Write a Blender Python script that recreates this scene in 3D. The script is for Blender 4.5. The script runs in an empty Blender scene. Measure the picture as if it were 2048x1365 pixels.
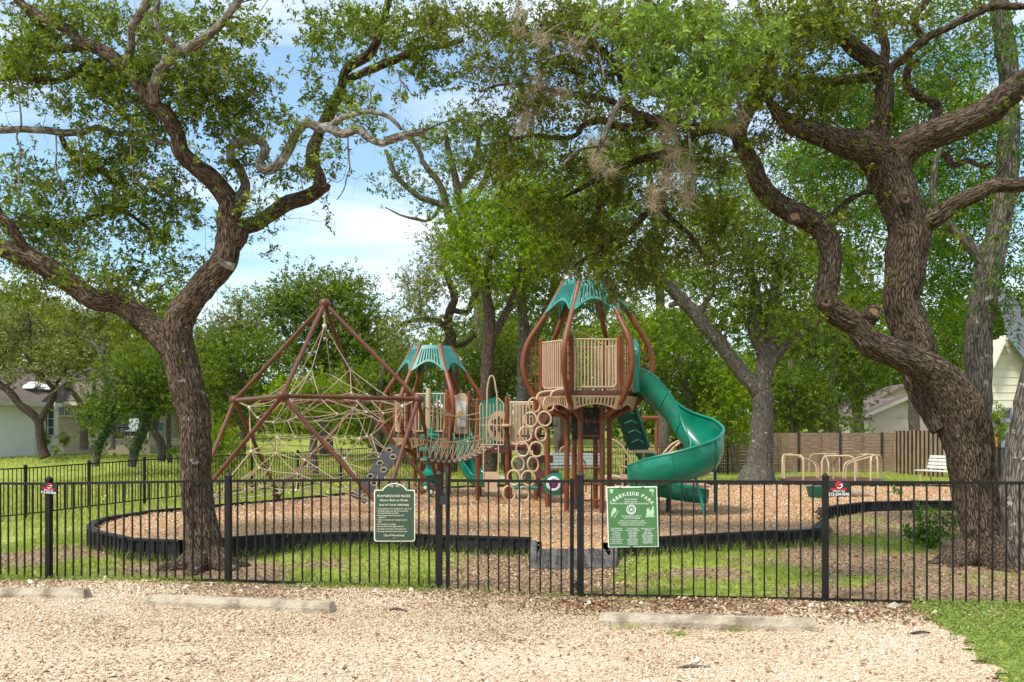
import bpy, math, random
import numpy as np
from mathutils import Vector, Matrix
R = math.radians
random.seed(7); rng = np.random.default_rng(11)
sc = bpy.context.scene
col = sc.collection

# ---------------------------------------------------------------- camera
F = 1900.0; CX = 1024.0; HY = 869.0; EYE = 1.65
cam = bpy.data.cameras.new("camera"); camo = bpy.data.objects.new("camera", cam); col.objects.link(camo)
camo.location = (0, 0, EYE); camo.rotation_euler = (R(90), 0, 0)
cam.sensor_width = 36; cam.lens = F/2048*36; cam.shift_y = (HY-682.5)/2048
cam.clip_start = 0.1; cam.clip_end = 2000
sc.camera = camo

# ---------------------------------------------------------------- sky and sun
SUN_EL, SUN_AZ = 56.0, 222.0           # azimuth clockwise from +Y: behind the camera, to the left
w = bpy.data.worlds.new("World"); sc.world = w; w.use_nodes = True
nt = w.node_tree; nt.nodes.clear()
o = nt.nodes.new('ShaderNodeOutputWorld'); bg = nt.nodes.new('ShaderNodeBackground')
sky = nt.nodes.new('ShaderNodeTexSky'); sky.sky_type = 'NISHITA'; sky.sun_disc = False
sky.sun_elevation = R(SUN_EL); sky.sun_rotation = R(SUN_AZ); sky.air_density = 1.0; sky.dust_density = 2.0; sky.ozone_density = 1.5
tc = nt.nodes.new('ShaderNodeTexCoord'); mp = nt.nodes.new('ShaderNodeMapping')
mp.inputs['Scale'].default_value = (1.0, 1.0, 5.5); mp.inputs['Location'].default_value = (0.35, 0.1, 0.63)
nz = nt.nodes.new('ShaderNodeTexNoise'); nz.inputs['Scale'].default_value = 2.1; nz.inputs['Detail'].default_value = 5; nz.inputs['Roughness'].default_value = .5
nz.inputs['Distortion'].default_value = .35
cr = nt.nodes.new('ShaderNodeValToRGB')
cr.color_ramp.elements[0].position = .42; cr.color_ramp.elements[0].color = (0.10, 0.10, 0.10, 1)
cr.color_ramp.elements[1].position = .66; cr.color_ramp.elements[1].color = (.97, .97, .97, 1)
mx = nt.nodes.new('ShaderNodeMixRGB'); mx.inputs['Color2'].default_value = (11.5, 11.7, 12.0, 1)
hs = nt.nodes.new('ShaderNodeMixRGB'); hs.blend_type = 'MULTIPLY'; hs.inputs['Fac'].default_value = 1; hs.inputs['Color2'].default_value = (1.45, 1.95, 2.0, 1)
L = nt.links.new
L(tc.outputs['Generated'], mp.inputs['Vector']); L(mp.outputs[0], nz.inputs['Vector']); L(nz.outputs[0], cr.inputs[0])
L(sky.outputs[0], hs.inputs['Color1']); L(hs.outputs[0], mx.inputs['Color1']); L(cr.outputs[0], mx.inputs['Fac']); L(mx.outputs[0], bg.inputs[0]); L(bg.outputs[0], o.inputs[0])
bg.inputs[1].default_value = .095
sun = bpy.data.lights.new("sun", 'SUN'); suno = bpy.data.objects.new("sun", sun); col.objects.link(suno)
sun.energy = 3.2; sun.angle = R(9); sun.color = (1, .94, .85)
sd = Vector((math.sin(R(SUN_AZ))*math.cos(R(SUN_EL)), math.cos(R(SUN_AZ))*math.cos(R(SUN_EL)), math.sin(R(SUN_EL))))
suno.rotation_euler = sd.to_track_quat('Z', 'Y').to_euler(); suno.location = (-20, -20, 60)
sc.view_settings.view_transform = 'Standard'; sc.view_settings.look = 'None'; sc.view_settings.exposure = .42; sc.view_settings.gamma = 1
sc.render.engine = 'CYCLES'
cy = sc.cycles; cy.max_bounces = 7; cy.diffuse_bounces = 4; cy.glossy_bounces = 2; cy.transmission_bounces = 4; cy.transparent_max_bounces = 4
cy.caustics_reflective = False; cy.caustics_refractive = False; cy.sample_clamp_indirect = 8
cy.use_denoising = True; cy.denoiser = 'OPENIMAGEDENOISE'
cy.use_adaptive_sampling = True; cy.adaptive_threshold = .02

# ---------------------------------------------------------------- helpers
def tag(o, label=None, cat=None, group=None, kind=None):
    if label: o['label'] = label
    if cat: o['category'] = cat
    if group: o['group'] = group
    if kind: o['kind'] = kind
    return o
def wloc(o):
    v = Vector((0, 0, 0))
    while o is not None: v += o.location; o = o.parent
    return v
def empty(name, loc, label, cat, group=None):
    o = bpy.data.objects.new(name, None); col.objects.link(o); o.location = loc; o.empty_display_size = .2
    return tag(o, label, cat, group)
def P(px, py, Y): return Vector(((px-CX)*Y/F, Y, EYE-(py-HY)*Y/F))
# ground heights: control points x, y, z
CP = np.array([(-6.3,11.7,-.16),(-3.3,11,-.09),(-.8,10.4,-.06),(.7,10.1,-.09),(3.2,9.5,-.04),(4.9,9.1,-.01),
 (0,7.8,.0),(-5,8,-.03),(4,7.5,.02),(0,4,0),(-8,4,0),(8,4,0),(0,-10,0),(9,10,.05),(5.5,12,.02),(8,14,.05),
 (-5.8,13,.0),(-2,13.3,.02),(1.5,13.1,.02),(4,13.2,.0),(5,16,.02),(-8,15,-.1),(-12,22,-.38),(-10,26,-.35),(-7,31,-.28),
 (-5,37,-.05),(0,33,.05),(5,33,.0),(0,22,.05),(-4,18,.05),(8,22,.05),(9,30,.08),(9,43,-.12),(16,43,-.1),(20,30,.0),(15,18,.1),
 (-20,34,-.1),(-22,47,.55),(-30,45,.5),(-12,50,.45),(-20,60,1.0),(-5,60,.5),(6,60,.3),(20,65,.2),(0,100,2.0),(-50,90,2.0),(50,100,1.5),
 (0,250,3),(-150,250,3),(150,250,3),(-40,20,-.5),(40,20,.2),(-60,-10,0),(60,-10,0)])
def ground(x, y):
    x = np.asarray(x, float); y = np.asarray(y, float); sh = x.shape
    x = x.ravel(); y = y.ravel(); out = np.empty(len(x))
    for i in range(0, len(x), 20000):
        a = x[i:i+20000, None]; b = y[i:i+20000, None]
        s = 1.2+.06*np.abs(CP[None, :, 1])
        d2 = ((a-CP[None, :, 0])**2+(b-CP[None, :, 1])**2)/s**2
        wt = 1/(d2+.35)**2
        out[i:i+20000] = (wt*CP[None, :, 2]).sum(1)/wt.sum(1)
    return out.reshape(sh)
def gz(x, y): return float(ground([x], [y])[0])
def G(px, py, hi=0.0):
    "the point of the ground (raised by hi) seen at px, py"
    Ys = np.linspace(4, 140, 3000); X = (px-CX)*Ys/F; Z = EYE-(py-HY)*Ys/F
    d = Z-ground(X, Ys)-hi
    i = int(np.argmax(d < 0)) if (d < 0).any() else len(Ys)-1
    return Vector((X[i], Ys[i], Z[i]))
def PZ(px, py, z):
    Y = F*(EYE-z)/(py-HY); return Vector(((px-CX)*Y/F, Y, z))
def _h(i, j, k):
    n = (i*374761393+j*668265263+k*2147483647) & 0xffffffff
    n = ((n ^ (n >> 13))*1274126177) & 0xffffffff
    return ((n ^ (n >> 16)) & 0xffff)/65535.0
def vnoise(p):
    p = np.asarray(p, float); i = np.floor(p).astype(np.int64); f = p-i; f = f*f*(3-2*f)
    r = 0
    for a in (0, 1):
        for b in (0, 1):
            for c in (0, 1):
                wt = (f[:, 0] if a else 1-f[:, 0])*(f[:, 1] if b else 1-f[:, 1])*(f[:, 2] if c else 1-f[:, 2])
                r = r+wt*_h(i[:, 0]+a, i[:, 1]+b, i[:, 2]+c)
    return r
def fb(p, o=3):
    r = 0; a = .5; p = np.asarray(p, float)
    for k in range(o): r = r+a*vnoise(p*(2**k)+k*17.3); a *= .5
    return r/(1-.5**o)
def n2(x, y, s, seed=0): return fb(np.stack([np.asarray(x)*s+seed, np.asarray(y)*s-seed, np.full(np.shape(x), seed*1.7)], 1))

# ---------------------------------------------------------------- materials
def mat(name, c1, c2=None, rough=.6, scale=8, bump=0, bscale=None, metal=0, spec=.5, detail=4, ramp=(.35, .65), coat=0, vec=None, stretch=None):
    m = bpy.data.materials.new(name); m.use_nodes = True; t = m.node_tree; b = t.nodes['Principled BSDF']
    b.inputs['Roughness'].default_value = rough; b.inputs['Metallic'].default_value = metal; b.inputs['Specular IOR Level'].default_value = spec
    if coat: b.inputs['Coat Weight'].default_value = coat; b.inputs['Coat Roughness'].default_value = .15
    b.inputs['Base Color'].default_value = (*c1, 1)
    tcn = t.nodes.new('ShaderNodeTexCoord'); src = tcn.outputs['Object']
    if stretch:
        mpn = t.nodes.new('ShaderNodeMapping'); mpn.inputs['Scale'].default_value = stretch; t.links.new(src, mpn.inputs['Vector']); src = mpn.outputs[0]
    if c2:
        n = t.nodes.new('ShaderNodeTexNoise'); n.inputs['Scale'].default_value = scale; n.inputs['Detail'].default_value = detail
        t.links.new(src, n.inputs['Vector'])
        r = t.nodes.new('ShaderNodeValToRGB'); r.color_ramp.elements[0].position = ramp[0]; r.color_ramp.elements[1].position = ramp[1]
        r.color_ramp.elements[0].color = (*c1, 1); r.color_ramp.elements[1].color = (*c2, 1)
        t.links.new(n.outputs[0], r.inputs[0]); t.links.new(r.outputs[0], b.inputs['Base Color'])
    if bump:
        n = t.nodes.new('ShaderNodeTexNoise'); n.inputs['Scale'].default_value = bscale or scale*3; n.inputs['Detail'].default_value = 5
        t.links.new(src, n.inputs['Vector']); bm = t.nodes.new('ShaderNodeBump'); bm.inputs['Strength'].default_value = bump; bm.inputs['Distance'].default_value = .02
        t.links.new(n.outputs[0], bm.inputs['Height']); t.links.new(bm.outputs[0], b.inputs['Normal'])
    return m
def rmat(name, cols, rough=.7, spec=.3, trans=0, attr='rnd', posvar=0, pscale=.8, bump=0):
    "colour picked by the per-piece random attribute; cols = list of (pos, rgb)"
    m = bpy.data.materials.new(name); m.use_nodes = True; t = m.node_tree; b = t.nodes['Principled BSDF']; out = t.nodes['Material Output']
    b.inputs['Roughness'].default_value = rough; b.inputs['Specular IOR Level'].default_value = spec
    a = t.nodes.new('ShaderNodeAttribute'); a.attribute_name = attr
    r = t.nodes.new('ShaderNodeValToRGB'); cr = r.color_ramp
    cr.elements[0].position = cols[0][0]; cr.elements[0].color = (*cols[0][1], 1)
    cr.elements[1].position = cols[-1][0]; cr.elements[1].color = (*cols[-1][1], 1)
    for p, c in cols[1:-1]: e = cr.elements.new(p); e.color = (*c, 1)
    src = a.outputs['Fac']
    if posvar:
        tcn = t.nodes.new('ShaderNodeTexCoord'); n = t.nodes.new('ShaderNodeTexNoise'); n.inputs['Scale'].default_value = pscale; n.inputs['Detail'].default_value = 2
        t.links.new(tcn.outputs['Object'], n.inputs['Vector'])
        ma = t.nodes.new('ShaderNodeMath'); ma.operation = 'MULTIPLY_ADD'; ma.inputs[1].default_value = posvar; t.links.new(n.outputs[0], ma.inputs[0])
        sb = t.nodes.new('ShaderNodeMath'); sb.operation = 'SUBTRACT'; sb.inputs[1].default_value = posvar*.5; t.links.new(src, sb.inputs[0]); t.links.new(sb.outputs[0], ma.inputs[2]); src = ma.outputs[0]
    t.links.new(src, r.inputs[0]); t.links.new(r.outputs[0], b.inputs['Base Color'])
    if trans:
        tr = t.nodes.new('ShaderNodeBsdfTranslucent'); mxs = t.nodes.new('ShaderNodeMixShader'); mxs.inputs[0].default_value = trans
        g = t.nodes.new('ShaderNodeMixRGB'); g.blend_type = 'MULTIPLY'; g.inputs[0].default_value = 1; g.inputs[2].default_value = (1.4, 1.45, .55, 1)
        t.links.new(r.outputs[0], g.inputs[1]); t.links.new(g.outputs[0], tr.inputs[0])
        t.links.new(b.outputs[0], mxs.inputs[1]); t.links.new(tr.outputs[0], mxs.inputs[2]); t.links.new(mxs.outputs[0], out.inputs[0])
    return m
def bark(name, dark, mid, light, lichen=None, sc_=58):
    m = bpy.data.materials.new(name); m.use_nodes = True; t = m.node_tree; b = t.nodes['Principled BSDF']; b.inputs['Roughness'].default_value = .9; b.inputs['Specular IOR Level'].default_value = .15
    a = t.nodes.new('ShaderNodeAttribute'); a.attribute_name = 'bk'
    n0 = t.nodes.new('ShaderNodeTexNoise'); n0.inputs['Scale'].default_value = 16; n0.inputs['Detail'].default_value = 3; t.links.new(a.outputs['Vector'], n0.inputs['Vector'])
    ad = t.nodes.new('ShaderNodeVectorMath'); ad.operation = 'MULTIPLY_ADD'; ad.inputs[1].default_value = (.045, .045, .045); t.links.new(n0.outputs['Color'], ad.inputs[0]); t.links.new(a.outputs['Vector'], ad.inputs[2])
    v = t.nodes.new('ShaderNodeTexVoronoi'); v.feature = 'DISTANCE_TO_EDGE'; v.inputs['Scale'].default_value = sc_; t.links.new(ad.outputs[0], v.inputs['Vector'])
    n = t.nodes.new('ShaderNodeTexNoise'); n.inputs['Scale'].default_value = 55; n.inputs['Detail'].default_value = 8; n.inputs['Roughness'].default_value = .65; t.links.new(a.outputs['Vector'], n.inputs['Vector'])
    s = t.nodes.new('ShaderNodeMath'); s.operation = 'MULTIPLY_ADD'; s.inputs[1].default_value = .65; t.links.new(n.outputs[0], s.inputs[0])
    mr = t.nodes.new('ShaderNodeMapRange'); mr.inputs[1].default_value = 0; mr.inputs[2].default_value = .16; mr.inputs[4].default_value = .5; nL = t.nodes.new('ShaderNodeTexNoise'); nL.inputs['Scale'].default_value = 5; nL.inputs['Detail'].default_value = 3; t.links.new(a.outputs['Vector'], nL.inputs['Vector']); sL = t.nodes.new('ShaderNodeMath'); sL.operation = 'MULTIPLY_ADD'; sL.inputs[1].default_value = .30; sL.inputs[2].default_value = -.15; t.links.new(nL.outputs[0], sL.inputs[0]); sM = t.nodes.new('ShaderNodeMath'); sM.operation = 'ADD'; t.links.new(sL.outputs[0], sM.inputs[1]); t.links.new(v.outputs['Distance'], mr.inputs[0]); t.links.new(mr.outputs[0], sM.inputs[0]); t.links.new(sM.outputs[0], s.inputs[2])
    r = t.nodes.new('ShaderNodeValToRGB'); e = r.color_ramp.elements
    e[0].position = .42; e[0].color = (*dark, 1); e[1].position = 1.0; e[1].color = (*light, 1); x = e.new(.95); x.color = (*mid, 1)  # furrows coloured dark: shade in the cracks put into the colour
    t.links.new(s.outputs[0], r.inputs[0]); c = r.outputs[0]; e[-1].position = 1.0; s2 = t.nodes.new('ShaderNodeMath'); s2.operation = 'MULTIPLY'; s2.inputs[1].default_value = 1.0; t.links.new(s.outputs[0], s2.inputs[0]); t.links.new(s2.outputs[0], r.inputs[0]); e[0].position = .40; e[1].position = .80
    if lichen:
        tcn = t.nodes.new('ShaderNodeTexCoord'); l = t.nodes.new('ShaderNodeTexNoise'); l.inputs['Scale'].default_value = 7; l.inputs['Detail'].default_value = 8; l.inputs['Roughness'].default_value = .7
        t.links.new(tcn.outputs['Object'], l.inputs['Vector']); lr = t.nodes.new('ShaderNodeValToRGB'); lr.color_ramp.elements[0].position = lichen[0]; lr.color_ramp.elements[1].position = lichen[0]+.06
        t.links.new(l.outputs[0], lr.inputs[0]); q = t.nodes.new('ShaderNodeMixRGB'); t.links.new(lr.outputs[0], q.inputs[0]); t.links.new(c, q.inputs[1]); q.inputs[2].default_value = (*lichen[1], 1); c = q.outputs[0]
    t.links.new(c, b.inputs['Base Color'])
    bm = t.nodes.new('ShaderNodeBump'); bm.inputs['Strength'].default_value = .9; bm.inputs['Distance'].default_value = .02; t.links.new(s.outputs[0], bm.inputs['Height']); t.links.new(bm.outputs[0], b.inputs['Normal'])
    return m

M = {}
M['black'] = mat('black_metal', (.008, .0065, .0055), (.018, .014, .011), .5, 5, .05, 60, spec=.25)
M['pipe'] = mat('brown_paint', (.15, .040, .012), (.225, .068, .026), .42, 2.2, .08, 30, spec=.35, detail=7)
M['netpipe'] = mat('dark_brown_paint', (.115, .038, .018), (.145, .05, .026), .42, 3, spec=.35)
M['tan'] = mat('tan_paint', (.50, .34, .20), (.58, .40, .25), .42, 4)
M['green'] = mat('green_plastic', (.0, .15, .09), (.006, .215, .135), .3, 2.5, .03, 15, coat=.15, detail=7)
M['dgreen'] = mat('dark_green_plastic', (.0, .08, .05), (.004, .11, .07), .4, 2)
M['roofgreen'] = mat('teal_roof_plastic', (.012, .17, .135), (.04, .25, .20), .4, 3, .05, 25, detail=7)
M['maroon'] = mat('maroon_deck', (.085, .025, .018), (.12, .036, .026), .5, 10)
M['rope'] = mat('rope', (.36, .27, .17), (.48, .37, .24), .85, 40, .5, 200)
M['clamp'] = mat('clamp', (.62, .60, .56), (.75, .72, .68), .45, 9)
M['rubber'] = mat('black_rubber', (.014, .014, .015), (.03, .03, .032), .6, 12, .2, 60)
M['border'] = mat('border_plastic', (.010, .010, .011), (.024, .024, .026), .6, 5, .15, 30, spec=.25)
M['mat'] = mat('wear_mat', (.055, .052, .050), (.15, .13, .115), .8, 9, .3, 60)
M['white'] = mat('white_plastic', (.68, .66, .62), (.75, .73, .70), .5, 5)
M['purple'] = mat('purple_plastic', (.16, .02, .15), (.22, .03, .19), .35, 5)
M['yellow'] = mat('yellow_plastic', (.7, .4, .03), None, .5)
M['signgreen'] = mat('sign_green', (.028, .058, .030), (.034, .068, .036), .5, 3)
M['signgreen2'] = mat('sign_bright_green', (.052, .165, .045), (.06, .18, .05), .5, 3)
M['cream'] = mat('cream_paint', (.78, .74, .55), None, .6)
M['palewhite'] = mat('pale_paint', (.82, .84, .78), None, .6)
M['palegreen'] = mat('pale_green_ink', (.42, .55, .38), None, .6)
M['tagblack'] = mat('tag_black', (.012, .011, .011), None, .5)
M['red'] = mat('red_ink', (.62, .01, .03), None, .5)
M['concrete'] = mat('concrete', (.22, .165, .11), (.46, .38, .28), .95, 5, .9, 45, ramp=(.36, .56), detail=8)
M['wood'] = mat('grey_brown_boards', (.15, .09, .055), (.29, .185, .12), .85, 3, .3, 30, stretch=(1, 1, 9))
M['woodv'] = mat('weathered_boards', (.20, .14, .10), (.44, .32, .23), .85, 5, .3, 30, stretch=(2, 2, .5))
M['woodorange'] = mat('orange_stained_boards', (.42, .17, .04), (.55, .25, .07), .8, 5, .3, 30, stretch=(6, 6, .6))
M['postgapshade'] = mat('dark_post_and_gap_shade', (.015, .011, .009), (.035, .024, .018), .6, 5)  # dark posts, and the painted shade in the board fence gaps
M['stone'] = mat('limestone_blocks', (.30, .24, .16), (.46, .38, .27), .9, 9, .6, 18, stretch=(1, 1, 2.5))
M['housewhite'] = mat('white_siding', (.84, .84, .83), (.88, .87, .85), .7, 2)
M['housecream'] = mat('cream_siding', (.62, .56, .42), (.72, .66, .52), .7, 1.5)
M['housetan'] = mat('tan_siding', (.64, .48, .40), (.70, .54, .45), .7, 1.5)
M['trim'] = mat('trim_paint', (.60, .52, .43), (.66, .58, .48), .7, 2)
M['shingle'] = mat('brown_shingles', (.10, .07, .06), (.19, .14, .12), .95, 12, .6, 40, stretch=(1, 1, 3))
M['shinglegrey'] = mat('grey_shingles', (.11, .10, .12), (.19, .17, .20), .95, 8, .6, 40, stretch=(1, 1, 3))
M['glass'] = mat('dark_glass', (.03, .04, .04), (.08, .09, .08), .1, 3)
M['shed'] = mat('shed_panel', (.62, .60, .55), (.68, .66, .6), .7, 2)
M['shedgrey'] = mat('shed_grey_trim', (.16, .19, .22), None, .6)
M['boulder'] = mat('boulder', (.32, .27, .20), (.52, .46, .37), .95, 4, .8, 12)
M['log'] = mat('log_wood', (.30, .20, .12), (.5, .38, .26), .9, 5, .6, 20, stretch=(.4, 3, 3))
M['cut'] = mat('cut_wood', (.17, .09, .055), (.30, .17, .10), .9, 30, .6, 60)
M['hole'] = mat('hollow_shade', (.02, .012, .008), None, 1)  # near-black for the shade inside knot holes
M['blue'] = mat('blue_plastic', (.03, .14, .45), None, .5)
M['barkA'] = bark('oak_bark', (.025, .016, .011), (.125, .082, .054), (.32, .235, .165), (.62, (.34, .33, .29)))
M['barkB'] = bark('furrowed_bark', (.022, .015, .010), (.112, .076, .050), (.29, .215, .155), (.66, (.38, .36, .31)))
M['barkC'] = bark('grey_bark', (.06, .048, .038), (.15, .125, .10), (.28, .24, .20), (.60, (.45, .43, .38)), 34)
M['barkF'] = bark('far_bark', (.07, .055, .042), (.16, .13, .10), (.28, .24, .19), None, 24)
M['barkL'] = bark('lichen_bark', (.07, .055, .045), (.22, .18, .14), (.40, .36, .30), (.52, (.33, .325, .29)))
M['twig'] = mat('twig', (.13, .085, .055), (.24, .17, .12), .9, 6)
M['moss'] = rmat('ball_moss', [(0, (.20, .15, .10)), (.5, (.38, .29, .21)), (1, (.56, .46, .36))], .9, .1, .15)
M['leafA'] = rmat('oak_leaves', [(0, (.036, .062, .007)), (.45, (.11, .16, .016)), (.8, (.23, .29, .04)), (.93, (.36, .43, .11)), (1, (.40, .27, .07))], .62, .16, .42, posvar=.5, pscale=1.2)
M['leafB'] = rmat('dark_oak_leaves', [(0, (.035, .052, .006)), (.5, (.115, .145, .014)), (.85, (.24, .27, .035)), (.94, (.36, .31, .07)), (1, (.42, .26, .08))], .62, .16, .44, posvar=.5, pscale=1.2)
M['leafNear'] = rmat('glossy_leaves', [(0, (.07, .11, .02)), (.5, (.17, .26, .045)), (.9, (.33, .45, .08)), (.97, (.45, .46, .10)), (1, (.50, .18, .05))], .62, .16, .3, posvar=.3)
M['leafP'] = rmat('pecan_leaves', [(0, (.02, .06, .006)), (.5, (.06, .145, .012)), (.9, (.14, .28, .02)), (1, (.28, .42, .05))], .62, .16, .46, posvar=.5)
M['leafG'] = rmat('bright_leaves', [(0, (.045, .08, .005)), (.5, (.155, .23, .012)), (.9, (.32, .41, .02)), (1, (.48, .50, .06))], .62, .16, .44, posvar=.6, pscale=.5)
M['leafO'] = rmat('olive_leaves', [(0, (.05, .065, .015)), (.5, (.16, .18, .045)), (.9, (.32, .34, .10)), (1, (.46, .44, .18))], .62, .16, .32, posvar=.6, pscale=.5)
M['leafM'] = rmat('mid_leaves', [(0, (.028, .05, .005)), (.5, (.10, .15, .013)), (.9, (.22, .28, .03)), (1, (.38, .42, .08))], .62, .16, .44, posvar=.6, pscale=.4)
M['ivy'] = rmat('ivy_leaves', [(0, (.03, .07, .02)), (.5, (.06, .13, .035)), (1, (.13, .22, .07))], .62, .16, .25)

# ---------------------------------------------------------------- mesh building
def mesh_np(name, V, Q, m, parent=None, attrs=None, smooth=False, tri=False):
    V = np.asarray(V, np.float32); Q = np.asarray(Q, np.int32)
    if parent is not None: V = V-np.array(wloc(parent), np.float32)
    me = bpy.data.meshes.new(name); n = Q.shape[1]
    me.vertices.add(len(V)); me.vertices.foreach_set('co', V.ravel())
    me.loops.add(Q.size); me.loops.foreach_set('vertex_index', Q.ravel())
    me.polygons.add(len(Q)); me.polygons.foreach_set('loop_start', np.arange(0, Q.size, n, dtype=np.int32))
    if smooth: me.polygons.foreach_set('use_smooth', np.ones(len(Q), bool))
    for k, a in (attrs or {}).items():
        a = np.asarray(a, np.float32)
        if a.ndim == 2: at = me.attributes.new(k, 'FLOAT_VECTOR', 'POINT'); at.data.foreach_set('vector', a.ravel())
        else: at = me.attributes.new(k, 'FLOAT', 'POINT'); at.data.foreach_set('value', a)
    me.update(calc_edges=True); me.materials.append(m)
    ob = bpy.data.objects.new(name, me); col.objects.link(ob)
    if parent is not None: ob.parent = parent
    return ob
def cat_rom(pts, step):
    "resample 4D points (xyz, r) along a smooth curve"
    p = np.asarray(pts, float); n = len(p); out = []
    q = np.vstack([2*p[0]-p[1], p, 2*p[-1]-p[-2]])
    for i in range(n-1):
        a, b, c, d = q[i:i+4]; k = max(1, int(np.ceil(np.linalg.norm(c[:3]-b[:3])/step)))
        t = (np.arange(k)/k)[:, None]
        out.append(.5*((2*b)+(c-a)*t+(2*a-5*b+4*c-d)*t**2+(3*b-a-3*c+d)*t**3))
    out.append(p[-1:]); o = np.vstack(out); o[:, 3] = np.maximum(o[:, 3], .001); return o
class MB:
    def __init__(s): s.v = []; s.f = []; s.bk = []; s.n = 0; s.isbk = False
    def add(s, V, Fs, bk=None):
        V = np.asarray(V, float).reshape(-1, 3); s.v.append(V); b = s.n
        s.f.extend([tuple(int(i)+b for i in f) for f in Fs]); s.n += len(V)
        s.bk.append(bk if bk is not None else np.zeros((len(V), 3)))
        if bk is not None: s.isbk = True
        return s
    def box(s, c, size, rz=0, rx=0, ry=0, taper=1.0):
        hx, hy, hz = [k/2 for k in size]
        V = np.array([(-hx, -hy, -hz), (hx, -hy, -hz), (hx, hy, -hz), (-hx, hy, -hz), (-hx*taper, -hy*taper, hz), (hx*taper, -hy*taper, hz), (hx*taper, hy*taper, hz), (-hx*taper, hy*taper, hz)])
        Rm = np.array(Matrix.Rotation(rz, 3, 'Z') @ Matrix.Rotation(ry, 3, 'Y') @ Matrix.Rotation(rx, 3, 'X'))
        return s.add(V@Rm.T+np.array(c), [(0, 3, 2, 1), (4, 5, 6, 7), (0, 1, 5, 4), (1, 2, 6, 5), (2, 3, 7, 6), (3, 0, 4, 7)])
    def bar(s, a, b, wd, dp, up=(0, 0, 1)):
        "rectangular bar from a to b; wd across, dp along up"
        a = np.array(a, float); b = np.array(b, float); d = b-a; d /= np.linalg.norm(d); u = np.array(up, float)
        if abs(d@u) > .98: u = np.array((0, 1., 0))
        sx = np.cross(d, u); sx /= np.linalg.norm(sx); u = np.cross(sx, d)
        V = [p+i*sx*wd/2+j*u*dp/2 for p in (a, b) for i, j in ((-1, -1), (1, -1), (1, 1), (-1, 1))]
        return s.add(V, [(0, 3, 2, 1), (4, 5, 6, 7), (0, 1, 5, 4), (1, 2, 6, 5), (2, 3, 7, 6), (3, 0, 4, 7)])
    def tube(s, pts, r, n=8, step=None, caps=True, closed=False, bk=False, disp=0, flare=None):
        p = np.array([tuple(q)[:3] for q in pts], float)
        rr = np.array(r, float) if hasattr(r, '__len__') else np.full(len(p), float(r))
        P4 = np.hstack([p, rr[:, None]])
        if step: P4 = cat_rom(P4, step)
        p = P4[:, :3]; rr = P4[:, 3]; m = len(p)
        if bk and disp and m > 6:
            l_ = np.concatenate([[0], np.cumsum(np.linalg.norm(np.diff(p, axis=0), axis=1))]); sd_ = random.random()*90; k_ = 1.0/np.maximum(rr*2.2, .05).mean()
            nz_ = np.stack([vnoise(np.stack([l_*k_+sd_, l_*0+q_*7.7, l_*0], 1))-.5 for q_ in range(4)], 1); ed_ = np.minimum(1, np.arange(m)/4.0)[:, None]
            kk_ = np.minimum(.75, .025/np.maximum(rr, .01))[:, None]; p = p+nz_[:, :3]*rr[:, None]*kk_*ed_; rr = rr*(1+.36*kk_[:, 0]*nz_[:, 3]*ed_[:, 0])
        T = np.gradient(p, axis=0) if m > 2 else np.tile(p[-1]-p[0], (m, 1))
        if closed: T = np.roll(p, -1, 0)-np.roll(p, 1, 0)
        T /= np.maximum(np.linalg.norm(T, axis=1), 1e-9)[:, None]
        u = np.cross(T[0], (0, 0, 1.)); u = np.cross(T[0], (0, 1., 0)) if np.linalg.norm(u) < .1 else u
        u /= np.linalg.norm(u); U = np.empty((m, 3))
        for i in range(m):
            u = u-T[i]*(u@T[i]); u /= np.linalg.norm(u); U[i] = u
        W = np.cross(T, U); th = np.arange(n)*2*np.pi/n
        c = np.cos(th)[None, :, None]; sn = np.sin(th)[None, :, None]
        ln = np.concatenate([[0], np.cumsum(np.linalg.norm(np.diff(p, axis=0), axis=1))])
        rad = np.repeat(rr[:, None], n, 1)
        bkv = None
        if bk:
            off = random.random()*50
            B = np.stack([np.cos(th)[None, :]*rr[:, None], np.sin(th)[None, :]*rr[:, None], np.repeat(ln[:, None]*.13+off, n, 1)], 2).reshape(-1, 3); bkv = B
            if disp:
                q = B.copy(); lump = fb(np.stack([q[:, 0]*5, q[:, 1]*5, q[:, 2]*20], 1), 2)-.5
                rid = 1-np.abs(2*vnoise(np.stack([q[:, 0]*22, q[:, 1]*22, q[:, 2]*40], 1))-1)
                rad = rad+(disp*(rid-.5)).reshape(m, n)+(lump.reshape(m, n))*rad*.35
        V = p[:, None, :]+(c*U[:, None, :]+sn*W[:, None, :])*rad[:, :, None]
        Fs = []
        mm = m if closed else m-1
        for i in range(mm):
            a = i*n; b = ((i+1) % m)*n
            for j in range(n): k = (j+1) % n; Fs.append((a+j, a+k, b+k, b+j))
        if caps and not closed: Fs.append(tuple(range(n-1, -1, -1))); Fs.append(tuple(range((m-1)*n, m*n)))
        return s.add(V.reshape(-1, 3), Fs, bkv)
    def sphere(s, c, r, n=12, sq=(1, 1, 1)):
        pr = [(math.sin(math.pi*i/(n//2)), -math.cos(math.pi*i/(n//2))) for i in range(n//2+1)]
        return s.lathe(c, [(a*r, b*r) for a, b in pr], n, sq)
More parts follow.
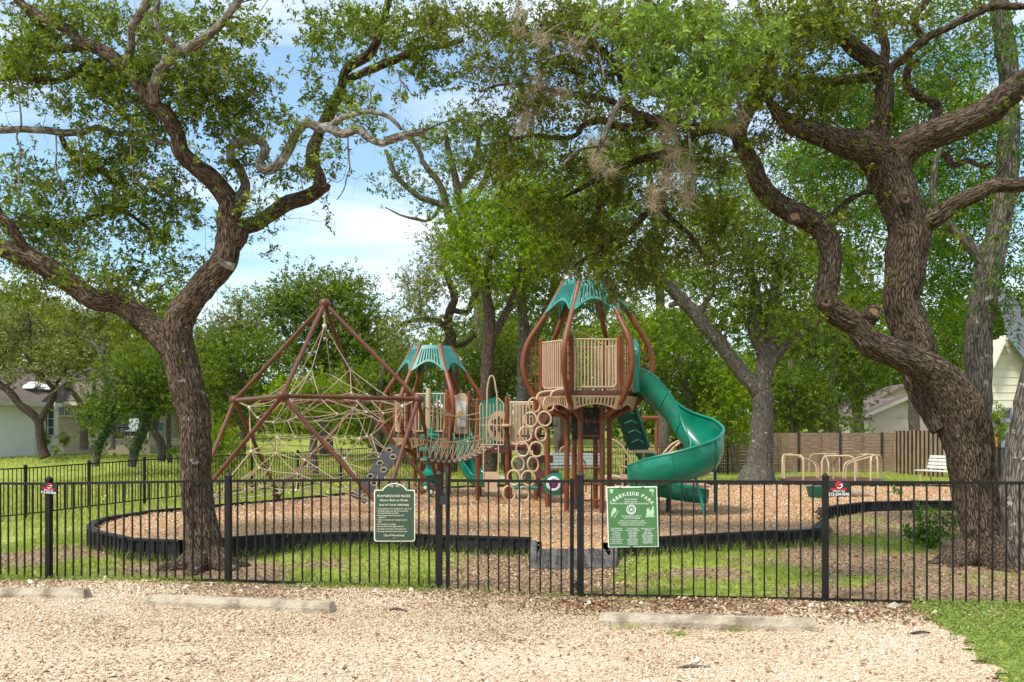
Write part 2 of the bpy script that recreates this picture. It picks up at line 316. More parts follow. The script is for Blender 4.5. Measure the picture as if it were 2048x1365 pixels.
    def lathe(s, c, prof, n=16, sq=(1, 1, 1)):
        V = []; Fs = []
        for r_, z in prof:
            for j in range(n): t = 2*math.pi*j/n; V.append((c[0]+max(r_, 1e-4)*math.cos(t)*sq[0], c[1]+max(r_, 1e-4)*math.sin(t)*sq[1], c[2]+z*sq[2]))
        for i in range(len(prof)-1):
            for j in range(n): k = (j+1) % n; Fs.append((i*n+j, i*n+k, (i+1)*n+k, (i+1)*n+j))
        Fs.append(tuple(range(n-1, -1, -1))); Fs.append(tuple(range((len(prof)-1)*n, len(prof)*n)))
        return s.add(V, Fs)
    def prism(s, poly, a, b):
        "poly: list of (u,v); a,b: functions mapping (u,v) to front and back 3D points"
        n = len(poly); V = [a(*q) for q in poly]+[b(*q) for q in poly]
        Fs = [tuple(range(n)), tuple(range(2*n-1, n-1, -1))]+[(i, i+n, (i+1) % n+n, (i+1) % n) for i in range(n)]
        return s.add(V, Fs)
    def build(s, name, m, parent=None, smooth=False):
        V = np.vstack(s.v)
        if parent is not None: V = V-np.array(wloc(parent))
        me = bpy.data.meshes.new(name); me.from_pydata([tuple(v) for v in V], [], s.f)
        if s.isbk:
            at = me.attributes.new('bk', 'FLOAT_VECTOR', 'POINT'); at.data.foreach_set('vector', np.vstack(s.bk).astype(np.float32).ravel())
        if smooth: me.shade_smooth() if smooth is True else me.shade_smooth()
        if smooth == 'auto' or smooth is True:
            try: me.set_sharp_from_angle(angle=R(42))
            except Exception: pass
        me.materials.append(m); ob = bpy.data.objects.new(name, me); col.objects.link(ob)
        if parent is not None: ob.parent = parent
        return ob
def text_into(mb, txt, size, mapf, align='CENTER', bold=0.0, width=None, extr=.0015):
    "append lettering: mapf(u, v, w) -> 3D point for lettering coordinates"
    cu = bpy.data.curves.new('t', 'FONT'); cu.body = txt; cu.size = size; cu.align_x = align; cu.extrude = extr; cu.offset = bold; cu.resolution_u = 2
    ob = bpy.data.objects.new('t', cu); col.objects.link(ob)
    bpy.context.view_layer.update()
    me = ob.to_mesh(); vs = [v.co.copy() for v in me.vertices]
    if vs:
        sx = 1
        if width:
            wd = max(v.x for v in vs)-min(v.x for v in vs); sx = width/max(wd, 1e-6)
        mb.add([mapf(v.x*sx, v.y, v.z) for v in vs], [tuple(p.vertices) for p in me.polygons])
    ob.to_mesh_clear(); bpy.data.objects.remove(ob); bpy.data.curves.remove(cu)
def copy_tree(o, parent=None):
    c = o.copy(); col.objects.link(c); c.parent = parent
    for ch in list(o.children): copy_tree(ch, c)
    return c
# ---------------------------------------------------------------- foliage
def tmpl_oak():
    o = []
    for j in range(7):
        ph = j*2.4; t = (j/6.0)*.9-.2
        o.append(((0, 0, t*1.5), (math.cos(ph)*.8, math.sin(ph)*.8, .55), (-math.sin(ph)*.2+.1, math.cos(ph)*.2, 1)))
    return o
def tmpl_pecan():
    o = []
    for j in range(5):
        for s in (-1, 1): o.append(((0, 0, j*.75), (s*.8, 0, .62), (0, 1, .1)))
    o.append(((0, 0, 3.8), (0, 0, 1), (0, 1, 0))); return o
TMPL = {'oak': tmpl_oak(), 'pecan': tmpl_pecan()}
def sprays(pos, axis, leaf, wid, tm):
    "pos Nx3, axis Nx3 -> leaf quads; template lengths are in leaf lengths"
    N = len(pos); T = TMPL[tm]; K = len(T)
    a = axis/np.maximum(np.linalg.norm(axis, axis=1), 1e-6)[:, None]
    r = rng.normal(size=(N, 3)); u = np.cross(a, r); u /= np.maximum(np.linalg.norm(u, axis=1), 1e-6)[:, None]; v = np.cross(a, u)
    Rm = np.stack([u, v, a], 2)
    tp = np.array([t[0] for t in T], float); td = np.array([t[1] for t in T], float); tn = np.array([t[2] for t in T], float)
    sz = leaf*rng.uniform(.45, 1.35, (N, K, 1))
    c = pos[:, None, :]+np.einsum('nij,kj->nki', Rm, tp)*leaf
    d = np.einsum('nij,kj->nki', Rm, td)+rng.normal(size=(N, K, 3))*.28; d[..., 2] -= .12
    d /= np.linalg.norm(d, axis=2)[..., None]
    nn = np.einsum('nij,kj->nki', Rm, tn)+rng.normal(size=(N, K, 3))*.45; nn[..., 2] += .35
    b = np.cross(nn, d); b /= np.maximum(np.linalg.norm(b, axis=2), 1e-6)[..., None]; nn = np.cross(d, b)
    w = wid*.5*sz
    V = np.stack([c, c+d*sz*.5+b*w+nn*sz*.06, c+d*sz, c+d*sz*.5-b*w+nn*sz*.06], 2).reshape(-1, 3)
    n = N*K; Q = np.arange(n*4).reshape(n, 4)
    rnd = np.repeat(np.clip(rng.random((N, 1))*.5+rng.random((N, K))*.5, 0, 1).ravel(), 4)
    return V, Q, rnd
def limb(px, Y, k=None):
    "traced limb: list of (px, py, r_px[, dY]) at depth Y -> 3D points and radii"
    out = []
    for q in px:
        y = Y+(q[3] if len(q) > 3 else 0); p = P(q[0], q[1], y); out.append((p.x, p.y, p.z, q[2]*y/F))
    return out
class Grow:
    def __init__(s): s.pos = []; s.rad = []; s.chains = []
    def limb(s, pts, step=.25):
        c = cat_rom(pts, step); s.pos += [x[:3] for x in c]; s.rad += [x[3] for x in c]
    def reach(s, A, wig=.22, rmax=.05, r0=.006, k=.016):
        pos = np.array(s.pos); rad = np.array(s.rad)
        A = np.array(A); dmin = np.array([np.min(((pos-a)**2).sum(1)) for a in A])
        for a in A[np.argsort(dmin)]:
            d = a-pos; ds = np.sqrt((d**2).sum(1))
            i = int(np.argmin(ds+rad*0)); L = ds[i]
            if L < .03: continue
            n = max(2, int(L/.22)+1); p0 = pos[i]; pts = [p0]
            pr = rng.normal(size=3); pr[2] += .4; off = np.zeros(3)
            for j in range(1, n+1):
                t = j/n; off = off*.6+rng.normal(size=3)*wig*L/n*1.4
                pts.append(p0+(a-p0)*t+off*(math.sin(math.pi*t)+.2*t)+np.array([0, 0, .12*L])*math.sin(math.pi*t))
            pts = np.array(pts); ra = min(rad[i]*.75, r0+k*L, rmax); rr = np.linspace(ra, max(.003, min(ra*.45, .012)), n+1)
            s.chains.append((pts, rr)); pos = np.vstack([pos, pts[1:]]); rad = np.concatenate([rad, rr[1:]])
        s.pos = list(pos); s.rad = list(rad)
def clump_points(cl, Y, n, dy):
    "attractors in an ellipsoid given by px centre/radii at depth Y"
    x, y, rx, ry = cl[:4]; yo = cl[4] if len(cl) > 4 else 0
    v = rng.normal(size=(n, 3)); v /= np.linalg.norm(v, axis=1)[:, None]; v *= rng.random((n, 1))**.45
    out = []
    for q in v:
        yy = Y+yo+q[1]*dy; out.append(tuple(P(x+q[0]*rx, y+q[2]*ry, yy)))
    return np.array(out)
def grow_tree(name, label, base, limbs, clumps, Y, barkm, leafm, leaf=.05, wid=.42, tm='oak', dy=1.2, lai=2.2, spread=.16, per=12, group=None,
              trunkn=14, hero=False, roots=0, lich=(), sprigs=0, wig=.22, twigs=0, droop=0, cat='tree', lname='crown', rmax=.06, extra=None, leafstep=None, maxn=900):
    """limbs: first is the trunk. clumps: (px, py, rx, ry[, dY][, lai factor])"""
    root = empty(name, base, label, cat, group); g = Grow(); tb = MB(); lb = MB(); lim3 = []
    for i, l in enumerate(limbs):
        l3 = limb(l, Y); lim3.append(l3); g.limb(l3)
        r0 = max(q[3] for q in l3)
        (tb if i not in lich else lb).tube([q[:3] for q in l3], [q[3] for q in l3], (64 if r0 > .15 else 28 if r0 > .07 else 14) if hero else trunkn, step=(.03 if r0 > .15 else .045 if r0 > .07 else .09) if hero else .35,
                bk=True, disp=(.030 if r0 > .15 else .014 if r0 > .07 else .006) if hero else r0*.15)
    for k_ in range(roots):
        r1 = lim3[0][1][3]; x0_, y0_ = lim3[0][1][0], Y; a_ = 2*math.pi*k_/roots+random.uniform(-.3, .3); L_ = r1*random.uniform(2.6, 3.6); pr_ = []
        for t_, h_, q_ in ((0, .38, .55), (.25, .17, .50), (.5, .06, .38), (.8, .0, .24), (1, -.06, .10)):
            d_ = r1*.45+L_*t_*.62; xx_ = x0_+d_*math.cos(a_+.25*t_); yy_ = y0_+d_*math.sin(a_+.25*t_); pr_.append((xx_, yy_, gz(xx_, yy_)+h_*r1*2.2-.02, q_*r1))
        tb.tube([q[:3] for q in pr_], [q[3] for q in pr_], 20, step=.04, bk=True, disp=.02)
    pos = []; ax = []
    if sprigs:
        b_ = np.array([p for p, r_ in zip(g.pos, g.rad) if p[2] > 3.0 and r_ < .22]); s_ = b_[rng.integers(0, len(b_), sprigs)]; d_ = rng.normal(size=(sprigs, 3)); d_[:, 2] += .15; d_ /= np.linalg.norm(d_, axis=1)[:, None]
        A = s_+d_*rng.uniform(.2, .8, (sprigs, 1)); g.reach(A, wig=.5, rmax=.016, r0=.004, k=.012)
        keep_ = A[rng.random(sprigs) < .6]; m_ = rng.integers(0, len(keep_), len(keep_)*6); pos.append(keep_[m_]+rng.normal(size=(len(m_), 3))*.09); ax.append(rng.normal(size=(len(m_), 3)))
    for c in clumps:
        k = F/(Y+(c[4] if len(c) > 4 else 0)); f = c[5] if len(c) > 5 else 1
        area = math.pi*c[2]*c[3]; la = .5*leaf*leaf*wid*k*k*(len(TMPL[tm]))*.75
        ns = max(3, int(lai*f*area/la)); na = min(maxn, max(2, int(ns/per)))
        A = clump_points(c, Y, na, dy*min(1.0, max(c[2], c[3])/60)); g.reach(A, wig=wig, rmax=rmax)
        m = rng.integers(0, na, ns); e = rng.normal(size=(ns, 3))*spread; e[:, 2] *= .7
        p = A[m]+e; pos.append(p); q = e*3+rng.normal(size=(ns, 3))*.5; q[:, 2] += .25-droop; ax.append(q)
    for pts, rr in g.chains:
        tb.tube(pts, rr, 5 if rr[0] > .012*(1 if Y < 20 else 2) else 3, caps=False, bk=True)
    tb.build('trunk', barkm, root, smooth=True)
    if lich: lb.build('lichened_limb', M['barkL'], root, smooth=True)
    if pos:
        V, Q, rnd = sprays(np.vstack(pos), np.vstack(ax), leaf, wid, tm)
        mesh_np(lname, V, Q, leafm, root, {'rnd': rnd})
    return root, g, lim3
def strands(name, starts, m, parent, n=5, length=.35, rad=.0022, down=.6, curl=.5, rnd=True, seg=5):
    "thin drooping twigs as crossed ribbons"
    S = np.repeat(np.asarray(starts), n, 0); N = len(S)
    d = rng.normal(size=(N, 3)); d[:, 2] -= down; d /= np.linalg.norm(d, axis=1)[:, None]
    Ls = length*rng.uniform(.4, 1.4, N)/seg; pts = [S]
    for j in range(seg):
        d = d+rng.normal(size=(N, 3))*curl*.5; d[:, 2] -= .08*down; d /= np.linalg.norm(d, axis=1)[:, None]
        pts.append(pts[-1]+d*Ls[:, None])
    Pt = np.stack(pts, 1); sd = rng.normal(size=(N, 3)); sd = np.cross(sd, Pt[:, -1]-Pt[:, 0]); sd /= np.maximum(np.linalg.norm(sd, axis=1), 1e-6)[:, None]
    wv = (rad*np.linspace(1, .4, seg+1))[None, :, None]*sd[:, None, :]
    V = np.stack([Pt-wv, Pt+wv], 2).reshape(-1, 3); idx = np.arange(N)[:, None]*(2*(seg+1))+np.arange(seg)[None, :]*2
    idx = idx.ravel(); Q = np.stack([idx, idx+1, idx+3, idx+2], 1)
    return mesh_np(name, V, Q, m, parent, {'rnd': np.repeat(rng.random(N), 2*(seg+1))})
def tufts(centres, r, n, length, rad, parent, name='ball_moss', m=None):
    C = np.repeat(np.asarray(centres), n, 0); d = rng.normal(size=(len(C), 3)); d /= np.linalg.norm(d, axis=1)[:, None]
    return strands(name, C+d*r*rng.random((len(C), 1)), m or M['moss'], parent, 1, length, rad, .1, .7, seg=3)
# ---------------------------------------------------------------- ground
def fence_y(x): return 10.22-.233*x
def gpx(x, y): return CX+F*x/np.maximum(y, .5)
def gpy(x, y): return HY+F*EYE/np.maximum(y, .5)
BORDER = []        # outline of the play area, counter-clockwise from the gate opening
front_l = [(1063,1075),(897,1070),(730,1062),(574,1067),(462,1074),(363,1080),(257,1076),(215,1066),(188,1060),(179,1050),(190,1041),(212,1034)]
back = [(297,1021),(363,1016),(428,1010),(560,998),(640,991),(715,984),(800,977),(905,973),(1000,969),(1100,967),(1200,967),(1320,966),(1430,966),(1540,967),(1650,967),(1780,968),(1900,970)]
right_in = [(1985,985),(1960,997),(1906,1002),(1820,1001),(1735,1003),(1685,1009),(1640,1016)]
right_f = [(1652,1036),(1631,1057),(1556,1061),(1480,1064),(1400,1068),(1317,1073),(1225,1079)]
BZ = .26
B1 = [PZ(x, y, BZ) for x, y in front_l]; B2 = [PZ(x, y, BZ) for x, y in back]; B3 = [PZ(x, y, BZ) for x, y in right_in]; B4 = [PZ(x, y, BZ) for x, y in right_f]
OUT = [(p.x, p.y) for p in B1+B2+B3+B4]
def inpoly(x, y, poly):
    x = np.asarray(x, float); y = np.asarray(y, float); r = np.zeros(x.shape, bool); n = len(poly)
    for i in range(n):
        x1, y1 = poly[i]; x2, y2 = poly[(i+1) % n]
        c = ((y1 > y) != (y2 > y)) & (x < (x2-x1)*(y-y1)/((y2-y1)+1e-12)+x1); r ^= c
    return r
def clover(x, y):
    px = gpx(x, y); py = gpy(x, y)
    return (px > 1835+(py-1215)*1.12+170*(n2(x, y, 2.2, 5)-.5)+60*(n2(x, y, 9, 6)-.5)) & (y < fence_y(x)+.3) & (x > 2)
def strip(x, y): return np.abs(y-fence_y(x)-.1) < .16+.25*(n2(x, y, 1.5, 9)-.45)
def green(x, y):
    "how grassy the ground is, 0..1"
    x = np.asarray(x, float); y = np.asarray(y, float); n = n2(x, y, .9, 3); m = n2(x, y, 3.1, 8); px = gpx(x, y)
    g = 1.9*(n-.36)+1.3*(m-.5)+.20
    ins = (y > fence_y(x)) & (y < 24)
    near = ins & (y < 15)
    g = np.where(ins & (px > 860) & (px < 1230), g-.75*np.clip(1-np.abs(px-1050)/210, 0, 1)-.15, g)
    g = np.where(near & (px > 1225), g+.12, g); g = np.where(near & (px > 1600), g-.16-.25*np.clip((px-1700)/200, 0, 1), g)
    g = np.where(ins & (px > 1600) & (y > 15), g-.5, g)
    g = np.where(near & (px < 860), g-.02, g)
    g = np.where((y > 15) & (px < 900), g+.35, g)
    g = np.where(y > 24, g+.45, g)
    d = np.hypot(x+3.95, y-12.2); g = g-.7*np.exp(-(d/.5)**2)
    d = np.hypot(x-6.2, y-12.0); g = g-.7*np.exp(-(d/1.2)**2)
    g = np.where(clover(x, y), 1.0, g)
    g = np.where(y < fence_y(x)-.25, np.where(clover(x, y), 1, 0), g)
    return np.clip(g, 0, 1)
def sheet(name, xs, ys, zoff, m, keep=None, zf=None):
    X, Y = np.meshgrid(xs, ys); x = X.ravel(); y = Y.ravel(); z = ground(x, y)+zoff if zf is None else zf(x, y)
    nx = len(xs); ny = len(ys); i = (np.arange(ny-1)[:, None]*nx+np.arange(nx-1)[None, :]).ravel()
    Q = np.stack([i, i+1, i+nx+1, i+nx], 1)
    if keep is not None: Q = Q[keep(x[Q].mean(1), y[Q].mean(1))]
    u, inv = np.unique(Q, return_inverse=True); Q = inv.reshape(Q.shape)
    return mesh_np(name, np.stack([x, y, z], 1)[u], Q, m, None, {'green': green(x[u], y[u])}, smooth=True)
def ground_mat():
    m = bpy.data.materials.new('ground'); m.use_nodes = True; t = m.node_tree; b = t.nodes['Principled BSDF']; b.inputs['Roughness'].default_value = .95; b.inputs['Specular IOR Level'].default_value = .1
    tcn = t.nodes.new('ShaderNodeTexCoord'); lk = t.links.new
    def N(s, d=4):
        n = t.nodes.new('ShaderNodeTexNoise'); n.inputs['Scale'].default_value = s; n.inputs['Detail'].default_value = d; lk(tcn.outputs['Object'], n.inputs['Vector']); return n
    def RP(src, e):
        r = t.nodes.new('ShaderNodeValToRGB'); r.color_ramp.elements[0].position = e[0][0]; r.color_ramp.elements[0].color = (*e[0][1], 1)
        r.color_ramp.elements[1].position = e[-1][0]; r.color_ramp.elements[1].color = (*e[-1][1], 1)
        for p, c in e[1:-1]: q = r.color_ramp.elements.new(p); q.color = (*c, 1)
        lk(src, r.inputs[0]); return r
    n1 = N(26, 6); soil = RP(n1.outputs[0], [(.3, (.10, .065, .04)), (.5, (.26, .17, .10)), (.68, (.46, .34, .22))])
    n2_ = N(9, 6); gr = RP(n2_.outputs[0], [(.32, (.15, .17, .03)), (.5, (.24, .29, .05)), (.66, (.40, .42, .12))])
    a = t.nodes.new('ShaderNodeAttribute'); a.attribute_name = 'green'
    n3 = N(5, 6); ma = t.nodes.new('ShaderNodeMath'); ma.operation = 'MULTIPLY_ADD'; ma.inputs[1].default_value = .9; ma.inputs[2].default_value = -.45; lk(n3.outputs[0], ma.inputs[0])
    ad = t.nodes.new('ShaderNodeMath'); ad.operation = 'ADD'; lk(a.outputs['Fac'], ad.inputs[0]); lk(ma.outputs[0], ad.inputs[1])
    mr = t.nodes.new('ShaderNodeMapRange'); mr.inputs[1].default_value = .3; mr.inputs[2].default_value = .55; lk(ad.outputs[0], mr.inputs[0])
    mx_ = t.nodes.new('ShaderNodeMixRGB'); lk(mr.outputs[0], mx_.inputs[0]); lk(soil.outputs[0], mx_.inputs[1]); lk(gr.outputs[0], mx_.inputs[2]); lk(mx_.outputs[0], b.inputs['Base Color'])
    bm = t.nodes.new('ShaderNodeBump'); bm.inputs['Strength'].default_value = .6; bm.inputs['Distance'].default_value = .03; nb = N(30, 5); lk(nb.outputs[0], bm.inputs['Height']); lk(bm.outputs[0], b.inputs['Normal'])
    return m
def gravel_mat():
    m = mat('gravel_bed', (.42, .29, .18), (.72, .56, .40), .95, 40, .9, 45, spec=.1, detail=8, ramp=(.36, .60)); return m
GM = ground_mat()
def axis_pts(lo, hi, fine_lo, fine_hi, f, grow=1.18):
    v = list(np.arange(fine_lo, fine_hi+f, f)); s = f; x = v[-1]
    while x < hi: s *= grow; x += s; v.append(x)
    s = f; x = v[0]
    while x > lo: s *= grow; x -= s; v.insert(0, x)
    return np.array(v)
tag(sheet('ground', axis_pts(-400, 400, -9, 9, .16), axis_pts(-60, 600, 8.5, 16, .16), 0, GM), kind='structure')
tag(sheet('gravel_lot', np.arange(-14, 14, .12), np.arange(-6, 13.4, .12), 0, gravel_mat(), keep=lambda x, y: (y < fence_y(x)-.12+.3*(n2(x, y, 1.3, 2)-.5)) & ~clover(x, y), zf=lambda x, y: ground(x, y)+.012), kind='structure')
def MZ(x, y):
    z = .20+.05*(n2(x, y, .5, 4)-.5)+.03*(n2(x, y, 2.5, 6)-.5); g = ground(x, y)+.012; t = np.clip((np.asarray(y)-11.9)/1.25, 0, 1); inside = inpoly(x, y, OUT)
    return np.where(inside, z, g+(z-g)*t*t*(3-2*t))
OUTM = OUT+[(PZ(1225,1079,BZ).x+.03, 12.9), (G(1226,1138).x, 11.85), (G(1068,1138).x, 11.85), (PZ(1063,1075,BZ).x+.06, 13.1)]
mm_ = mat('wood_chip_bed', (.26, .13, .055), (.58, .37, .20), .95, 30, .9, 40, spec=.1, detail=7, ramp=(.34, .62))
tag(sheet('mulch_bed', np.arange(-8, 16, .1), np.arange(11.7, 31.5, .1), 0, mm_, keep=lambda x, y: inpoly(x-.1, y-.1, OUTM) & inpoly(x+.1, y-.1, OUTM) & inpoly(x-.1, y+.1, OUTM) & inpoly(x+.1, y+.1, OUTM), zf=MZ), kind='structure')
# dirt path and chips by the opening: mulch spills out between the borders
# ---- stones
def convex_template(n):
    "irregular stone: jittered octahedron subdivided once"
    o = np.array([(1,0,0),(-1,0,0),(0,1,0),(0,-1,0),(0,0,1),(0,0,-1)], float)
    f = [(0,2,4),(2,1,4),(1,3,4),(3,0,4),(2,0,5),(1,2,5),(3,1,5),(0,3,5)]
    o = o*rng.uniform(.7, 1.2, (6, 1))+rng.normal(size=(6, 3))*.16; return o, np.array(f)
def scatter(name, pts, sizes, m, flat=.6, kind='stuff', rnd=None, sink=.25, tilt=.5):
    N = len(pts); Vs = []; Qs = []; rn = []; off = 0; ts = [convex_template(0) for _ in range(8)]; pick = rng.integers(0, 8, N)
    for k in range(8):
        ii = np.where(pick == k)[0]
        if not len(ii): continue
        o, f = ts[k]; a = rng.random(len(ii))*6.28; c = np.cos(a); s = np.sin(a)
        e = o[None]*sizes[ii][:, None, None]*np.array([1, .8, 1])[None, None, :]; e[..., 2] *= flat*rng.uniform(.7, 1.3, (len(ii), 1))
        e[..., 2] += e[..., 0]*rng.normal(size=(len(ii), 1))*tilt*.5
        x = e[..., 0]*c[:, None]-e[..., 1]*s[:, None]; y = e[..., 0]*s[:, None]+e[..., 1]*c[:, None]
        V = np.stack([x, y, e[..., 2]], 2)+pts[ii][:, None, :]; V[..., 2] += sizes[ii][:, None]*flat*(1-sink*2)
        Vs.append(V.reshape(-1, 3)); Qs.append((f[None]+(np.arange(len(ii))*6)[:, None, None]).reshape(-1, 3)+off); off += len(ii)*6
        r = rng.random(len(ii)) if rnd is None else rnd[ii]; rn.append(np.repeat(r, 6))
    ob = mesh_np(name, np.vstack(Vs), np.vstack(Qs), m, None, {'rnd': np.concatenate(rn)}); return tag(ob, kind=kind)
def rand_area(n, x0, x1, y0, y1, ok):
    x = rng.uniform(x0, x1, n); y = rng.uniform(y0, y1, n); k = ok(x, y); return x[k], y[k]
def visible(x, y): px = gpx(x, y); return (px > -60) & (px < 2110)
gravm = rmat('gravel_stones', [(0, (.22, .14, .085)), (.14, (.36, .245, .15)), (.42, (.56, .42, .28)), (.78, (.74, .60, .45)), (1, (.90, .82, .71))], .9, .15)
x, y = rand_area(400000, -7, 7, 5.6, 12.2, lambda x, y: visible(x, y) & (y < fence_y(x)+.05) & ~clover(x, y))
k = rng.random(len(x)) < (.42+.58*np.clip(n2(x, y, .8, 12)*3.2-1.1, 0, 1))*(1-.85*np.exp(-((gpx(x, y)-1020)/260)**2-((gpy(x, y)-1322)/26)**2))*(1-.6*np.exp(-((gpx(x, y)-300)/300)**2-((gpy(x, y)-1300)/14)**2)); x = x[k]; y = y[k]
dfe = fence_y(x)-y
sz = .0038+.0135*rng.random(len(x))**2.6+np.where(dfe < 1.0, .010*rng.random(len(x))**2, 0)
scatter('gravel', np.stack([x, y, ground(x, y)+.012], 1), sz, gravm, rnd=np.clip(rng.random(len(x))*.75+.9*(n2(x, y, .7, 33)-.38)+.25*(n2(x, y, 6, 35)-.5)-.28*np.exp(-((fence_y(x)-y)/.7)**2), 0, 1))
# bigger pale rocks along the fence foot
x, y = rand_area(2600, -7, 7, 8, 13, lambda x, y: visible(x, y) & (np.abs(fence_y(x)-y-.35) < .35) & (x > -7))
x2, y2 = rand_area(160, -7, 7, 5.6, 10, lambda x, y: visible(x, y) & (y < fence_y(x)) & ~clover(x, y)); x = np.concatenate([x, x2]); y = np.concatenate([y, y2])
scatter('loose_rocks', np.stack([x, y, ground(x, y)+.015], 1), .014+.038*rng.random(len(x))**4, gravm)
# brown leaf litter: near the fence on the right and under the trees
litm = rmat('dead_leaves', [(0, (.07, .035, .018)), (.4, (.19, .10, .045)), (.8, (.35, .21, .11)), (1, (.55, .40, .25))], .8, .2, .1)
def flakes(name, x, y, z, size, m, asp=.5, flat=.35, kind='stuff', lift=.006):
    N = len(x); a = rng.random(N)*6.28; d = np.stack([np.cos(a), np.sin(a), rng.normal(size=N)*flat], 1); d /= np.linalg.norm(d, axis=1)[:, None]
    nn = np.stack([rng.normal(size=N)*flat, rng.normal(size=N)*flat, np.ones(N)], 1); b = np.cross(nn, d); b /= np.linalg.norm(b, axis=1)[:, None]
    c = np.stack([x, y, z+lift+np.abs(d[:, 2])*size*.5], 1); s = size[:, None]
    V = np.stack([c-d*s*.5, c+b*s*asp*.5, c+d*s*.5, c-b*s*asp*.5], 1).reshape(-1, 3)
    return tag(mesh_np(name, V, np.arange(4*N).reshape(-1, 4), m, None, {'rnd': np.repeat(rng.random(N), 4)}), kind=kind)
x, y = rand_area(110000, -8, 9, 5.6, 20, lambda x, y: visible(x, y) & (y < 19.5) & ~inpoly(x, y, OUT))
px = gpx(x, y); f = fence_y(x)-y
pr = np.where(f > 0, 3.2*np.exp(-((f-.45)/.60)**2)*np.clip((px-700)/500, .10, 1)*(.4+1.2*n2(x, y, 2.0, 81))+.06, .85*(1-green(x, y)))
k = rng.random(len(x)) < pr; x = x[k]; y = y[k]
x3, y3 = rand_area(42000, -1.5, 5.2, 7.6, 10.8, lambda x, y: visible(x, y) & (y < fence_y(x)+.1) & ~clover(x, y)); f3 = fence_y(x3)-y3
k = rng.random(len(x3)) < np.exp(-((f3-.3)/.55)**2)*np.clip((gpx(x3, y3)-850)/350, 0, 1)*np.clip(n2(x3, y3, 1.6, 91)*3-.9, .05, 1); x = np.concatenate([x, x3[k]]); y = np.concatenate([y, y3[k]])
flakes('leaf_litter', x, y, ground(x, y)+np.where(fence_y(x)-y > 0, .02, .004), rng.uniform(.02, .06, len(x)), litm, .5, .3)
chipm = rmat('wood_chips', [(0, (.22, .11, .05)), (.25, (.38, .22, .12)), (.6, (.55, .36, .21)), (.85, (.70, .51, .34)), (1, (.86, .74, .58))], .85, .2)
x, y = rand_area(200000, -8, 15, 12, 30.5, lambda x, y: visible(x, y) & inpoly(x, y, OUTM))
k = rng.random(len(x)) < np.clip(1.25-(y-13)/17, .25, 1); x = x[k]; y = y[k]
flakes('wood_chips', x, y, MZ(x, y), rng.uniform(.016, .050, len(x))*(.8+y/50), chipm, .38, .5)
# chips spilt on the dirt at the entrance
x, y = rand_area(9000, -1.4, 1.8, 10.2, 13.4, lambda x, y: (gpx(x, y) > 880) & (gpx(x, y) < 1260) & ~inpoly(x, y, OUT))
flakes('spilt_wood_chips', x, y, ground(x, y)+.004, rng.uniform(.012, .045, len(x)), chipm, .4, .4)
# ---- grass
def blades(name, x, y, z, h, wd, m, lean=.35, kind='stuff'):
    N = len(x); a = rng.random(N)*6.28; b = np.stack([np.cos(a), np.sin(a), np.zeros(N)], 1)*wd[:, None]
    t = rng.normal(size=(N, 2))*lean; p = np.stack([x, y, z-.005], 1); hv = np.stack([t[:, 0]*h, t[:, 1]*h, h], 1)
    V = np.stack([p-b, p+b, p+hv*.55*[1, 1, 1.1]+b*.7, p+hv, p+hv*.55*[1, 1, 1.1]-b*.7], 1).reshape(-1, 3)
    me = mesh_np(name, V, np.arange(5*N).reshape(-1, 5), m, None, {'rnd': np.repeat(rng.random(N), 5)}); return tag(me, kind=kind)
grm = rmat('grass_blades', [(0, (.14, .16, .035)), (.3, (.19, .27, .04)), (.7, (.30, .40, .055)), (.9, (.44, .50, .11)), (1, (.58, .52, .24))], .55, .3, .35, posvar=.7, pscale=2)
grf = rmat('far_grass_blades', [(0, (.17, .19, .045)), (.4, (.30, .35, .07)), (.8, (.44, .47, .12)), (1, (.58, .54, .24))], .6, .3, .35, posvar=.8, pscale=.6)
x, y = rand_area(230000, -8, 9, 8.8, 16.5, lambda x, y: visible(x, y) & ~inpoly(x, y, OUT) & (y > fence_y(x)-.05))
k = rng.random(len(x)) < np.clip(green(x, y)*1.2-.15, 0, 1); x = x[k]; y = y[k]
hh = (.018+.05*rng.random(len(x))**1.6)*(1+1.2*(n2(x, y, 1.6, 21) > .62))
blades('grass', x, y, ground(x, y), hh, np.full(len(x), .0028), grm, .5)
x, y = rand_area(170000, -16, 20, 16, 44, lambda x, y: visible(x, y) & ~inpoly(x, y, OUT))
k = rng.random(len(x)) < green(x, y)*np.clip(1.4-(y-16)/40, .3, 1); x = x[k]; y = y[k]
blades('lawn_grass', x, y, ground(x, y), .04+.07*rng.random(len(x))+np.where((x < 0) & (y > 22), .08, 0), .004+y*.00016, grf, .5)
x, y = rand_area(60000, -28, 3, 30, 56, lambda x, y: visible(x, y))
blades('far_lawn_grass', x, y, ground(x, y), .05+.08*rng.random(len(x)), .008+y*.0001, grf, .6)
# longer blades against the border and fence foot
def edge_pts(poly, n, w):
    out = []
    for _ in range(n):
        i = random.randrange(len(poly)-1); t = random.random(); a = poly[i]; b = poly[i+1]
        dx, dy = b[0]-a[0], b[1]-a[1]; l = math.hypot(dx, dy)+1e-6; e = -abs(random.gauss(.03, w))
        out.append((a[0]+dx*t+e*0, a[1]+dy*t+e))
    return np.array(out)
e1 = edge_pts([(p.x, p.y) for p in B1[:8]], 700, .05); e2 = edge_pts([(p.x, p.y) for p in B4[1:]], 500, .05)
xy = np.vstack([e1, e2]); xy[:, 1] -= .08
blades('tall_grass', xy[:, 0], xy[:, 1], ground(xy[:, 0], xy[:, 1]), rng.uniform(.06, .19, len(xy)), np.full(len(xy), .003), grm, .5)
xx = rng.uniform(-6.6, 1.0, 16000); yy = fence_y(xx)+rng.normal(size=len(xx))*.10-.02
